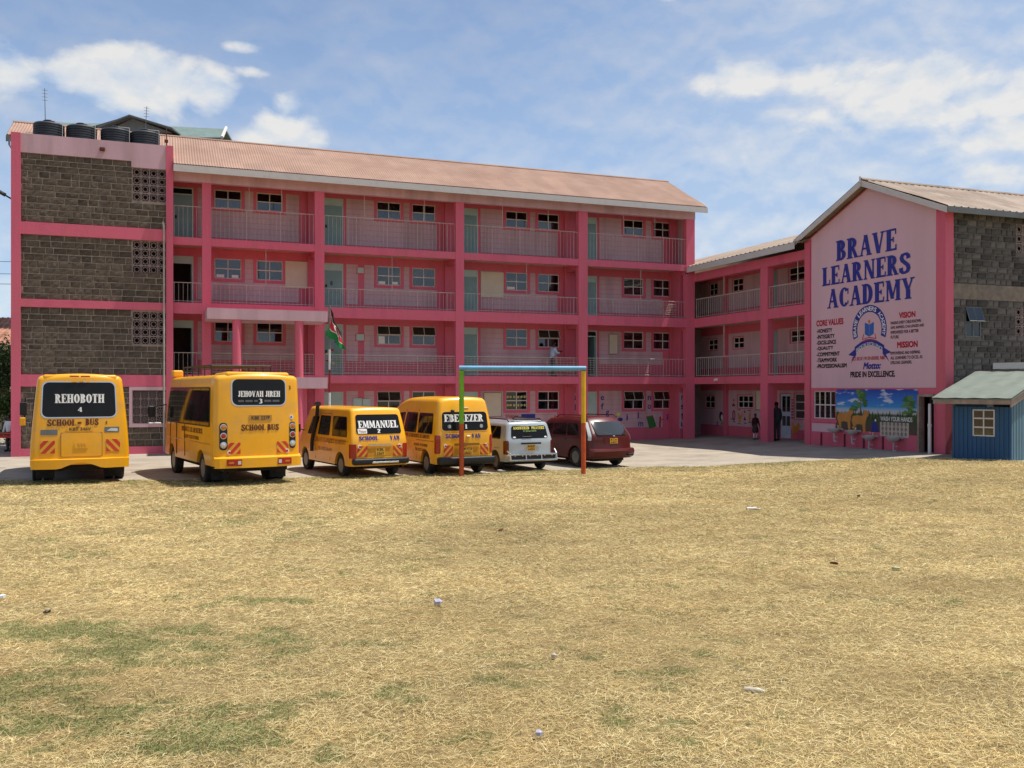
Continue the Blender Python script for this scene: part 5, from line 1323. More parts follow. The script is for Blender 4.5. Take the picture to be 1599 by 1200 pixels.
        for sg in (-1, 1):
            pr = lambda x, z, off=0.: Vector((x, B.rearp(x, .74).y - .10 - off, z))
            a, b = (-.83, -.46) if sg < 0 else (.46, .83)
            o = panel('bumper_light', pr, a, b, .535, .70, .015, REDL, v, .012, n=3)
            q0 = b - .10 if sg < 0 else a + .02; panel('reversing_lamp', pr, q0, q0 + .08, .57, .66, .01, CLRL, o, .016, n=2); panel('indicator', pr, -.78 if sg < 0 else .66, -.66 if sg < 0 else .78, .59, .64, .01, ORNL, o, .016, n=2)
        rc = MB(); rbox(rc, (0.02, .66, 2.84), (1.66, 1.2, .30), .07); rc.v = [(x, y + .10 * (x / .83) ** 2, z - .10 * (x / .83) ** 2 - .06 * max(0, y - .7)) for x, y, z in rc.v]; rc.obj('roof_cap', BUSY, v, smooth=60)
        # roof rack and marker
        rk = MB()
        for x in (-.8, .8): rk.tube((x, 1.6, 3.10), (x, 4.7, 3.10), .022, 6)
        for y in (1.6, 2.3, 3.0, 3.7, 4.4, 4.7): rk.tube((-.8, y, 3.10), (.8, y, 3.10), .018, 6); [rk.tube((x, y, 2.82), (x, y, 3.10), .016, 6) for x in (-.8, .8)]
        for x in (-.8, .8): rk.tube((x, 1.6, 3.0), (x, 4.7, 3.0), .012, 6)
        rk.obj('roof_rack', BLACK, v)
        d = MB(); rbox(d, (-.86, 5.4, 2.93), (.30, .30, .20), .05); d.obj('roof_marker', BUSY, v)
        d = MB(); d.tube((-1.0, 6.2, 2.0), (-1.36, 6.45, 1.92), .02, 6); rbox(d, (-1.38, 6.45, 1.78), (.22, .08, .36), .04); d.obj('wing_mirror', BLACK, v)
        d = MB(); rbox(d, (-1.3, 6.42, 1.42), (.36, .1, .06), .02); d.obj('mirror_bar', WHITE, v)
        d = MB(); d.tube((-1.06, 4.36, .62), (-1.06, 4.36, .6), .02, 4)
        for z in (.9, 1.5, 2.1): pass
    return v
bus('yellow school bus seen from behind with REHOBOTH on its rear window, farthest left', 47, 206, 27, 2.34, 4, Y0=23.3)
bus('yellow school bus with JEHOVAH JIREH on its rear window and a black roof rack', 336, 471, 32, 2.22, 3)

# ---------------------------------------------------------------- vans
def van(name, label, xl, xr, yaw, w, B, L, wheels, kind, Y0=None):
    v = vehicle(name, label, 'van', xl, xr, yaw, w, Y0=Y0, group='yellow school vans')
    build_body(B, wheels, VANY, v, arch_r=.38, zc=.33, inset=.4); under(v, w, L, .24, .36)
    for y in wheels:
        for sg in (-1, 1): wheel(v, sg * (w / 2 - .125), y, .325, .2, sg, kind='alloy' if kind == 1 else 'steelv')
    return v
def seams(v, mp, lines, m=BROWNT, r=.006):
    for ln in lines: d = MB(); d.path([mp(a, b, .004) for a, b in ln], r, 4); d.obj('door_seam', m, v)
# EMMANUEL
W_, L_ = 1.72, 4.65
B1 = Body(W_, L_, 1.93, .34, .10, wz=lambda z: 1 - .13 * max(0, (z - .95) / 1.0) ** 1.2, wy=lambda y: 1 - .06 * max(0, (y - 3.4) / 1.2) ** 2, rear=lambda z: .30 * max(0, (z - 1.0) / .95) ** 1.2, front=lambda z: -.72 * max(0, (z - .85) / 1.0) ** 1.15, zb=1.2, dome=.03, rearcurve=.05)
v1 = van('school_van', 'low yellow school van with EMMANUEL on its rear window and a black snorkel', 549, 641, 32, W_, B1, L_, (.85, 3.75), 1, Y0=25.2)
rp = B1.rearp
panel('window_rim', rp, -.70, .70, 1.20, 1.78, .10, VANY, v1, .006, topin=.05); w1 = panel('rear_window', rp, -.68, .68, 1.22, 1.76, .08, TINT, v1, .012, topin=.05)
put_text('name_lettering', heavy(slab('EMMANUEL', gap=.03)), (-.60, .59, 1.39, 1.59), rp, WHTT, w1, .016); put_text('name_lettering', heavy(slab('2')), (-.06, .03, 1.25, 1.36), rp, WHTT, w1, .016)
panel('paper_notice', rp, -.63, -.37, 1.24, 1.37, .01, PAPER, w1, .018, n=2); put_text('notice_print', bfont('Please', .01), (-.60, -.40, 1.27, 1.34), rp, mat('faint_red_print', (.5, .25, .22), .8), w1, .021)
put_text('rear_lettering', heavy(slab('SCHOOL')), (-.62, -.06, 1.05, 1.17), rp, NAVY, v1, .006); put_text('rear_lettering', heavy(slab('VAN')), (.30, .60, 1.05, 1.17), rp, NAVY, v1, .006)
panel('chrome_strip', rp, -.35, .34, .90, .945, .015, CHROME, v1, .03, n=4); panel('plate_recess', rp, -.40, .40, .62, .89, .02, mat('van_yellow_shade', (.60, .25, .01), .5), v1, .004, n=3)
plate(v1, B1, -.14, .14, .63, .85, ['KBL', '536Y'], off=.018)
chevron(v1, B1, -.68, -.38, .60, .90, 1); chevron(v1, B1, .40, .68, .60, .90, -1)
for x in (-.60, .60): reflector(v1, B1, x, .88, .055)
def corner(B, sg):          # wraps from the rear face (a<0) round to the side (a>0)
    def f(a, z, off=0.):
        if a >= 0: p = B.D(B.rnd((sg * B.W / 2, a, z))); return p + Vector((sg * off, 0, 0))
        p = B.D(B.rnd((sg * (B.W / 2 + a), 0, z))); return p + Vector((0, -off, 0))
    return f
for sg in (-1, 1):
    panel('tail_light', corner(B1, sg), -.16, .10, .56, .95, .02, REDL, v1, .012, n=8)
bb = MB(); rbox(bb, (0, -.03, .47), (1.66, .22, .17), .05); bb.obj('bumper', BLACK, v1, smooth=35); bb = MB(); rbox(bb, (0.1, -.145, .44), (.8, .02, .05), .008); bb.obj('bumper_step', CHROME, v1)
for sg in (-1, 1):
    mp = lambda y, z, off=0., sg=sg: B1.sidep(sg, y, z, off)
    for a, b in ((.28, 1.50), (1.72, 2.78)):
        panel('window_seal', mp, a, b, 1.13, 1.70, .06, VANY if False else BLACK, v1, .004, n=6); wd = panel('window', mp, a + .025, b - .025, 1.155, 1.675, .05, TINT, v1, .010, n=6)
        d = MB(); c_ = (a + b) / 2; d.tube(mp(c_, 1.16, .014), mp(c_, 1.67, .014), .010, 4); d.obj('window_bar', BLACK, wd)
    panel('window', mp, 2.98, 3.72, 1.12, 1.66, .06, TINT, v1, .008, n=6, skew=-.25)
    seams(v1, mp, [[(1.62, .42), (1.62, 1.75)], [(2.88, .42), (2.88, 1.75)], [(1.62, 1.02), (.25, 1.02)], [(1.62, 1.76), (2.88, 1.76)]])
    d = MB(); rbox(d, mp(1.78, .92, .02), (.03, .16, .035), .01); d.obj('door_handle', CHROME, v1)
mpt = lambda a, z, off=0.: B1.sidep(-1, 2.95 - a, z, off)
put_text('side_lettering', slab('BRAVE LEARNERS ACADEMY'), (.05, 2.6, .92, 1.06), mpt, mat('ghost_brown_letter', (.42, .16, .03), .6), v1, .005)
put_text('side_lettering', bfont('TEL: 0722 334 475', .02), (.3, 1.5, .68, .78), mpt, MATS['ghost_brown_letter'], v1, .005)
d = MB(); pts = [B1.sidep(-1, 3.02, z, .07) for z in (.62, .9, 1.3, 1.7)]; pts.append(Vector((pts[-1].x + .02, pts[-1].y - .02, 2.03))); d.path(pts, .055, 10); d.tube(pts[-1] + Vector((.0, .07, 0)), pts[-1] - Vector((0, .09, 0)), .07, 10); d.obj('snorkel', BLACK, v1, smooth=35)
d = MB(); rbox(d, (-.98, 4.0, 1.28), (.14, .10, .26), .03); d.tube((-.8, 3.95, 1.2), (-.95, 4.0, 1.25), .02, 6); d.obj('wing_mirror', BLACK, v1)
panel('windscreen', lambda x, z, off=0.: (lambda p: p + Vector((0, off, off)))(B1.D(B1.rnd((x, L_, z)))), -.7, .7, 1.05, 1.75, .08, TINT, v1, .01)
# EBENEZER
W2, L2 = 1.78, 4.8
B2 = Body(W2, L2, 2.20, .34, .13, wz=lambda z: 1 - .17 * max(0, (z - 1.05) / 1.15) ** 1.4, wy=lambda y: 1 - .06 * max(0, (y - 3.4) / 1.3) ** 2, rear=lambda z: .20 * max(0, (z - 1.0) / 1.2) ** 1.8, front=lambda z: -1.0 * max(0, (z - .9) / 1.3) ** 1.1, top=lambda y: 2.20 - .18 * max(0, (y - 2.6) / 1.6) ** 2, zb=1.3, dome=.05, rearcurve=.06)
v2 = van('school_van', 'high-roofed yellow school van with EBENEZER on its rear window, behind the left goalpost', 683, 771, 27, W2, B2, L2, (.90, 3.6), 2, Y0=25.9)
rp = B2.rearp
w2 = panel('rear_window', rp, -.72, .72, 1.29, 1.82, .10, TINT, v2, .012, topin=.04); panel('window_rim', rp, -.75, .75, 1.26, 1.85, .12, VANY, v2, .007, topin=.04)
put_text('name_lettering', heavy(slab('EBENEZER', gap=.03)), (-.64, .57, 1.54, 1.75), rp, WHTT, w2, .016); put_text('name_lettering', heavy(slab('1')), (-.02, .04, 1.34, 1.46), rp, WHTT, w2, .016)
for x in (-.55, .45): panel('sticker', rp, x, x + .10, 1.36, 1.46, .04, mat('sticker_grey', (.3, .3, .3), .6), w2, .017, n=2)
put_text('rear_lettering', heavy(slab('SCHOOL')), (-.62, -.08, 1.07, 1.20), rp, NAVY, v2, .006); put_text('rear_lettering', heavy(slab('VAN')), (.18, .46, 1.07, 1.20), rp, NAVY, v2, .006)
d = MB(); p = rp(.07, 1.12); rbox(d, (p.x, p.y - .02, p.z), (.12, .04, .05), .018); d.obj('emblem_badge', CHROME, v2)
panel('lamp_strip', rp, -.36, .42, .86, .93, .015, mat('van_strip', (.25, .12, .01), .4), v2, .03, n=4); plate(v2, B2, -.1, .2, .60, .82, ['KCJ', '285D'], off=.016); panel('plate_recess', rp, -.36, .42, .58, .85, .02, mat('van_yellow_shade', (.6, .25, .01), .5), v2, .004, n=3)
chevron(v2, B2, -.68, -.40, .56, .88, 1); chevron(v2, B2, .46, .72, .60, .90, -1)
for x in (-.62, .64): reflector(v2, B2, x, .86, .05)
for sg in (-1, 1): panel('tail_light', corner(B2, sg), -.12, .12, .64, 1.16, .05, REDL, v2, .012, n=8)
bb = MB(); rbox(bb, (0, -.03, .44), (1.76, .24, .22), .06); bb.obj('bumper', BLACK, v2, smooth=35)
d = MB(); rbox(d, (.05, .12, 1.93), (.16, .03, .03), .01); d.obj('high_lamp', CLRL, v2); d = MB(); rbox(d, (-.42, .0, 1.82), (.1, .12, .14), .04); d.obj('rear_mirror', BLACK, v2)
for sg in (-1, 1):
    mp = lambda y, z, off=0., sg=sg: B2.sidep(sg, y, z, off)
    for a, b in ((.32, 1.55), (1.68, 2.85), (3.0, 3.8)):
        panel('window_seal', mp, a, b, 1.18, 1.78, .07, BLACK, v2, .004, n=6); wd = panel('window', mp, a + .025, b - .025, 1.205, 1.755, .05, TINT, v2, .010, n=6)
        for t in (.35, .68): d = MB(); c_ = a + (b - a) * t; d.tube(mp(c_, 1.21, .014), mp(c_, 1.75, .014), .009, 4); d.obj('window_bar', BLACK, wd)
    seams(v2, mp, [[(1.62, .42), (1.62, 1.88)], [(2.92, .42), (2.92, 1.85)], [(.2, .98), (1.6, .98)]])
mpt = lambda a, z, off=0.: B2.sidep(-1, 3.0 - a, z, off)
put_text('side_lettering', slab('BRAVE LEARNERS ACADEMY'), (.05, 2.5, 1.04, 1.15), mpt, BROWNT, v2, .005); put_text('side_lettering', bfont('P.O BOX 19159-00500', .02), (1.2, 2.3, .80, .88), mpt, BROWNT, v2, .005); put_text('side_lettering', bfont('TEL 0722 334475', .02), (1.3, 2.2, .66, .74), mpt, BROWNT, v2, .005)
panel('windscreen', lambda x, z, off=0.: (lambda p: p + Vector((0, off, off)))(B2.D(B2.rnd((x, L2, z)))), -.7, .7, 1.15, 1.85, .08, TINT, v2, .01)

# ---------------------------------------------------------------- silver estate car
W3, L3 = 1.67, 4.15
def top3(y): return 1.47 if y < 2.5 else max(.93, 1.47 - .54 * ((y - 2.5) / .95)) if y < 3.45 else .93 - .05 * (y - 3.45)
B3 = Body(W3, L3, 1.47, .30, .10, wz=lambda z: 1 - .15 * max(0, (z - .88) / .6) ** 1.1, wy=lambda y: 1 - .06 * max(0, (y - 3.0) / 1.1) ** 2 - .03 * max(0, (.8 - y) / .8) ** 2, rear=lambda z: .16 * max(0, (z - .9) / .6), front=lambda z: -.12 * max(0, z - .5), top=top3, zb=.86, dome=.03, rearcurve=.10)
v3 = vehicle('estate_car', 'silver estate car with ANSWERED PRAYERS on its rear window', 'car', 791, 864, 27, W3, Y0=27.3)
build_body(B3, (.78, 3.35), SILVER, v3, arch_r=.345, zc=.29, inset=.35); under(v3, W3, L3, .2, .32)
for y in (.78, 3.35):
    for sg in (-1, 1): wheel(v3, sg * (W3 / 2 - .11), y, .29, .175, sg, kind='alloy')
rp = B3.rearp
panel('window_seal', rp, -.63, .63, .99, 1.37, .08, BLACK, v3, .004, topin=.08); w3 = panel('rear_window', rp, -.61, .61, 1.01, 1.36, .07, TINT, v3, .010, topin=.08)
put_text('name_lettering', heavy(slab('ANSWERED')), (-.54, -.02, 1.26, 1.345), rp, GOLDT, w3, .014); put_text('name_lettering', heavy(slab('PRAYERS')), (.06, .52, 1.26, 1.345), rp, GOLDT, w3, .014); put_text('name_lettering', bfont('In Jesus name', .02), (-.22, .22, 1.18, 1.24), rp, mat('lime_print', (.35, .5, .2), .6), w3, .014)
d = MB(); d.path([rp(0, 1.01, .03), rp(.02, 1.05, .03), rp(-.28, 1.045, .03)], .009, 5); d.obj('wiper', BLACK, v3)
for sg in (-1, 1):
    p = MB(); put_poly(p, circ(sg * .53, 1.03, .05, .025, 10), rp, .014); p.obj('sticker', PAPER, w3)
    panel('tail_light', corner(B3, sg), -.10, .14, .52, .93, .05, mat('dark_red_lens', (.12, .008, .008), .12, coat=.6), v3, .010, n=8)
panel('number_recess', rp, -.2, .2, .62, .84, .02, SILVER, v3, .004, n=3); panel('garnish', rp, -.34, .34, .82, .87, .015, BLACK, v3, .03, n=4); plate(v3, B3, -.14, .14, .62, .80, ['KBZ', '640M'], off=.016)
for sg in (-1, 1): pass
bb = MB(); rbox(bb, (0, -.02, .42), (1.62, .26, .20), .07); bb.obj('bumper', SILVER, v3, smooth=35)
g = MB()
for z, y in ((.52, -.16), (.36, -.20)): g.tube((-.78, y, z), (.78, y, z), .028, 8)
for x in (-.78, -.26, .26, .78): g.tube((x, -.16, .54), (x, -.2, .34), .022, 6)
g.tube((.78, -.16, .54), (.80, .0, .66), .025, 6); g.tube((-.78, -.16, .54), (-.80, .0, .62), .025, 6); g.obj('bull_bar', CHROME, v3)
g = MB()
for i in range(6): g.lathe([(.02, -.012), (.0001, -.018)], (-.62 + i * .25, -.152, .49), 'Y', 8)
g.obj('bar_studs', WHITE, v3); g = MB(); rbox(g, (0, -.13, .45), (1.5, .06, .14), .02); g.obj('bumper_insert', BLACK, v3)
for x, nm in ((-.58, 'roof_rail'), (.58, 'roof_rail')): g = MB(); g.path([(x, .35, 1.49), (x, .45, 1.555), (x, 2.2, 1.575), (x, 2.35, 1.50)], .02, 6); g.obj(nm, BLACK, v3)
g = MB(); rbox(g, (0, .32, 1.50), (.95, .2, .035), .015); g.obj('roof_spoiler', SILVER, v3); g = MB(); rbox(g, (0, .42, 1.555), (.7, .3, .03), .012); g.obj('rack_bar', BLACK, v3)
for sg in (-1, 1):
    mp = lambda y, z, off=0., sg=sg: B3.sidep(sg, y, z, off)
    for a, b in ((.35, 1.15), (1.25, 2.1), (2.18, 2.62)): panel('window', mp, a, b, .97, 1.35, .05, TINT, v3, .006, n=5)
    seams(v3, mp, [[(1.2, .36), (1.2, 1.4)], [(2.14, .36), (2.14, 1.4)], [(.75, .7), (.4, .7)]], BLACK)
    panel('fuel_flap', mp, .35, .50, .72, .86, .02, SILVER, v3, .008, n=2); d = MB(); rbox(d, mp(1.32, .86, .02), (.03, .16, .03), .01); d.obj('door_handle', SILVER, v3)
panel('windscreen', lambda x, z, off=0.: (lambda p: p + Vector((0, off, off)))(B3.D(B3.rnd((x, 3.0, 1.47)))) if False else Vector((x, 2.55 + (1.47 - z) * 1.75 + off, z + off)), -.62, .62, 1.0, 1.42, .06, TINT, v3, .012)

# ---------------------------------------------------------------- wine red people carrier
W4, L4 = 1.76, 4.55
def top4(y): return 1.55 + .02 * math.sin(y) - .05 * max(0, (y - 1.6)) ** 1.2 if y < 2.7 else max(.95, 1.50 - .55 * ((y - 2.7) / 1.0)) if y < 3.7 else .95 - .10 * (y - 3.7)
B4 = Body(W4, L4, 1.56, .30, .15, wz=lambda z: 1 - .22 * max(0, (z - .92) / .64) ** 1.15, wy=lambda y: 1 - .08 * max(0, (y - 3.3) / 1.2) ** 2 - .06 * max(0, (.9 - y) / .9) ** 2, rear=lambda z: .02 + .50 * max(0, (z - .98) / .58) ** 1.1 - .03 * max(0, min(1, (.75 - z) / .2)), front=lambda z: -.15 * max(0, z - .5), top=top4, zb=.92, dome=.04, rearcurve=.16)
v4 = vehicle('people_carrier', 'wine-red people carrier parked behind the right goalpost', 'car', 924, 995, 31, W4, Y0=28.5)
build_body(B4, (.92, 3.6), WINE, v4, arch_r=.37, zc=.315, inset=.36); under(v4, W4, L4, .2, .32)
for y in (.92, 3.6):
    for sg in (-1, 1): wheel(v4, sg * (W4 / 2 - .13), y, .315, .2, sg, kind='alloy')
rp = B4.rearp
w4 = panel('rear_window', rp, -.60, .60, 1.03, 1.44, .08, mat('rear_glass_silver', (.02, .022, .022), .03, spec=.6, coat=.6), v4, .03, n=16, depth=.04, topin=.07)
d = MB(); d.path([rp(.05, 1.03, .03), rp(.0, 1.06, .03), rp(-.35, 1.10, .03)], .009, 5); d.obj('wiper', BLACK, v4)
for sg in (-1, 1):
    panel('tail_light', corner(B4, sg), -.06, .08, .86, 1.44, .03, CLRL, v4, .012, n=8)
    mp = lambda y, z, off=0., sg=sg: B4.sidep(sg, y, z, off)
    for a, b in ((.55, 1.25), (1.33, 2.2), (2.28, 3.0)): panel('window', mp, a, b, 1.0, 1.37, .06, TINT, v4, .006, n=6, skew=-.12)
    seams(v4, mp, [[(1.29, .40), (1.29, 1.42)], [(2.24, .36), (2.24, 1.42)]], BLACK)
    for y in (1.42, 2.36): d = MB(); rbox(d, mp(y, .88, .02), (.03, .17, .03), .01); d.obj('door_handle', WINE, v4)
    g = MB(); g.path([(sg * .56, .62, 1.58), (sg * .56, .75, 1.64), (sg * .57, 2.2, 1.63), (sg * .57, 2.4, 1.54)], .018, 6); g.obj('roof_rail', CHROME if False else WINE, v4)
plate(v4, B4, -.15, .15, .76, .93, ['KCH', '642F'], off=.014); panel('plate_recess', rp, -.30, .30, .72, .97, .03, mat('wine_shade', (.10, .008, .008), .3), v4, .004, n=3, topin=-.3)
d = MB(); p = rp(0, 1.0); rbox(d, (p.x, p.y - .02, p.z), (.09, .03, .04), .014); d.obj('emblem_badge', CHROME, v4)
bb = MB(); n = 16
for q in range(n):
    xa, xb = -W4 * .485 + W4 * .97 * q / n, -W4 * .485 + W4 * .97 * (q + 1) / n; ya, yb = .14 * abs(xa / .88) ** 3, .14 * abs(xb / .88) ** 3
    bb.add([(xa, ya - .03, .36), (xb, yb - .03, .36), (xb, yb - .07, .52), (xa, ya - .07, .52), (xb, yb + .05, .61), (xa, ya + .05, .61), (xa, ya + .1, .30), (xb, yb + .1, .30), (xa, ya - .035, .585), (xb, yb - .035, .585)], [(0, 1, 2, 3), (3, 2, 9, 8), (8, 9, 4, 5), (0, 6, 7, 1)])
bb.obj('bumper', WINE, v4, smooth=40); g = MB(); rbox(g, (.62, -.03, .40), (.22, .06, .07), .02); g.obj('exhaust_trim', BLACK, v4)
# ================================================================ OBJECTS ON AND AROUND THE BUILDINGS
# water tanks
tank_m = None
def tank_meshes(r, h):
    t = MB(); prof = [(r * .97, 0)]
    n = 9
    for i in range(n): z = h * .06 + i * h * .84 / n; prof += [(r, z), (r, z + h * .055), (r * .955, z + h * .068), (r * .955, z + h * .082)]
    prof += [(r, h * .92), (r * .93, h * .975), (r * .6, h * 1.02), (r * .34, h * 1.035)]
    t.lathe(prof, n=32); l = MB(); l.lathe([(r * .36, h * 1.03), (r * .38, h * 1.10), (r * .30, h * 1.13), (.0001, h * 1.15)], n=20)
    return t.mesh('tank_body', TANK, 50), l.mesh('lid', TANK, 40)
TM = tank_meshes(.54, .98)
for i, (u, z0, lb) in enumerate([(-27.80, 11.50, 'black ribbed water tank on the stair tower roof, under the tall aerial'), (-26.68, 11.50, 'black ribbed water tank next to the one under the tall aerial'), (-25.48, 11.50, 'black ribbed water tank just past the widest gap in the rooftop row'), (-24.42, 11.50, 'black ribbed water tank nearest the main roof, a leaning aerial behind it')]):
    t = thing('water_tank', lb, 'water tank', lw(u, .62, z0), PHI, 'black water tanks on the tower roof')
    link('tank_body', TM[0], t); link('lid', TM[1], t)
    p = MB(); p.tube((.5, -.42, 0), (.5, -.42, 1.0), .010, 5); p.tube((.5, -.42, 1.0), (.1, -.2, 1.06), .010, 5); p.obj('pipe', FASCIA, t)
def aerial(u, v, z0, z1, lean, lb):
    t = thing('aerial_mast', lb, 'aerial', lw(u, v, z0), PHI)
    p = MB(); p.tube((0, 0, 0), (lean, 0, z1 - z0), .022, 6, r1=.012); p.obj('mast', ROOFGD, t)
    p = MB()
    for i in range(4): z = (z1 - z0) * (.82 + .05 * i); p.tube((lean * .9 - .1, -.02, z), (lean * .9 + .1, .02, z + .01), .008, 4)
    p.obj('crossbars', ROOFGD, t)
aerial(-28.0, 1.6, 11.5, 14.1, -.05, 'tall thin aerial above the water tank at the far end')
aerial(-24.5, 1.6, 11.5, 13.8, .12, 'short leaning aerial behind the last water tank')
t = thing('roof_pole', 'short rusty pole with a lamp box on the stair tower corner', 'pole', lw(-23.65, .6, 11.5), PHI)
p = MB(); p.tube((0, 0, 0), (0, 0, 1.25), .02, 6); rbox(p, (0, -.03, .72), (.14, .1, .12), .02); p.obj('pole', BROWNT, t)

# goal frame
gl, gr_ = (-1.42, 25.94), (2.05, 26.45)
g = thing('goal_frame', 'small football goal frame painted green, yellow, blue and red', 'goal', ((gl[0] + gr_[0]) / 2, (gl[1] + gr_[1]) / 2, 0), math.atan2(gr_[1] - gl[1], gr_[0] - gl[0]))
hw = math.hypot(gr_[0] - gl[0], gr_[1] - gl[1]) / 2; zt = 3.06
def post(x, top, label):
    p = MB(); p.lathe([(.068, -.1), (.068, .6), (.067, 1.50)], (x, 0, 0), n=20); p.lathe([(.0675, 1.50), (.0675, zt - .07)], (x, 0, 0), n=20, mi=1)
    o = p.obj('post', [RUSTR, top], g, smooth=30); o['label'] = label
post(-hw, LIME, 'post green above and red below'); post(hw, YELP, 'post yellow above and red below')
p = MB(); p.tube((-hw - .067, 0, zt), (hw + .067, 0, zt), .07, 20); p.obj('crossbar', SKYB, g, smooth=30)

# flagpole and flag
fp = thing('flagpole', 'red and white flagpole standing in front of the porch', 'flagpole', (-6.33, 32.0, 0), 0)
p = MB()
for i, (a, b, m_) in enumerate(((0, .9, 0), (.9, 1.75, 1), (1.75, 2.35, 0), (2.35, 3.15, 1), (3.15, 3.85, 0), (3.85, 5.35, 2))): p.tube((0, 0, a), (0, 0, b), .035, 10, m_)
p.obj('pole', [WHITE, mat('pole_red', (.25, .02, .02), .5), ROOFGD], fp)
FLB, FLR, FLG = mat('flag_black', (.012, .012, .012), .8), mat('flag_red', (.50, .02, .03), .8), mat('flag_green', (.012, .20, .05), .8)
fl = MB(); nu, nv = 30, 30
bands = [(0, .30, 0), (.30, .335, 3), (.335, .665, 1), (.665, .70, 3), (.70, 1.01, 2)]
def fpnt(s, t):      # s along the fly, t down the hoist; the cloth hangs in folds
    dr = s * 1.0
    x = .03 + .62 * s * (.55 + .30 * t) + .035 * math.sin(9 * s + 5 * t); y = -.03 + .10 * math.sin(13 * s + 3 * t) * s
    z = 5.30 - .95 * t - .95 * s * (.95 - .35 * t) - .03 * math.sin(11 * s)
    if t > .6: x -= .30 * (t - .6) * (1 - s)
    return (x, y, z)
for i in range(nu):
    for j in range(nv):
        t = (j + .5) / nv; mi = [b[2] for b in bands if b[0] <= t < b[1]][0]
        if ((i + .5) / nu - .5) ** 2 / .018 + (t - .5) ** 2 / .05 < 1: mi = 1 if ((i + .5) / nu - .5) ** 2 / .006 + (t - .5) ** 2 / .035 < 1 else 3
        fl.add([fpnt(i / nu, j / nv), fpnt((i + 1) / nu, j / nv), fpnt((i + 1) / nu, (j + 1) / nv), fpnt(i / nu, (j + 1) / nv)], [(0, 1, 2, 3)], mi)
fo = fl.obj('flag', [FLB, FLR, FLG, WHITE], None, smooth='all'); fo.location = (-6.33, 32.0, 0)
tag(fo, 'black, red, white and green flag hanging limp from the flagpole', 'flag')

# wash basins on the gable wall
def basin():
    t = thing('wash_basin', '', 'basin')
    b = MB(); vs = []; n = 20; prof = [(.02, -.16), (.10, -.14), (.19, -.08), (.245, -.01), (.255, .02), (.235, .02), (.19, -.02), (.10, -.07), (.0001, -.08)]
    b.lathe([(r_, z) for r_, z in prof], (0, 0, 0), n=24); b.box(-.22, .22, .14, .24, -.04, .03); b.obj('bowl', CERAM, t, smooth=40)
    p = MB(); p.path([(0, 0, -.14), (0, 0, -.46), (.12, .02, -.46)], .028, 8); p.tube((0, .05, -.30), (.12, .05, -.30), .02, 6); p.obj('waste_pipe', CERAM, t)
    p = MB(); p.path([(0, .18, .035), (0, .18, .14), (0, .05, .14), (0, .05, .10)], .014, 6); p.obj('tap', CHROME, t); return t
b0 = basin(); first = True
def copy_tree(o, parent=None):
    c = o.copy(); col.objects.link(c); c.parent = parent
    for ch in list(o.children): copy_tree(ch, c)
    return c
for a, z, lb in ((10.10, .98, 'white wash basin under the tail of the painted left animal, nearest the curtained window'), (11.05, .95, 'white wash basin between the two painted animals, second from the curtained window'), (11.92, .80, 'white wash basin below the small dark painted figure, hanging lower than the first two'), (13.10, .80, 'white wash basin below the painted cream diamond tiles, nearest the open doorway')):
    t = b0 if first else copy_tree(b0); first = False
    t.location = lw(-.26, -a, z); t.rotation_euler = (0, 0, PHI - math.pi / 2); t['label'] = lb; t['group'] = 'wash basins along the mural'
for a, z in ((9.2, .9),): pass
dr = bthing('drain_trough', 'low dark concrete drain trough below the wash basins', 'trough')
p = MB(); gbox(p, 9.9, 12.4, -.55, -.45, .0, .20); gbox(p, 9.9, 12.4, -.06, -.0, .0, .22); gbox(p, 9.9, 12.4, -.45, -.06, .0, .09); gbox(p, 12.3, 12.4, -.45, -.06, .09, .20); gbox(p, 9.9, 10.0, -.45, -.06, .09, .20); p.obj('trough', mat('dark_concrete', (.10, .075, .06), .9, var=.3), dr)
for a in (9.1, 10.4, 11.4, 12.35):
    p = MB(); gbox(p, a - .02, a + .02, -.06, -.013, .05, .8); p.obj('supply_pipe', mat('dark_pink_pipe', (.18, .03, .05), .6), gab)
_p = lw(-.22, -14.66, .24)
t = thing('downpipe', 'white plastic downpipe standing between the open doorway and the shed', 'pipe', _p, 0)
p = MB(); p.tube((0, 0, 0), (0, 0, 1.05), .055, 12); p.tube((0, 0, 1.0), (0, 0, 1.09), .066, 12); p.tube((0, 0, 1.09), (0, 0, 1.75), .045, 12); p.obj('pipe', WHITE, t)
t = thing('door_step', 'pale concrete step in front of the open doorway by the shed', 'step', (13.55, 29.75, .23), PHI - math.pi / 2)
p = MB(); rbox(p, (0, 0, .03), (1.5, .55, .1), .015); p.obj('step', PLASTER if False else mat('pale_concrete', (.5, .44, .36), .9, var=.15), t)

# blue shed
d2 = Vector((.77, .638, 0)); d1 = Vector((.638, -.77, 0))
sh = thing('blue_shed', 'low blue corrugated shed with a grey-green roof against the stone wall', 'shed', (13.0, 28.4, .22), math.atan2(d1.y, d1.x))
def srot(x, y): return x, y
s = MB()
W5 = 2.12
for i in range(26):
    x0, x1 = .42 + (W5 - .42) * i / 26, .42 + (W5 - .42) * (i + 1) / 26; y0, y1 = (.30, .315)[i % 2], (.315, .30)[i % 2]
    for (za, zb) in ((0, 1.72),):
        xm = (x0 + x1) / 2
        if 1.02 < xm < 1.66: segs = ((0, .83), (1.64, 1.72))
        else: segs = ((0, 1.72),)
        for a, b in segs: s.box(x0, x1 - .006, y0, .34, a, b)
s.box(.42, W5, .345, .37, 0, .83); s.box(.42, 1.0, .345, .37, .83, 1.72); s.box(1.68, W5, .345, .37, .83, 1.72)
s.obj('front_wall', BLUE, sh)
s = MB()
for i in range(30): y0 = .37 + i * .1; s.box(W5 - .03 + (.012 if i % 2 else 0), W5 + .0 + (.012 if i % 2 else 0), y0, y0 + .094, 0, 1.75 + .27 * i * .1)
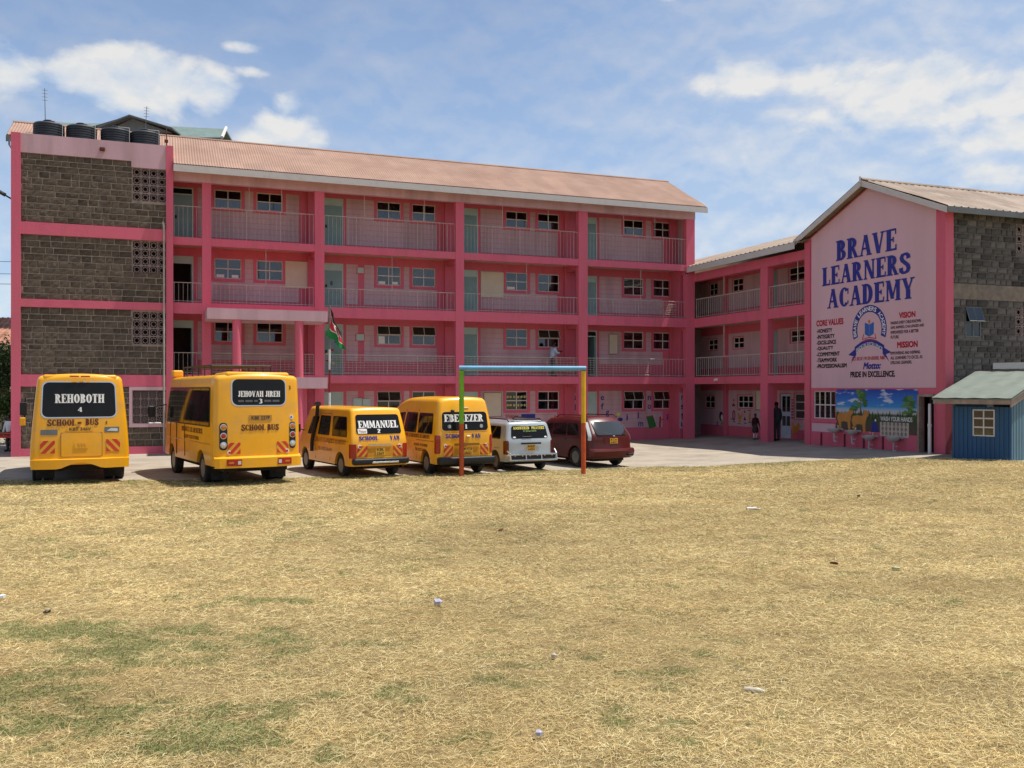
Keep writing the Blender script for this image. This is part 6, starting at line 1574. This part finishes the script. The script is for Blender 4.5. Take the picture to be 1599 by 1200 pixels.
s.box(.42, .46, .37, 2.6, 0, 1.8); s.obj('side_wall', BLUEL, sh)
M4 = Matrix.Translation((1.02, .33, .84)); put_window(sh, M4, .64, .80, nx=2, ny=3)
s = MB(); s.box(1.0, 1.7, .42, .44, .8, 1.7); s.obj('curtain', CURT, sh)
s = MB(); s.box(.44, W5 - .05, 3.2, 3.25, 0, 2.2); s.box(.44, W5 - .05, .5, 3.2, .0, .02); s.obj('inside', DARK, sh)
s = MB(); s.box(-.02, W5 + .12, -.03, .0, 1.80, 1.96); s.obj('fascia', WOOD, sh)
sv = Vector((0, 3.0, .85))
corrugated('roof_sheet', (-.05, -.06, 1.985), (1, 0, 0), sv, W5 + .22, sv.length, ROOFS, sh, pitch=.5, amp=.008, rows=3)
s = MB(); s.box(.5, 3.2, 2.96, 3.05, 2.9, 3.1); s.obj('flashing', FASCIA, sh)
s = MB(); s.prism([(.0, 1.72), (3.0, 2.57), (3.0, 2.80), (0, 1.95)], lambda a, z: (W5 + .10, a, z), lambda a, z: (W5 + .13, a, z)); s.obj('verge_board', WOOD, sh)
t = thing('planter', 'small brown pot standing at the corner between stone wall and shed', 'pot', (14.05, 29.2, .25), .3)
p = MB(); p.lathe([(.10, 0), (.15, .24), (.17, .25), (.15, .26), (.12, .22)], n=16); p.obj('pot', WOOD, t); p = MB(); p.lathe([(.14, .20), (.0001, .22)], n=12); p.obj('soil', DARK, t)

# ---------------------------------------------------------------- houses behind
hb = thing('green_roof_building', 'building behind the school with a green metal roof and grey dormer gable', 'building', (0, 0, 0))
s = MB(); s.box(-27, -15.9, 50, 58, 8, 15.9); s.obj('wall', WOOD, hb)
def slabroof(name, pts, m, par, th=.1):
    s = MB(); n = len(pts); s.add([tuple(p) for p in pts] + [(p[0], p[1], p[2] - th) for p in pts], [tuple(range(n)), tuple(range(n, 2 * n))[::-1]] + [(i, n + i, n + (i + 1) % n, (i + 1) % n) for i in range(n)]); return s.obj(name, m, par)
slabroof('roof', [(-27, 49.6, 16.2), (-15.6, 49.6, 15.95), (-16.0, 51.6, 17.05), (-22.6, 51.8, 17.4), (-27, 51.8, 17.5)], ROOFG, hb)
slabroof('roof', [(-27, 56.4, 15.2), (-15.6, 56.4, 14.95), (-16.0, 51.6, 17.05), (-22.6, 51.8, 17.4), (-27, 51.8, 17.5)], ROOFG, hb)
s = MB(); s.box(-26.5, -15.6, 49.45, 49.58, 15.72, 15.98); s.obj('gutter', ROOFGD, hb)
slabroof('dormer_roof', [(-23.4, 49.9, 16.5), (-20.75, 49.9, 17.28), (-20.75, 54, 17.28), (-23.4, 54, 16.5)], ROOFGD, hb, .08); slabroof('dormer_roof', [(-20.3, 48.9, 17.05), (-18.0, 48.9, 16.35), (-18.0, 53, 16.35), (-20.3, 53, 17.05)], ROOFGD, hb, .08)
slabroof('dormer_roof', [(-22.0, 48.9, 16.4), (-20.3, 48.9, 17.05), (-20.3, 53, 17.05), (-22.0, 53, 16.4)], ROOFGD, hb, .08)
s = MB(); s.prism([(-21.8, 16.2), (-18.2, 16.2), (-20.3, 16.96)], lambda a, z: (a, 49.3, z), lambda a, z: (a, 49.5, z)); s.obj('dormer_wall', ROOFGD, hb)
s = MB(); s.tube((-15.6, 49.6, 16.02), (-16.0, 51.6, 17.12), .09, 6); s.obj('roof_end', FASCIA, hb)

th_ = thing('tiled_house', 'house with a clay-tiled roof beyond the stair tower', 'house', (-27.5, 45, 0), .1)
s = MB(); s.box(-6, 2.0, 2, 8, 0, 4.4); s.obj('wall', mat('house_wall', (.25, .2, .16), .9), th_)
bse = MB(); bse.add([(-6.3, .9, 4.2), (2.6, .9, 4.2), (2.6, 5, 6.3), (-6.3, 5, 6.3), (-6.3, .9, 4.1), (2.6, .9, 4.1), (2.6, 5, 6.2), (-6.3, 5, 6.2)], [(0, 1, 2, 3), (7, 6, 5, 4), (0, 4, 5, 1), (1, 5, 6, 2), (2, 6, 7, 3), (3, 7, 4, 0)]); bse.obj('roof', TILE, th_)
tmh = MB(); tmh.box(-.135, .135, 0, .34, 0, .035); tmh.box(-.135, -.05, -.0, .34, .035, .06); tme = tmh.mesh('roof_tile', TILE)
sl_ = math.atan2(2.1, 4.1)
for j in range(14):
    for i in range(20):
        x = 2.45 - i * .28; y = .9 + j * .33 * math.cos(sl_); z = 4.215 + j * .33 * math.sin(sl_)
        link('roof_tile', tme, th_, (x, y, z), (sl_ + .03, 0, 0))

# trees beyond the tower on the left
LEAF = mat('leaf_green', (.065, .12, .025), .7, var=.45, scale=1.5, spec=.2)
LEAFD = mat('leaf_dark', (.03, .055, .018), .75, var=.4, scale=1.5, spec=.2)
BARK = mat('bark', (.10, .07, .05), .9, var=.3, scale=8, bump=.6)
def tree(label, x, y, h, r, m, seed, nleaf=5000, group='trees beyond the stair tower', z0=.35):
    t = thing('leafy_tree', label, 'tree', (x, y, 0), 0, group); rg = np.random.default_rng(seed)
    tr_ = MB(); tr_.tube((0, 0, 0), (.1, 0, h * .5), .13, 8, r1=.08)
    cl = []
    for i in range(9):
        a = rg.uniform(0, 6.28); e = rg.uniform(.2, 1.2); p = Vector((math.cos(a) * r * .75 * math.cos(e), math.sin(a) * r * .75 * math.cos(e), h * .62 + math.sin(e) * h * .30)); tr_.tube((.05, 0, h * (.25 + .02 * i)), p, .05, 5, r1=.015); cl.append(p)
    tr_.obj('trunk', BARK, t)
    cl += [Vector((rg.uniform(-r, r) * .7, rg.uniform(-r, r) * .7, h * rg.uniform(z0, .95))) for _ in range(12)]
    n = nleaf; idx = rg.integers(0, len(cl), n); c = np.array([tuple(p) for p in cl])[idx] + rg.normal(0, 1, (n, 3)) * r * .24
    d1_ = rg.normal(0, 1, (n, 3)); d1_ /= np.linalg.norm(d1_, axis=1)[:, None]; d2_ = np.cross(d1_, rg.normal(0, 1, (n, 3))); d2_ /= np.linalg.norm(d2_, axis=1)[:, None]
    s_ = rg.uniform(.05, .11, n)[:, None]
    v = np.stack([c - d1_ * s_, c + d2_ * s_ * .4, c + d1_ * s_, c - d2_ * s_ * .4], 1).reshape(-1, 3)
    me = bpy.data.meshes.new('crown'); me.vertices.add(4 * n); me.vertices.foreach_set('co', v.astype(np.float32).ravel()); me.loops.add(4 * n); me.loops.foreach_set('vertex_index', np.arange(4 * n, dtype=np.int32)); me.polygons.add(n); me.polygons.foreach_set('loop_start', np.arange(0, 4 * n, 4, dtype=np.int32)); me.update(); me.validate(); me.materials.append(m)
    link('crown', me, t); return t
tree('dark leafy tree under the tiled roof, nearest the pink column', -22.2, 41.5, 4.3, 1.5, LEAFD, 1, 7000)
tree('dark bushy tree against the tiled house, farther out', -24.6, 42.5, 4.6, 1.8, LEAFD, 3, 7000)
tree('low light green bush beside the pink corner column', -20.7, 38.5, 2.3, .8, LEAF, 2, 4500, z0=.05)
# shade shelter and people at far left
rt = thing('red_table', 'red table in the shade at the left edge of the yard', 'table', (-19.75, 36.0, 0), .2)
s = MB(); rbox(s, (0, 0, .74), (1.3, .6, .05), .015); s.obj('table_top', REDP, rt)
for x in (-.58, .58):
    for y in (-.24, .24): s = MB(); s.tube((x, y, 0), (x, y, .72), .02, 6); s.obj('leg', REDP, rt)
s = MB(); s.box(-.6, .6, -.26, -.22, .58, .68); s.obj('apron', REDP, rt)
wr = thing('overhead_wires', 'thin overhead wires crossing the sky beside the stair tower', 'wires', (0, 0, 0))
s = MB()
for z in (7.6, 8.1, 8.7): s.path([(-40, 50, z + 1.2), (-30, 47, z + .3), (-24, 45, z), (-18, 44, z + .1)], .012, 4)
s.obj('wire', BLACK, wr)

# ================================================================ PEOPLE
def skin_mesh(name, joints, edges, radii, m, parent, sub=2, root=0):
    me = bpy.data.meshes.new(name); me.from_pydata(joints, edges, []); o = bpy.data.objects.new(name, me); col.objects.link(o)
    md = o.modifiers.new('s', 'SKIN'); md.use_smooth_shade = True
    for i, r in enumerate(radii): me.skin_vertices[0].data[i].radius = (r, r) if not isinstance(r, tuple) else r
    for i in range(len(joints)): me.skin_vertices[0].data[i].use_root = (i == root)
    sb = o.modifiers.new('u', 'SUBSURF'); sb.levels = sb.render_levels = sub
    dg = bpy.context.evaluated_depsgraph_get(); m2 = bpy.data.meshes.new_from_object(o.evaluated_get(dg)); o.modifiers.clear(); o.data = m2; m2.materials.clear(); m2.materials.append(m)
    for p in m2.polygons: p.material_index = 0; p.use_smooth = True
    o.parent = parent; return o
def person(label, loc, rz, h, top, bottom, shoe, skirt=None, coat=False, socks=None, arms=None, tilt=0., group=None, skinm=SKIN, sitting=False):
    t = thing('person', label, 'person', loc, rz, group); s = h / 1.75
    V_ = lambda x, y, z: (x * s, y * s, z * s)
    la, ra = arms or ([(-.25, -.02, 1.12), (-.27, -.10, .88)], [(.25, -.02, 1.12), (.27, -.10, .88)])
    hipz = .92
    J = [V_(0, 0, hipz), V_(0, .0, 1.12), V_(0, -tilt * .5, 1.36), V_(0, -tilt, 1.50), V_(0, -.01 - tilt, 1.56), V_(0, -.02 - tilt, 1.66), V_(-.17, -tilt * .5, 1.41), V_(*la[0]), V_(*la[1]), V_(.17, -tilt * .5, 1.41), V_(*ra[0]), V_(*ra[1]),
         V_(-.09, 0, .86), V_(-.10, -.01, .48), V_(-.10, .02, .08), V_(.09, 0, .86), V_(.10, -.01, .48), V_(.10, .02, .08), V_(-.10, -.14, .035), V_(.10, -.14, .035)]
    E_ = [(0, 1), (1, 2), (2, 3), (3, 4), (4, 5), (2, 6), (6, 7), (7, 8), (2, 9), (9, 10), (10, 11), (0, 12), (12, 13), (13, 14), (0, 15), (15, 16), (16, 17), (14, 18), (17, 19)]
    rad = [.13, .115, .13, .055, .085, .085, .055, .042, .032, .055, .042, .032, .085, .055, .038, .085, .055, .038, .035, .035]
    for side, hp in ((-1, la[1]), (1, ra[1])):      # hands: a palm and five fingers
        k = len(J); base = 8 if side < 0 else 11
        d = Vector(hp) - Vector(la[0] if side < 0 else ra[0]); d.normalize(); pl = Vector(hp) + d * .07; J.append(V_(*pl)); E_.append((base, k)); rad.append(.028)
        sidev = d.cross(Vector((side, 0, 0))).normalized() if abs(d.x) < .9 else Vector((0, 1, 0))
        for f_, (o_, ln) in enumerate(((-.024, .065), (-.008, .075), (.008, .07), (.024, .055))):
            e_ = pl + d * ln + sidev * o_; J.append(V_(*e_)); E_.append((k, len(J) - 1)); rad.append(.009)
        e_ = Vector(hp) + d * .05 + sidev * .045; J.append(V_(*e_)); E_.append((base, len(J) - 1)); rad.append(.010)
    body = skin_mesh('body', J, E_, [r * s for r in rad], skinm, t, 1)
    # head details
    hd = MB(); c = Vector(V_(0, -.02 - tilt, 1.655))
    hd.lathe([(.0001, .095 * s), (.055 * s, .085 * s), (.084 * s, .045 * s), (.092 * s, 0), (.088 * s, -.045 * s), (.07 * s, -.07 * s)], (c.x, c.y + .012 * s, c.z + .01 * s), n=16); hd.obj('hair', HAIR, t, smooth='all')
    fc = MB(); rbox(fc, (c.x, c.y - .088 * s, c.z - .015 * s), (.022 * s, .03 * s, .04 * s), .008 * s); fc.obj('nose', skinm, body)
    fc = MB()
    for x in (-.03, .03): fc.lathe([(.0001, -.004), (.011 * s, 0), (.0001, .004)], (c.x + x * s, c.y - .082 * s, c.z + .008 * s), 'Y', 8)
    fc.obj('eyes', WHITE, body)
    def tube_cloth(nm, idx, rs, m, sub=1):
        ji = [J[i] for i in idx]; skin_mesh(nm, ji, [(i, i + 1) for i in range(len(ji) - 1)], [r * s for r in rs], m, t, sub)
    # top
    jt = [J[0] if not coat else V_(0, .0, .72), J[1], J[2], V_(0, -tilt * .8, 1.45), J[6], J[7], V_(*(Vector(la[1]) * .92 + Vector(la[0]) * .08)), J[9], J[10], V_(*(Vector(ra[1]) * .92 + Vector(ra[0]) * .08))]
    skin_mesh('top', jt, [(0, 1), (1, 2), (2, 3), (2, 4), (4, 5), (5, 6), (2, 7), (7, 8), (8, 9)], [r * s for r in ([.185] if coat else [.155]) + [.15, .155, .08, .078, .062, .052, .078, .062, .052]], top, t, 1, root=1)
    if skirt:
        sk = MB(); sk.lathe([(.14 * s, 1.0 * s), (.165 * s, .9 * s), (.23 * s, .52 * s), (.20 * s, .53 * s)], n=20); sk.obj('skirt', skirt, t, smooth='all')
    if bottom:
        tube_cloth('trousers', [0, 12, 13, 14], [.12, .105, .078, .06], bottom); tube_cloth('trousers', [0, 15, 16, 17], [.12, .105, .078, .06], bottom)
    if socks:
        for a_, b_ in ((13, 14), (16, 17)):
            k_ = MB(); k_.tube(Vector(J[a_]) * .86 + Vector(J[b_]) * .14, J[b_], .052 * s, 10, r1=.045 * s); k_.obj('sock', socks, t, smooth='all')
    for x in (-.10, .10): k_ = MB(); rbox(k_, V_(x, -.06, .045), (.10 * s, .28 * s, .09 * s), .035 * s); k_.obj('shoe', shoe, t, smooth='all')
    return t
MAROON = mat('maroon_wool', (.07, .012, .012), .9); GREYC = mat('grey_cloth', (.06, .05, .055), .9); DGREY = mat('dark_coat', (.045, .05, .06), .9); LBLUE = mat('pale_shirt', (.42, .50, .62), .8)
gpos = lw(*[.8, -3.71]); gz = .05
def ground_at(v): return float(zg(v.x, v.y))
person('schoolgirl in a maroon sweater and white socks standing in the wing shade', (gpos.x, gpos.y, ground_at(gpos) - .01), R(20), 1.16, MAROON, None, BLACK, skirt=GREYC, socks=WHITE)
mp_ = lw(.8, -5.22)
person('man in a long dark coat standing beside a pink column in the shaded wing', (mp_.x, mp_.y, ground_at(mp_) - .01), R(200), 1.66, DGREY, GREYC, BLACK, coat=True)
bp_ = lw(-7.05, .8, 3.04)
person('person in a pale blue shirt at the second-storey railing, holding a book', bp_, PHI + R(100), 1.62, LBLUE, GREYC, BLACK, arms=([(-.24, -.12, 1.16), (-.14, -.36, 1.22)], [(.24, -.12, 1.16), (.14, -.36, 1.22)]), tilt=.08)
bo = thing('book', 'dark book held open by the person on the second-storey balcony', 'book', bp_ + Vector((math.cos(PHI + R(10)) * .44, math.sin(PHI + R(10)) * .44, 1.17)), PHI + R(100))
k_ = MB(); k_.prism([(-.11, .03), (0, 0), (.11, .03), (.11, .04), (0, .012), (-.11, .04)], lambda a, b: (a, -.08, b), lambda a, b: (a, .08, b)); k_.obj('cover', DGREY, bo)
person('person in a white shirt behind the red table at the left edge', (-20.0, 36.7, 0), R(-10), 1.45, WHITE, GREYC, BLACK)

# ---------------------------------------------------------------- litter on the field
def litter(name, label, px, py, m, pts, cat='litter', h=.03):
    Y = 1440 * 2.43 / (py - 609); X = (px - 800) / 1440 * Y; z = float(zg(X, Y)) + .05
    t = thing(name, label, cat, (X, Y, z), random.uniform(0, 3)); b = MB(); n = len(pts)
    rn_ = random.Random(px); top = [(x, y, h * rn_.uniform(.3, 1)) for x, y in pts]; b.add([(0, 0, h)] + top + [(x * .95, y * .95, -.005) for x, y in pts], [(0, 1 + i, 1 + (i + 1) % n) for i in range(n)] + [(1 + i, 1 + n + i, 1 + n + (i + 1) % n, 1 + (i + 1) % n) for i in range(n)])
    b.obj('scrap', m, t); return t
bag = mat('clear_plastic', (.46, .40, .31), .35, var=.15, scale=20); scrapg = mat('pale_green_scrap', (.4, .45, .25), .6); lil = mat('lilac_scrap', (.40, .38, .48), .6, var=.3, scale=30)
def bottle(label, px, py, rz, s=1.):
    Y = 1440 * 2.43 / (py - 609); X = (px - 800) / 1440 * Y; t = thing('plastic_bottle', label, 'bottle', (X, Y, float(zg(X, Y)) + .045), rz, 'empty plastic bottles on the grass')
    b = MB(); b.lathe([(.0001, -.11 * s), (.033 * s, -.108 * s), (.036 * s, -.06 * s), (.030 * s, -.02 * s), (.036 * s, .02 * s), (.034 * s, .055 * s), (.014 * s, .09 * s), (.013 * s, .10 * s)], axis='X', n=14); b.obj('bottle_body', bag, t, smooth=40)
    b = MB(); b.lathe([(.015 * s, .10 * s), (.015 * s, .118 * s), (.0001, .119 * s)], axis='X', n=12); b.obj('cap', WHITE, t)
bottle('crushed clear bottle lying alone in the near right part of the field', 1178, 1083, -.25, .7); bottle('clear bottle lying on the far grass in line with the open corridor', 1176, 797, .05, 1.2)
litter('crumpled_wrapper', 'small bluish crumpled wrapper on the straw near the middle', 685, 946, lil, [(.05, 0), (.03, .04), (-.02, .05), (-.05, .01), (-.03, -.04), (.02, -.03)], h=.05)
litter('crumpled_wrapper', 'tiny purple wrapper at the bottom edge of the field', 842, 1154, lil, [(.025, 0), (.01, .02), (-.02, .015), (-.02, -.02), (.01, -.02)])
litter('paper_scrap', 'small beige paper scrap right of the middle of the near field', 865, 1031, bag, [(.04, 0), (.01, .02), (-.04, .01), (-.03, -.02), (.02, -.02)])
litter('leaf_scrap', 'pale green scrap on the right of the field', 1400, 892, scrapg, [(.07, 0), (.02, .03), (-.06, .02), (-.05, -.02), (.03, -.03)])
litter('dark_scrap', 'dark brown scrap on the straw right of the middle', 1303, 884, BROWNT, [(.06, 0), (.0, .02), (-.06, .01), (-.03, -.02)])
litter('dark_scrap', 'small dark scrap near the left edge of the field', 74, 961, BLACK, [(.04, 0), (.0, .02), (-.04, .01), (-.02, -.02)])
litter('dark_scrap', 'small dark scrap in the far middle of the field', 1341, 780, BLACK, [(.05, 0), (.0, .03), (-.05, .01), (-.02, -.03)])
litter('dark_scrap', 'flat dark scrap on the straw beyond the goal mouth', 783, 831, BROWNT, [(.09, 0), (.0, .03), (-.09, .01), (-.04, -.03)])
litter('white_scrap', 'white plastic scrap on the grass edge between the silver car and the goal', 783, 737, PAPER, [(.2, 0), (.05, .08), (-.16, .05), (-.2, -.03), (.1, -.06)])
litter('white_scrap', 'white plastic scrap at the left edge of the field', 2, 937, PAPER, [(.05, 0), (.02, .04), (-.04, .03), (-.05, -.02), (.02, -.03)])

# ================================================================ GRASS  (every blade is real; density falls with distance)
def blades(name, n, ylo, yhi, seed, kind, label):
    g = np.random.default_rng(seed)
    u = g.random(n * 3)
    # density per square metre falls as y^-1.5, strip width grows with y
    y = (np.sqrt(ylo) + u * (np.sqrt(yhi) - np.sqrt(ylo))) ** 2
    hw_ = y * .62 + .9; outer = g.random(len(y)) < .17   # the field's margins are strewn too
    x = np.where(outer, (hw_ + g.random(len(y)) * 4.5) * np.sign(g.uniform(-1, 1, len(y))), g.uniform(-1, 1, len(y)) * hw_)
    ok = (y < yedge(x) + .1)
    gn = greenness(x, y); cl = fbm(x * 2.2 + 7, y * 3.2, 4); 
    if kind == 'green': ok &= g.random(len(y)) < np.clip(gn * 1.5 + .03, 0, 1)
    else: ok &= g.random(len(y)) < np.clip(.35 + 1.3 * (cl - .25), .15, 1) * (1 - .6 * gn)
    # worn soil in the goal mouth
    wear = np.exp(-((x + 1.42) / .5) ** 2 - ((y - 25.7) / .5) ** 2) + np.exp(-((x - 2.2) / .8) ** 2 - ((y - 26.2) / .6) ** 2)
    ok &= g.random(len(y)) > wear * .7
    x, y, gn, cl = [a[ok][:n] for a in (x, y, gn, cl)]; m = len(x)
    z = zg(x, y) + .02 + .045 * (fbm(x * 1.3, y * 1.3) - .5) - .004
    sc = 1 + np.clip((y - 9) / 14, 0, 1) * .9
    L = (g.gamma(4, .0125, m) + .016) * np.where(g.random(m) < .05, 1.9, 1.) * (1 + .25 * (sc - 1)) if kind == 'straw' else g.uniform(.025, .065, m) * (1 + .2 * (sc - 1))
    w = (g.uniform(.0014, .0029, m) if kind == 'straw' else g.uniform(.0022, .0042, m)) * sc
    th = g.uniform(0, 2 * np.pi, m); el = np.abs(g.normal(.12, .22, m)) if kind == 'straw' else g.uniform(.3, 1.25, m)
    dx, dy, dz = np.cos(th) * np.cos(el), np.sin(th) * np.cos(el), np.sin(el)
    bend = g.uniform(-.5, .5, m); px_, py_ = -np.sin(th), np.cos(th)
    lift = g.uniform(0, .022, m) if kind == 'straw' else np.zeros(m)
    roll = g.uniform(-1, 1, m) if kind == 'straw' else g.uniform(-.6, .6, m)
    wx, wy, wz = px_ * np.cos(roll), py_ * np.cos(roll), np.sin(roll)
    B = np.stack([x, y, z + lift], -1); D = np.stack([dx, dy, dz], -1); Wv = np.stack([wx, wy, wz], -1); P_ = np.stack([px_, py_, np.zeros(m)], -1)
    M_ = B + D * (L * .55)[:, None] + P_ * (bend * L * .12)[:, None]
    droop = np.zeros((m, 3)); droop[:, 2] = -L * (.22 if kind == 'straw' else .12) * (dz + .1)
    Tp = B + D * L[:, None] + P_ * (bend * L * .45)[:, None] + droop
    V = np.stack([B - Wv * w[:, None] / 2, B + Wv * w[:, None] / 2, M_ + Wv * w[:, None] * .45, M_ - Wv * w[:, None] * .45, Tp], 1).reshape(-1, 3)
    V[:, 2] = np.maximum(V[:, 2], np.repeat(z, 5) + .001)
    i = np.arange(m) * 5
    F4 = np.stack([i, i + 1, i + 2, i + 3], -1); F3 = np.stack([i + 3, i + 2, i + 4], -1)
    me = bpy.data.meshes.new(name); me.vertices.add(5 * m); me.vertices.foreach_set('co', V.astype(np.float32).ravel())
    li = np.concatenate([F4, F3], 1).ravel(); me.loops.add(7 * m); me.loops.foreach_set('vertex_index', li.astype(np.int32))
    st = np.stack([np.arange(m) * 7, np.arange(m) * 7 + 4], -1).ravel(); me.polygons.add(2 * m); me.polygons.foreach_set('loop_start', st.astype(np.int32)); me.update()
    pal = np.array([[.72, .555, .245], [.80, .65, .33], [.60, .44, .18], [.36, .245, .095], [.86, .74, .43]]) if kind == 'straw' else np.array([[.085, .17, .03], [.12, .21, .04], [.06, .12, .025], [.20, .22, .07]])
    pr = g.choice(len(pal), m, p=[.30, .2, .22, .16, .12] if kind == 'straw' else [.35, .3, .2, .15]); c = pal[pr] * g.uniform(.85, 1.12, m)[:, None]
    big_ = fbm(x * .35 + 3, y * .8, 4)[:, None]; c = c * (.66 + .68 * big_) * (1 - .12 * np.clip((fbm(x * .9 + 20, y * 1.4, 3)[:, None] - .5) * 4, 0, 1) * np.array([.6, 1, 1.4]))
    if kind == 'straw':
        k = np.clip(gn[:, None] * .8, 0, .7); c = c * (1 - k) + np.array([.34, .31, .13]) * k
    ct = np.concatenate([c, np.ones((m, 1))], 1); cv_ = np.repeat(ct, 5, 0)
    at = me.color_attributes.new('tone', 'FLOAT_COLOR', 'POINT'); at.data.foreach_set('color', cv_.astype(np.float32).ravel())
    me.materials.append(mat('grass_' + kind, (.5, .4, .2), .75, var=.0, spec=.25, attr='tone'))
    o = stuff(link(name, me)); o['label'] = label; return o
blades('dry_grass', 800000, 4.6, 30, 11, 'straw', 'matted dry straw-coloured grass over the whole field')
blades('green_grass', 210000, 4.6, 30, 12, 'green', 'green grass growing in patches through the straw')
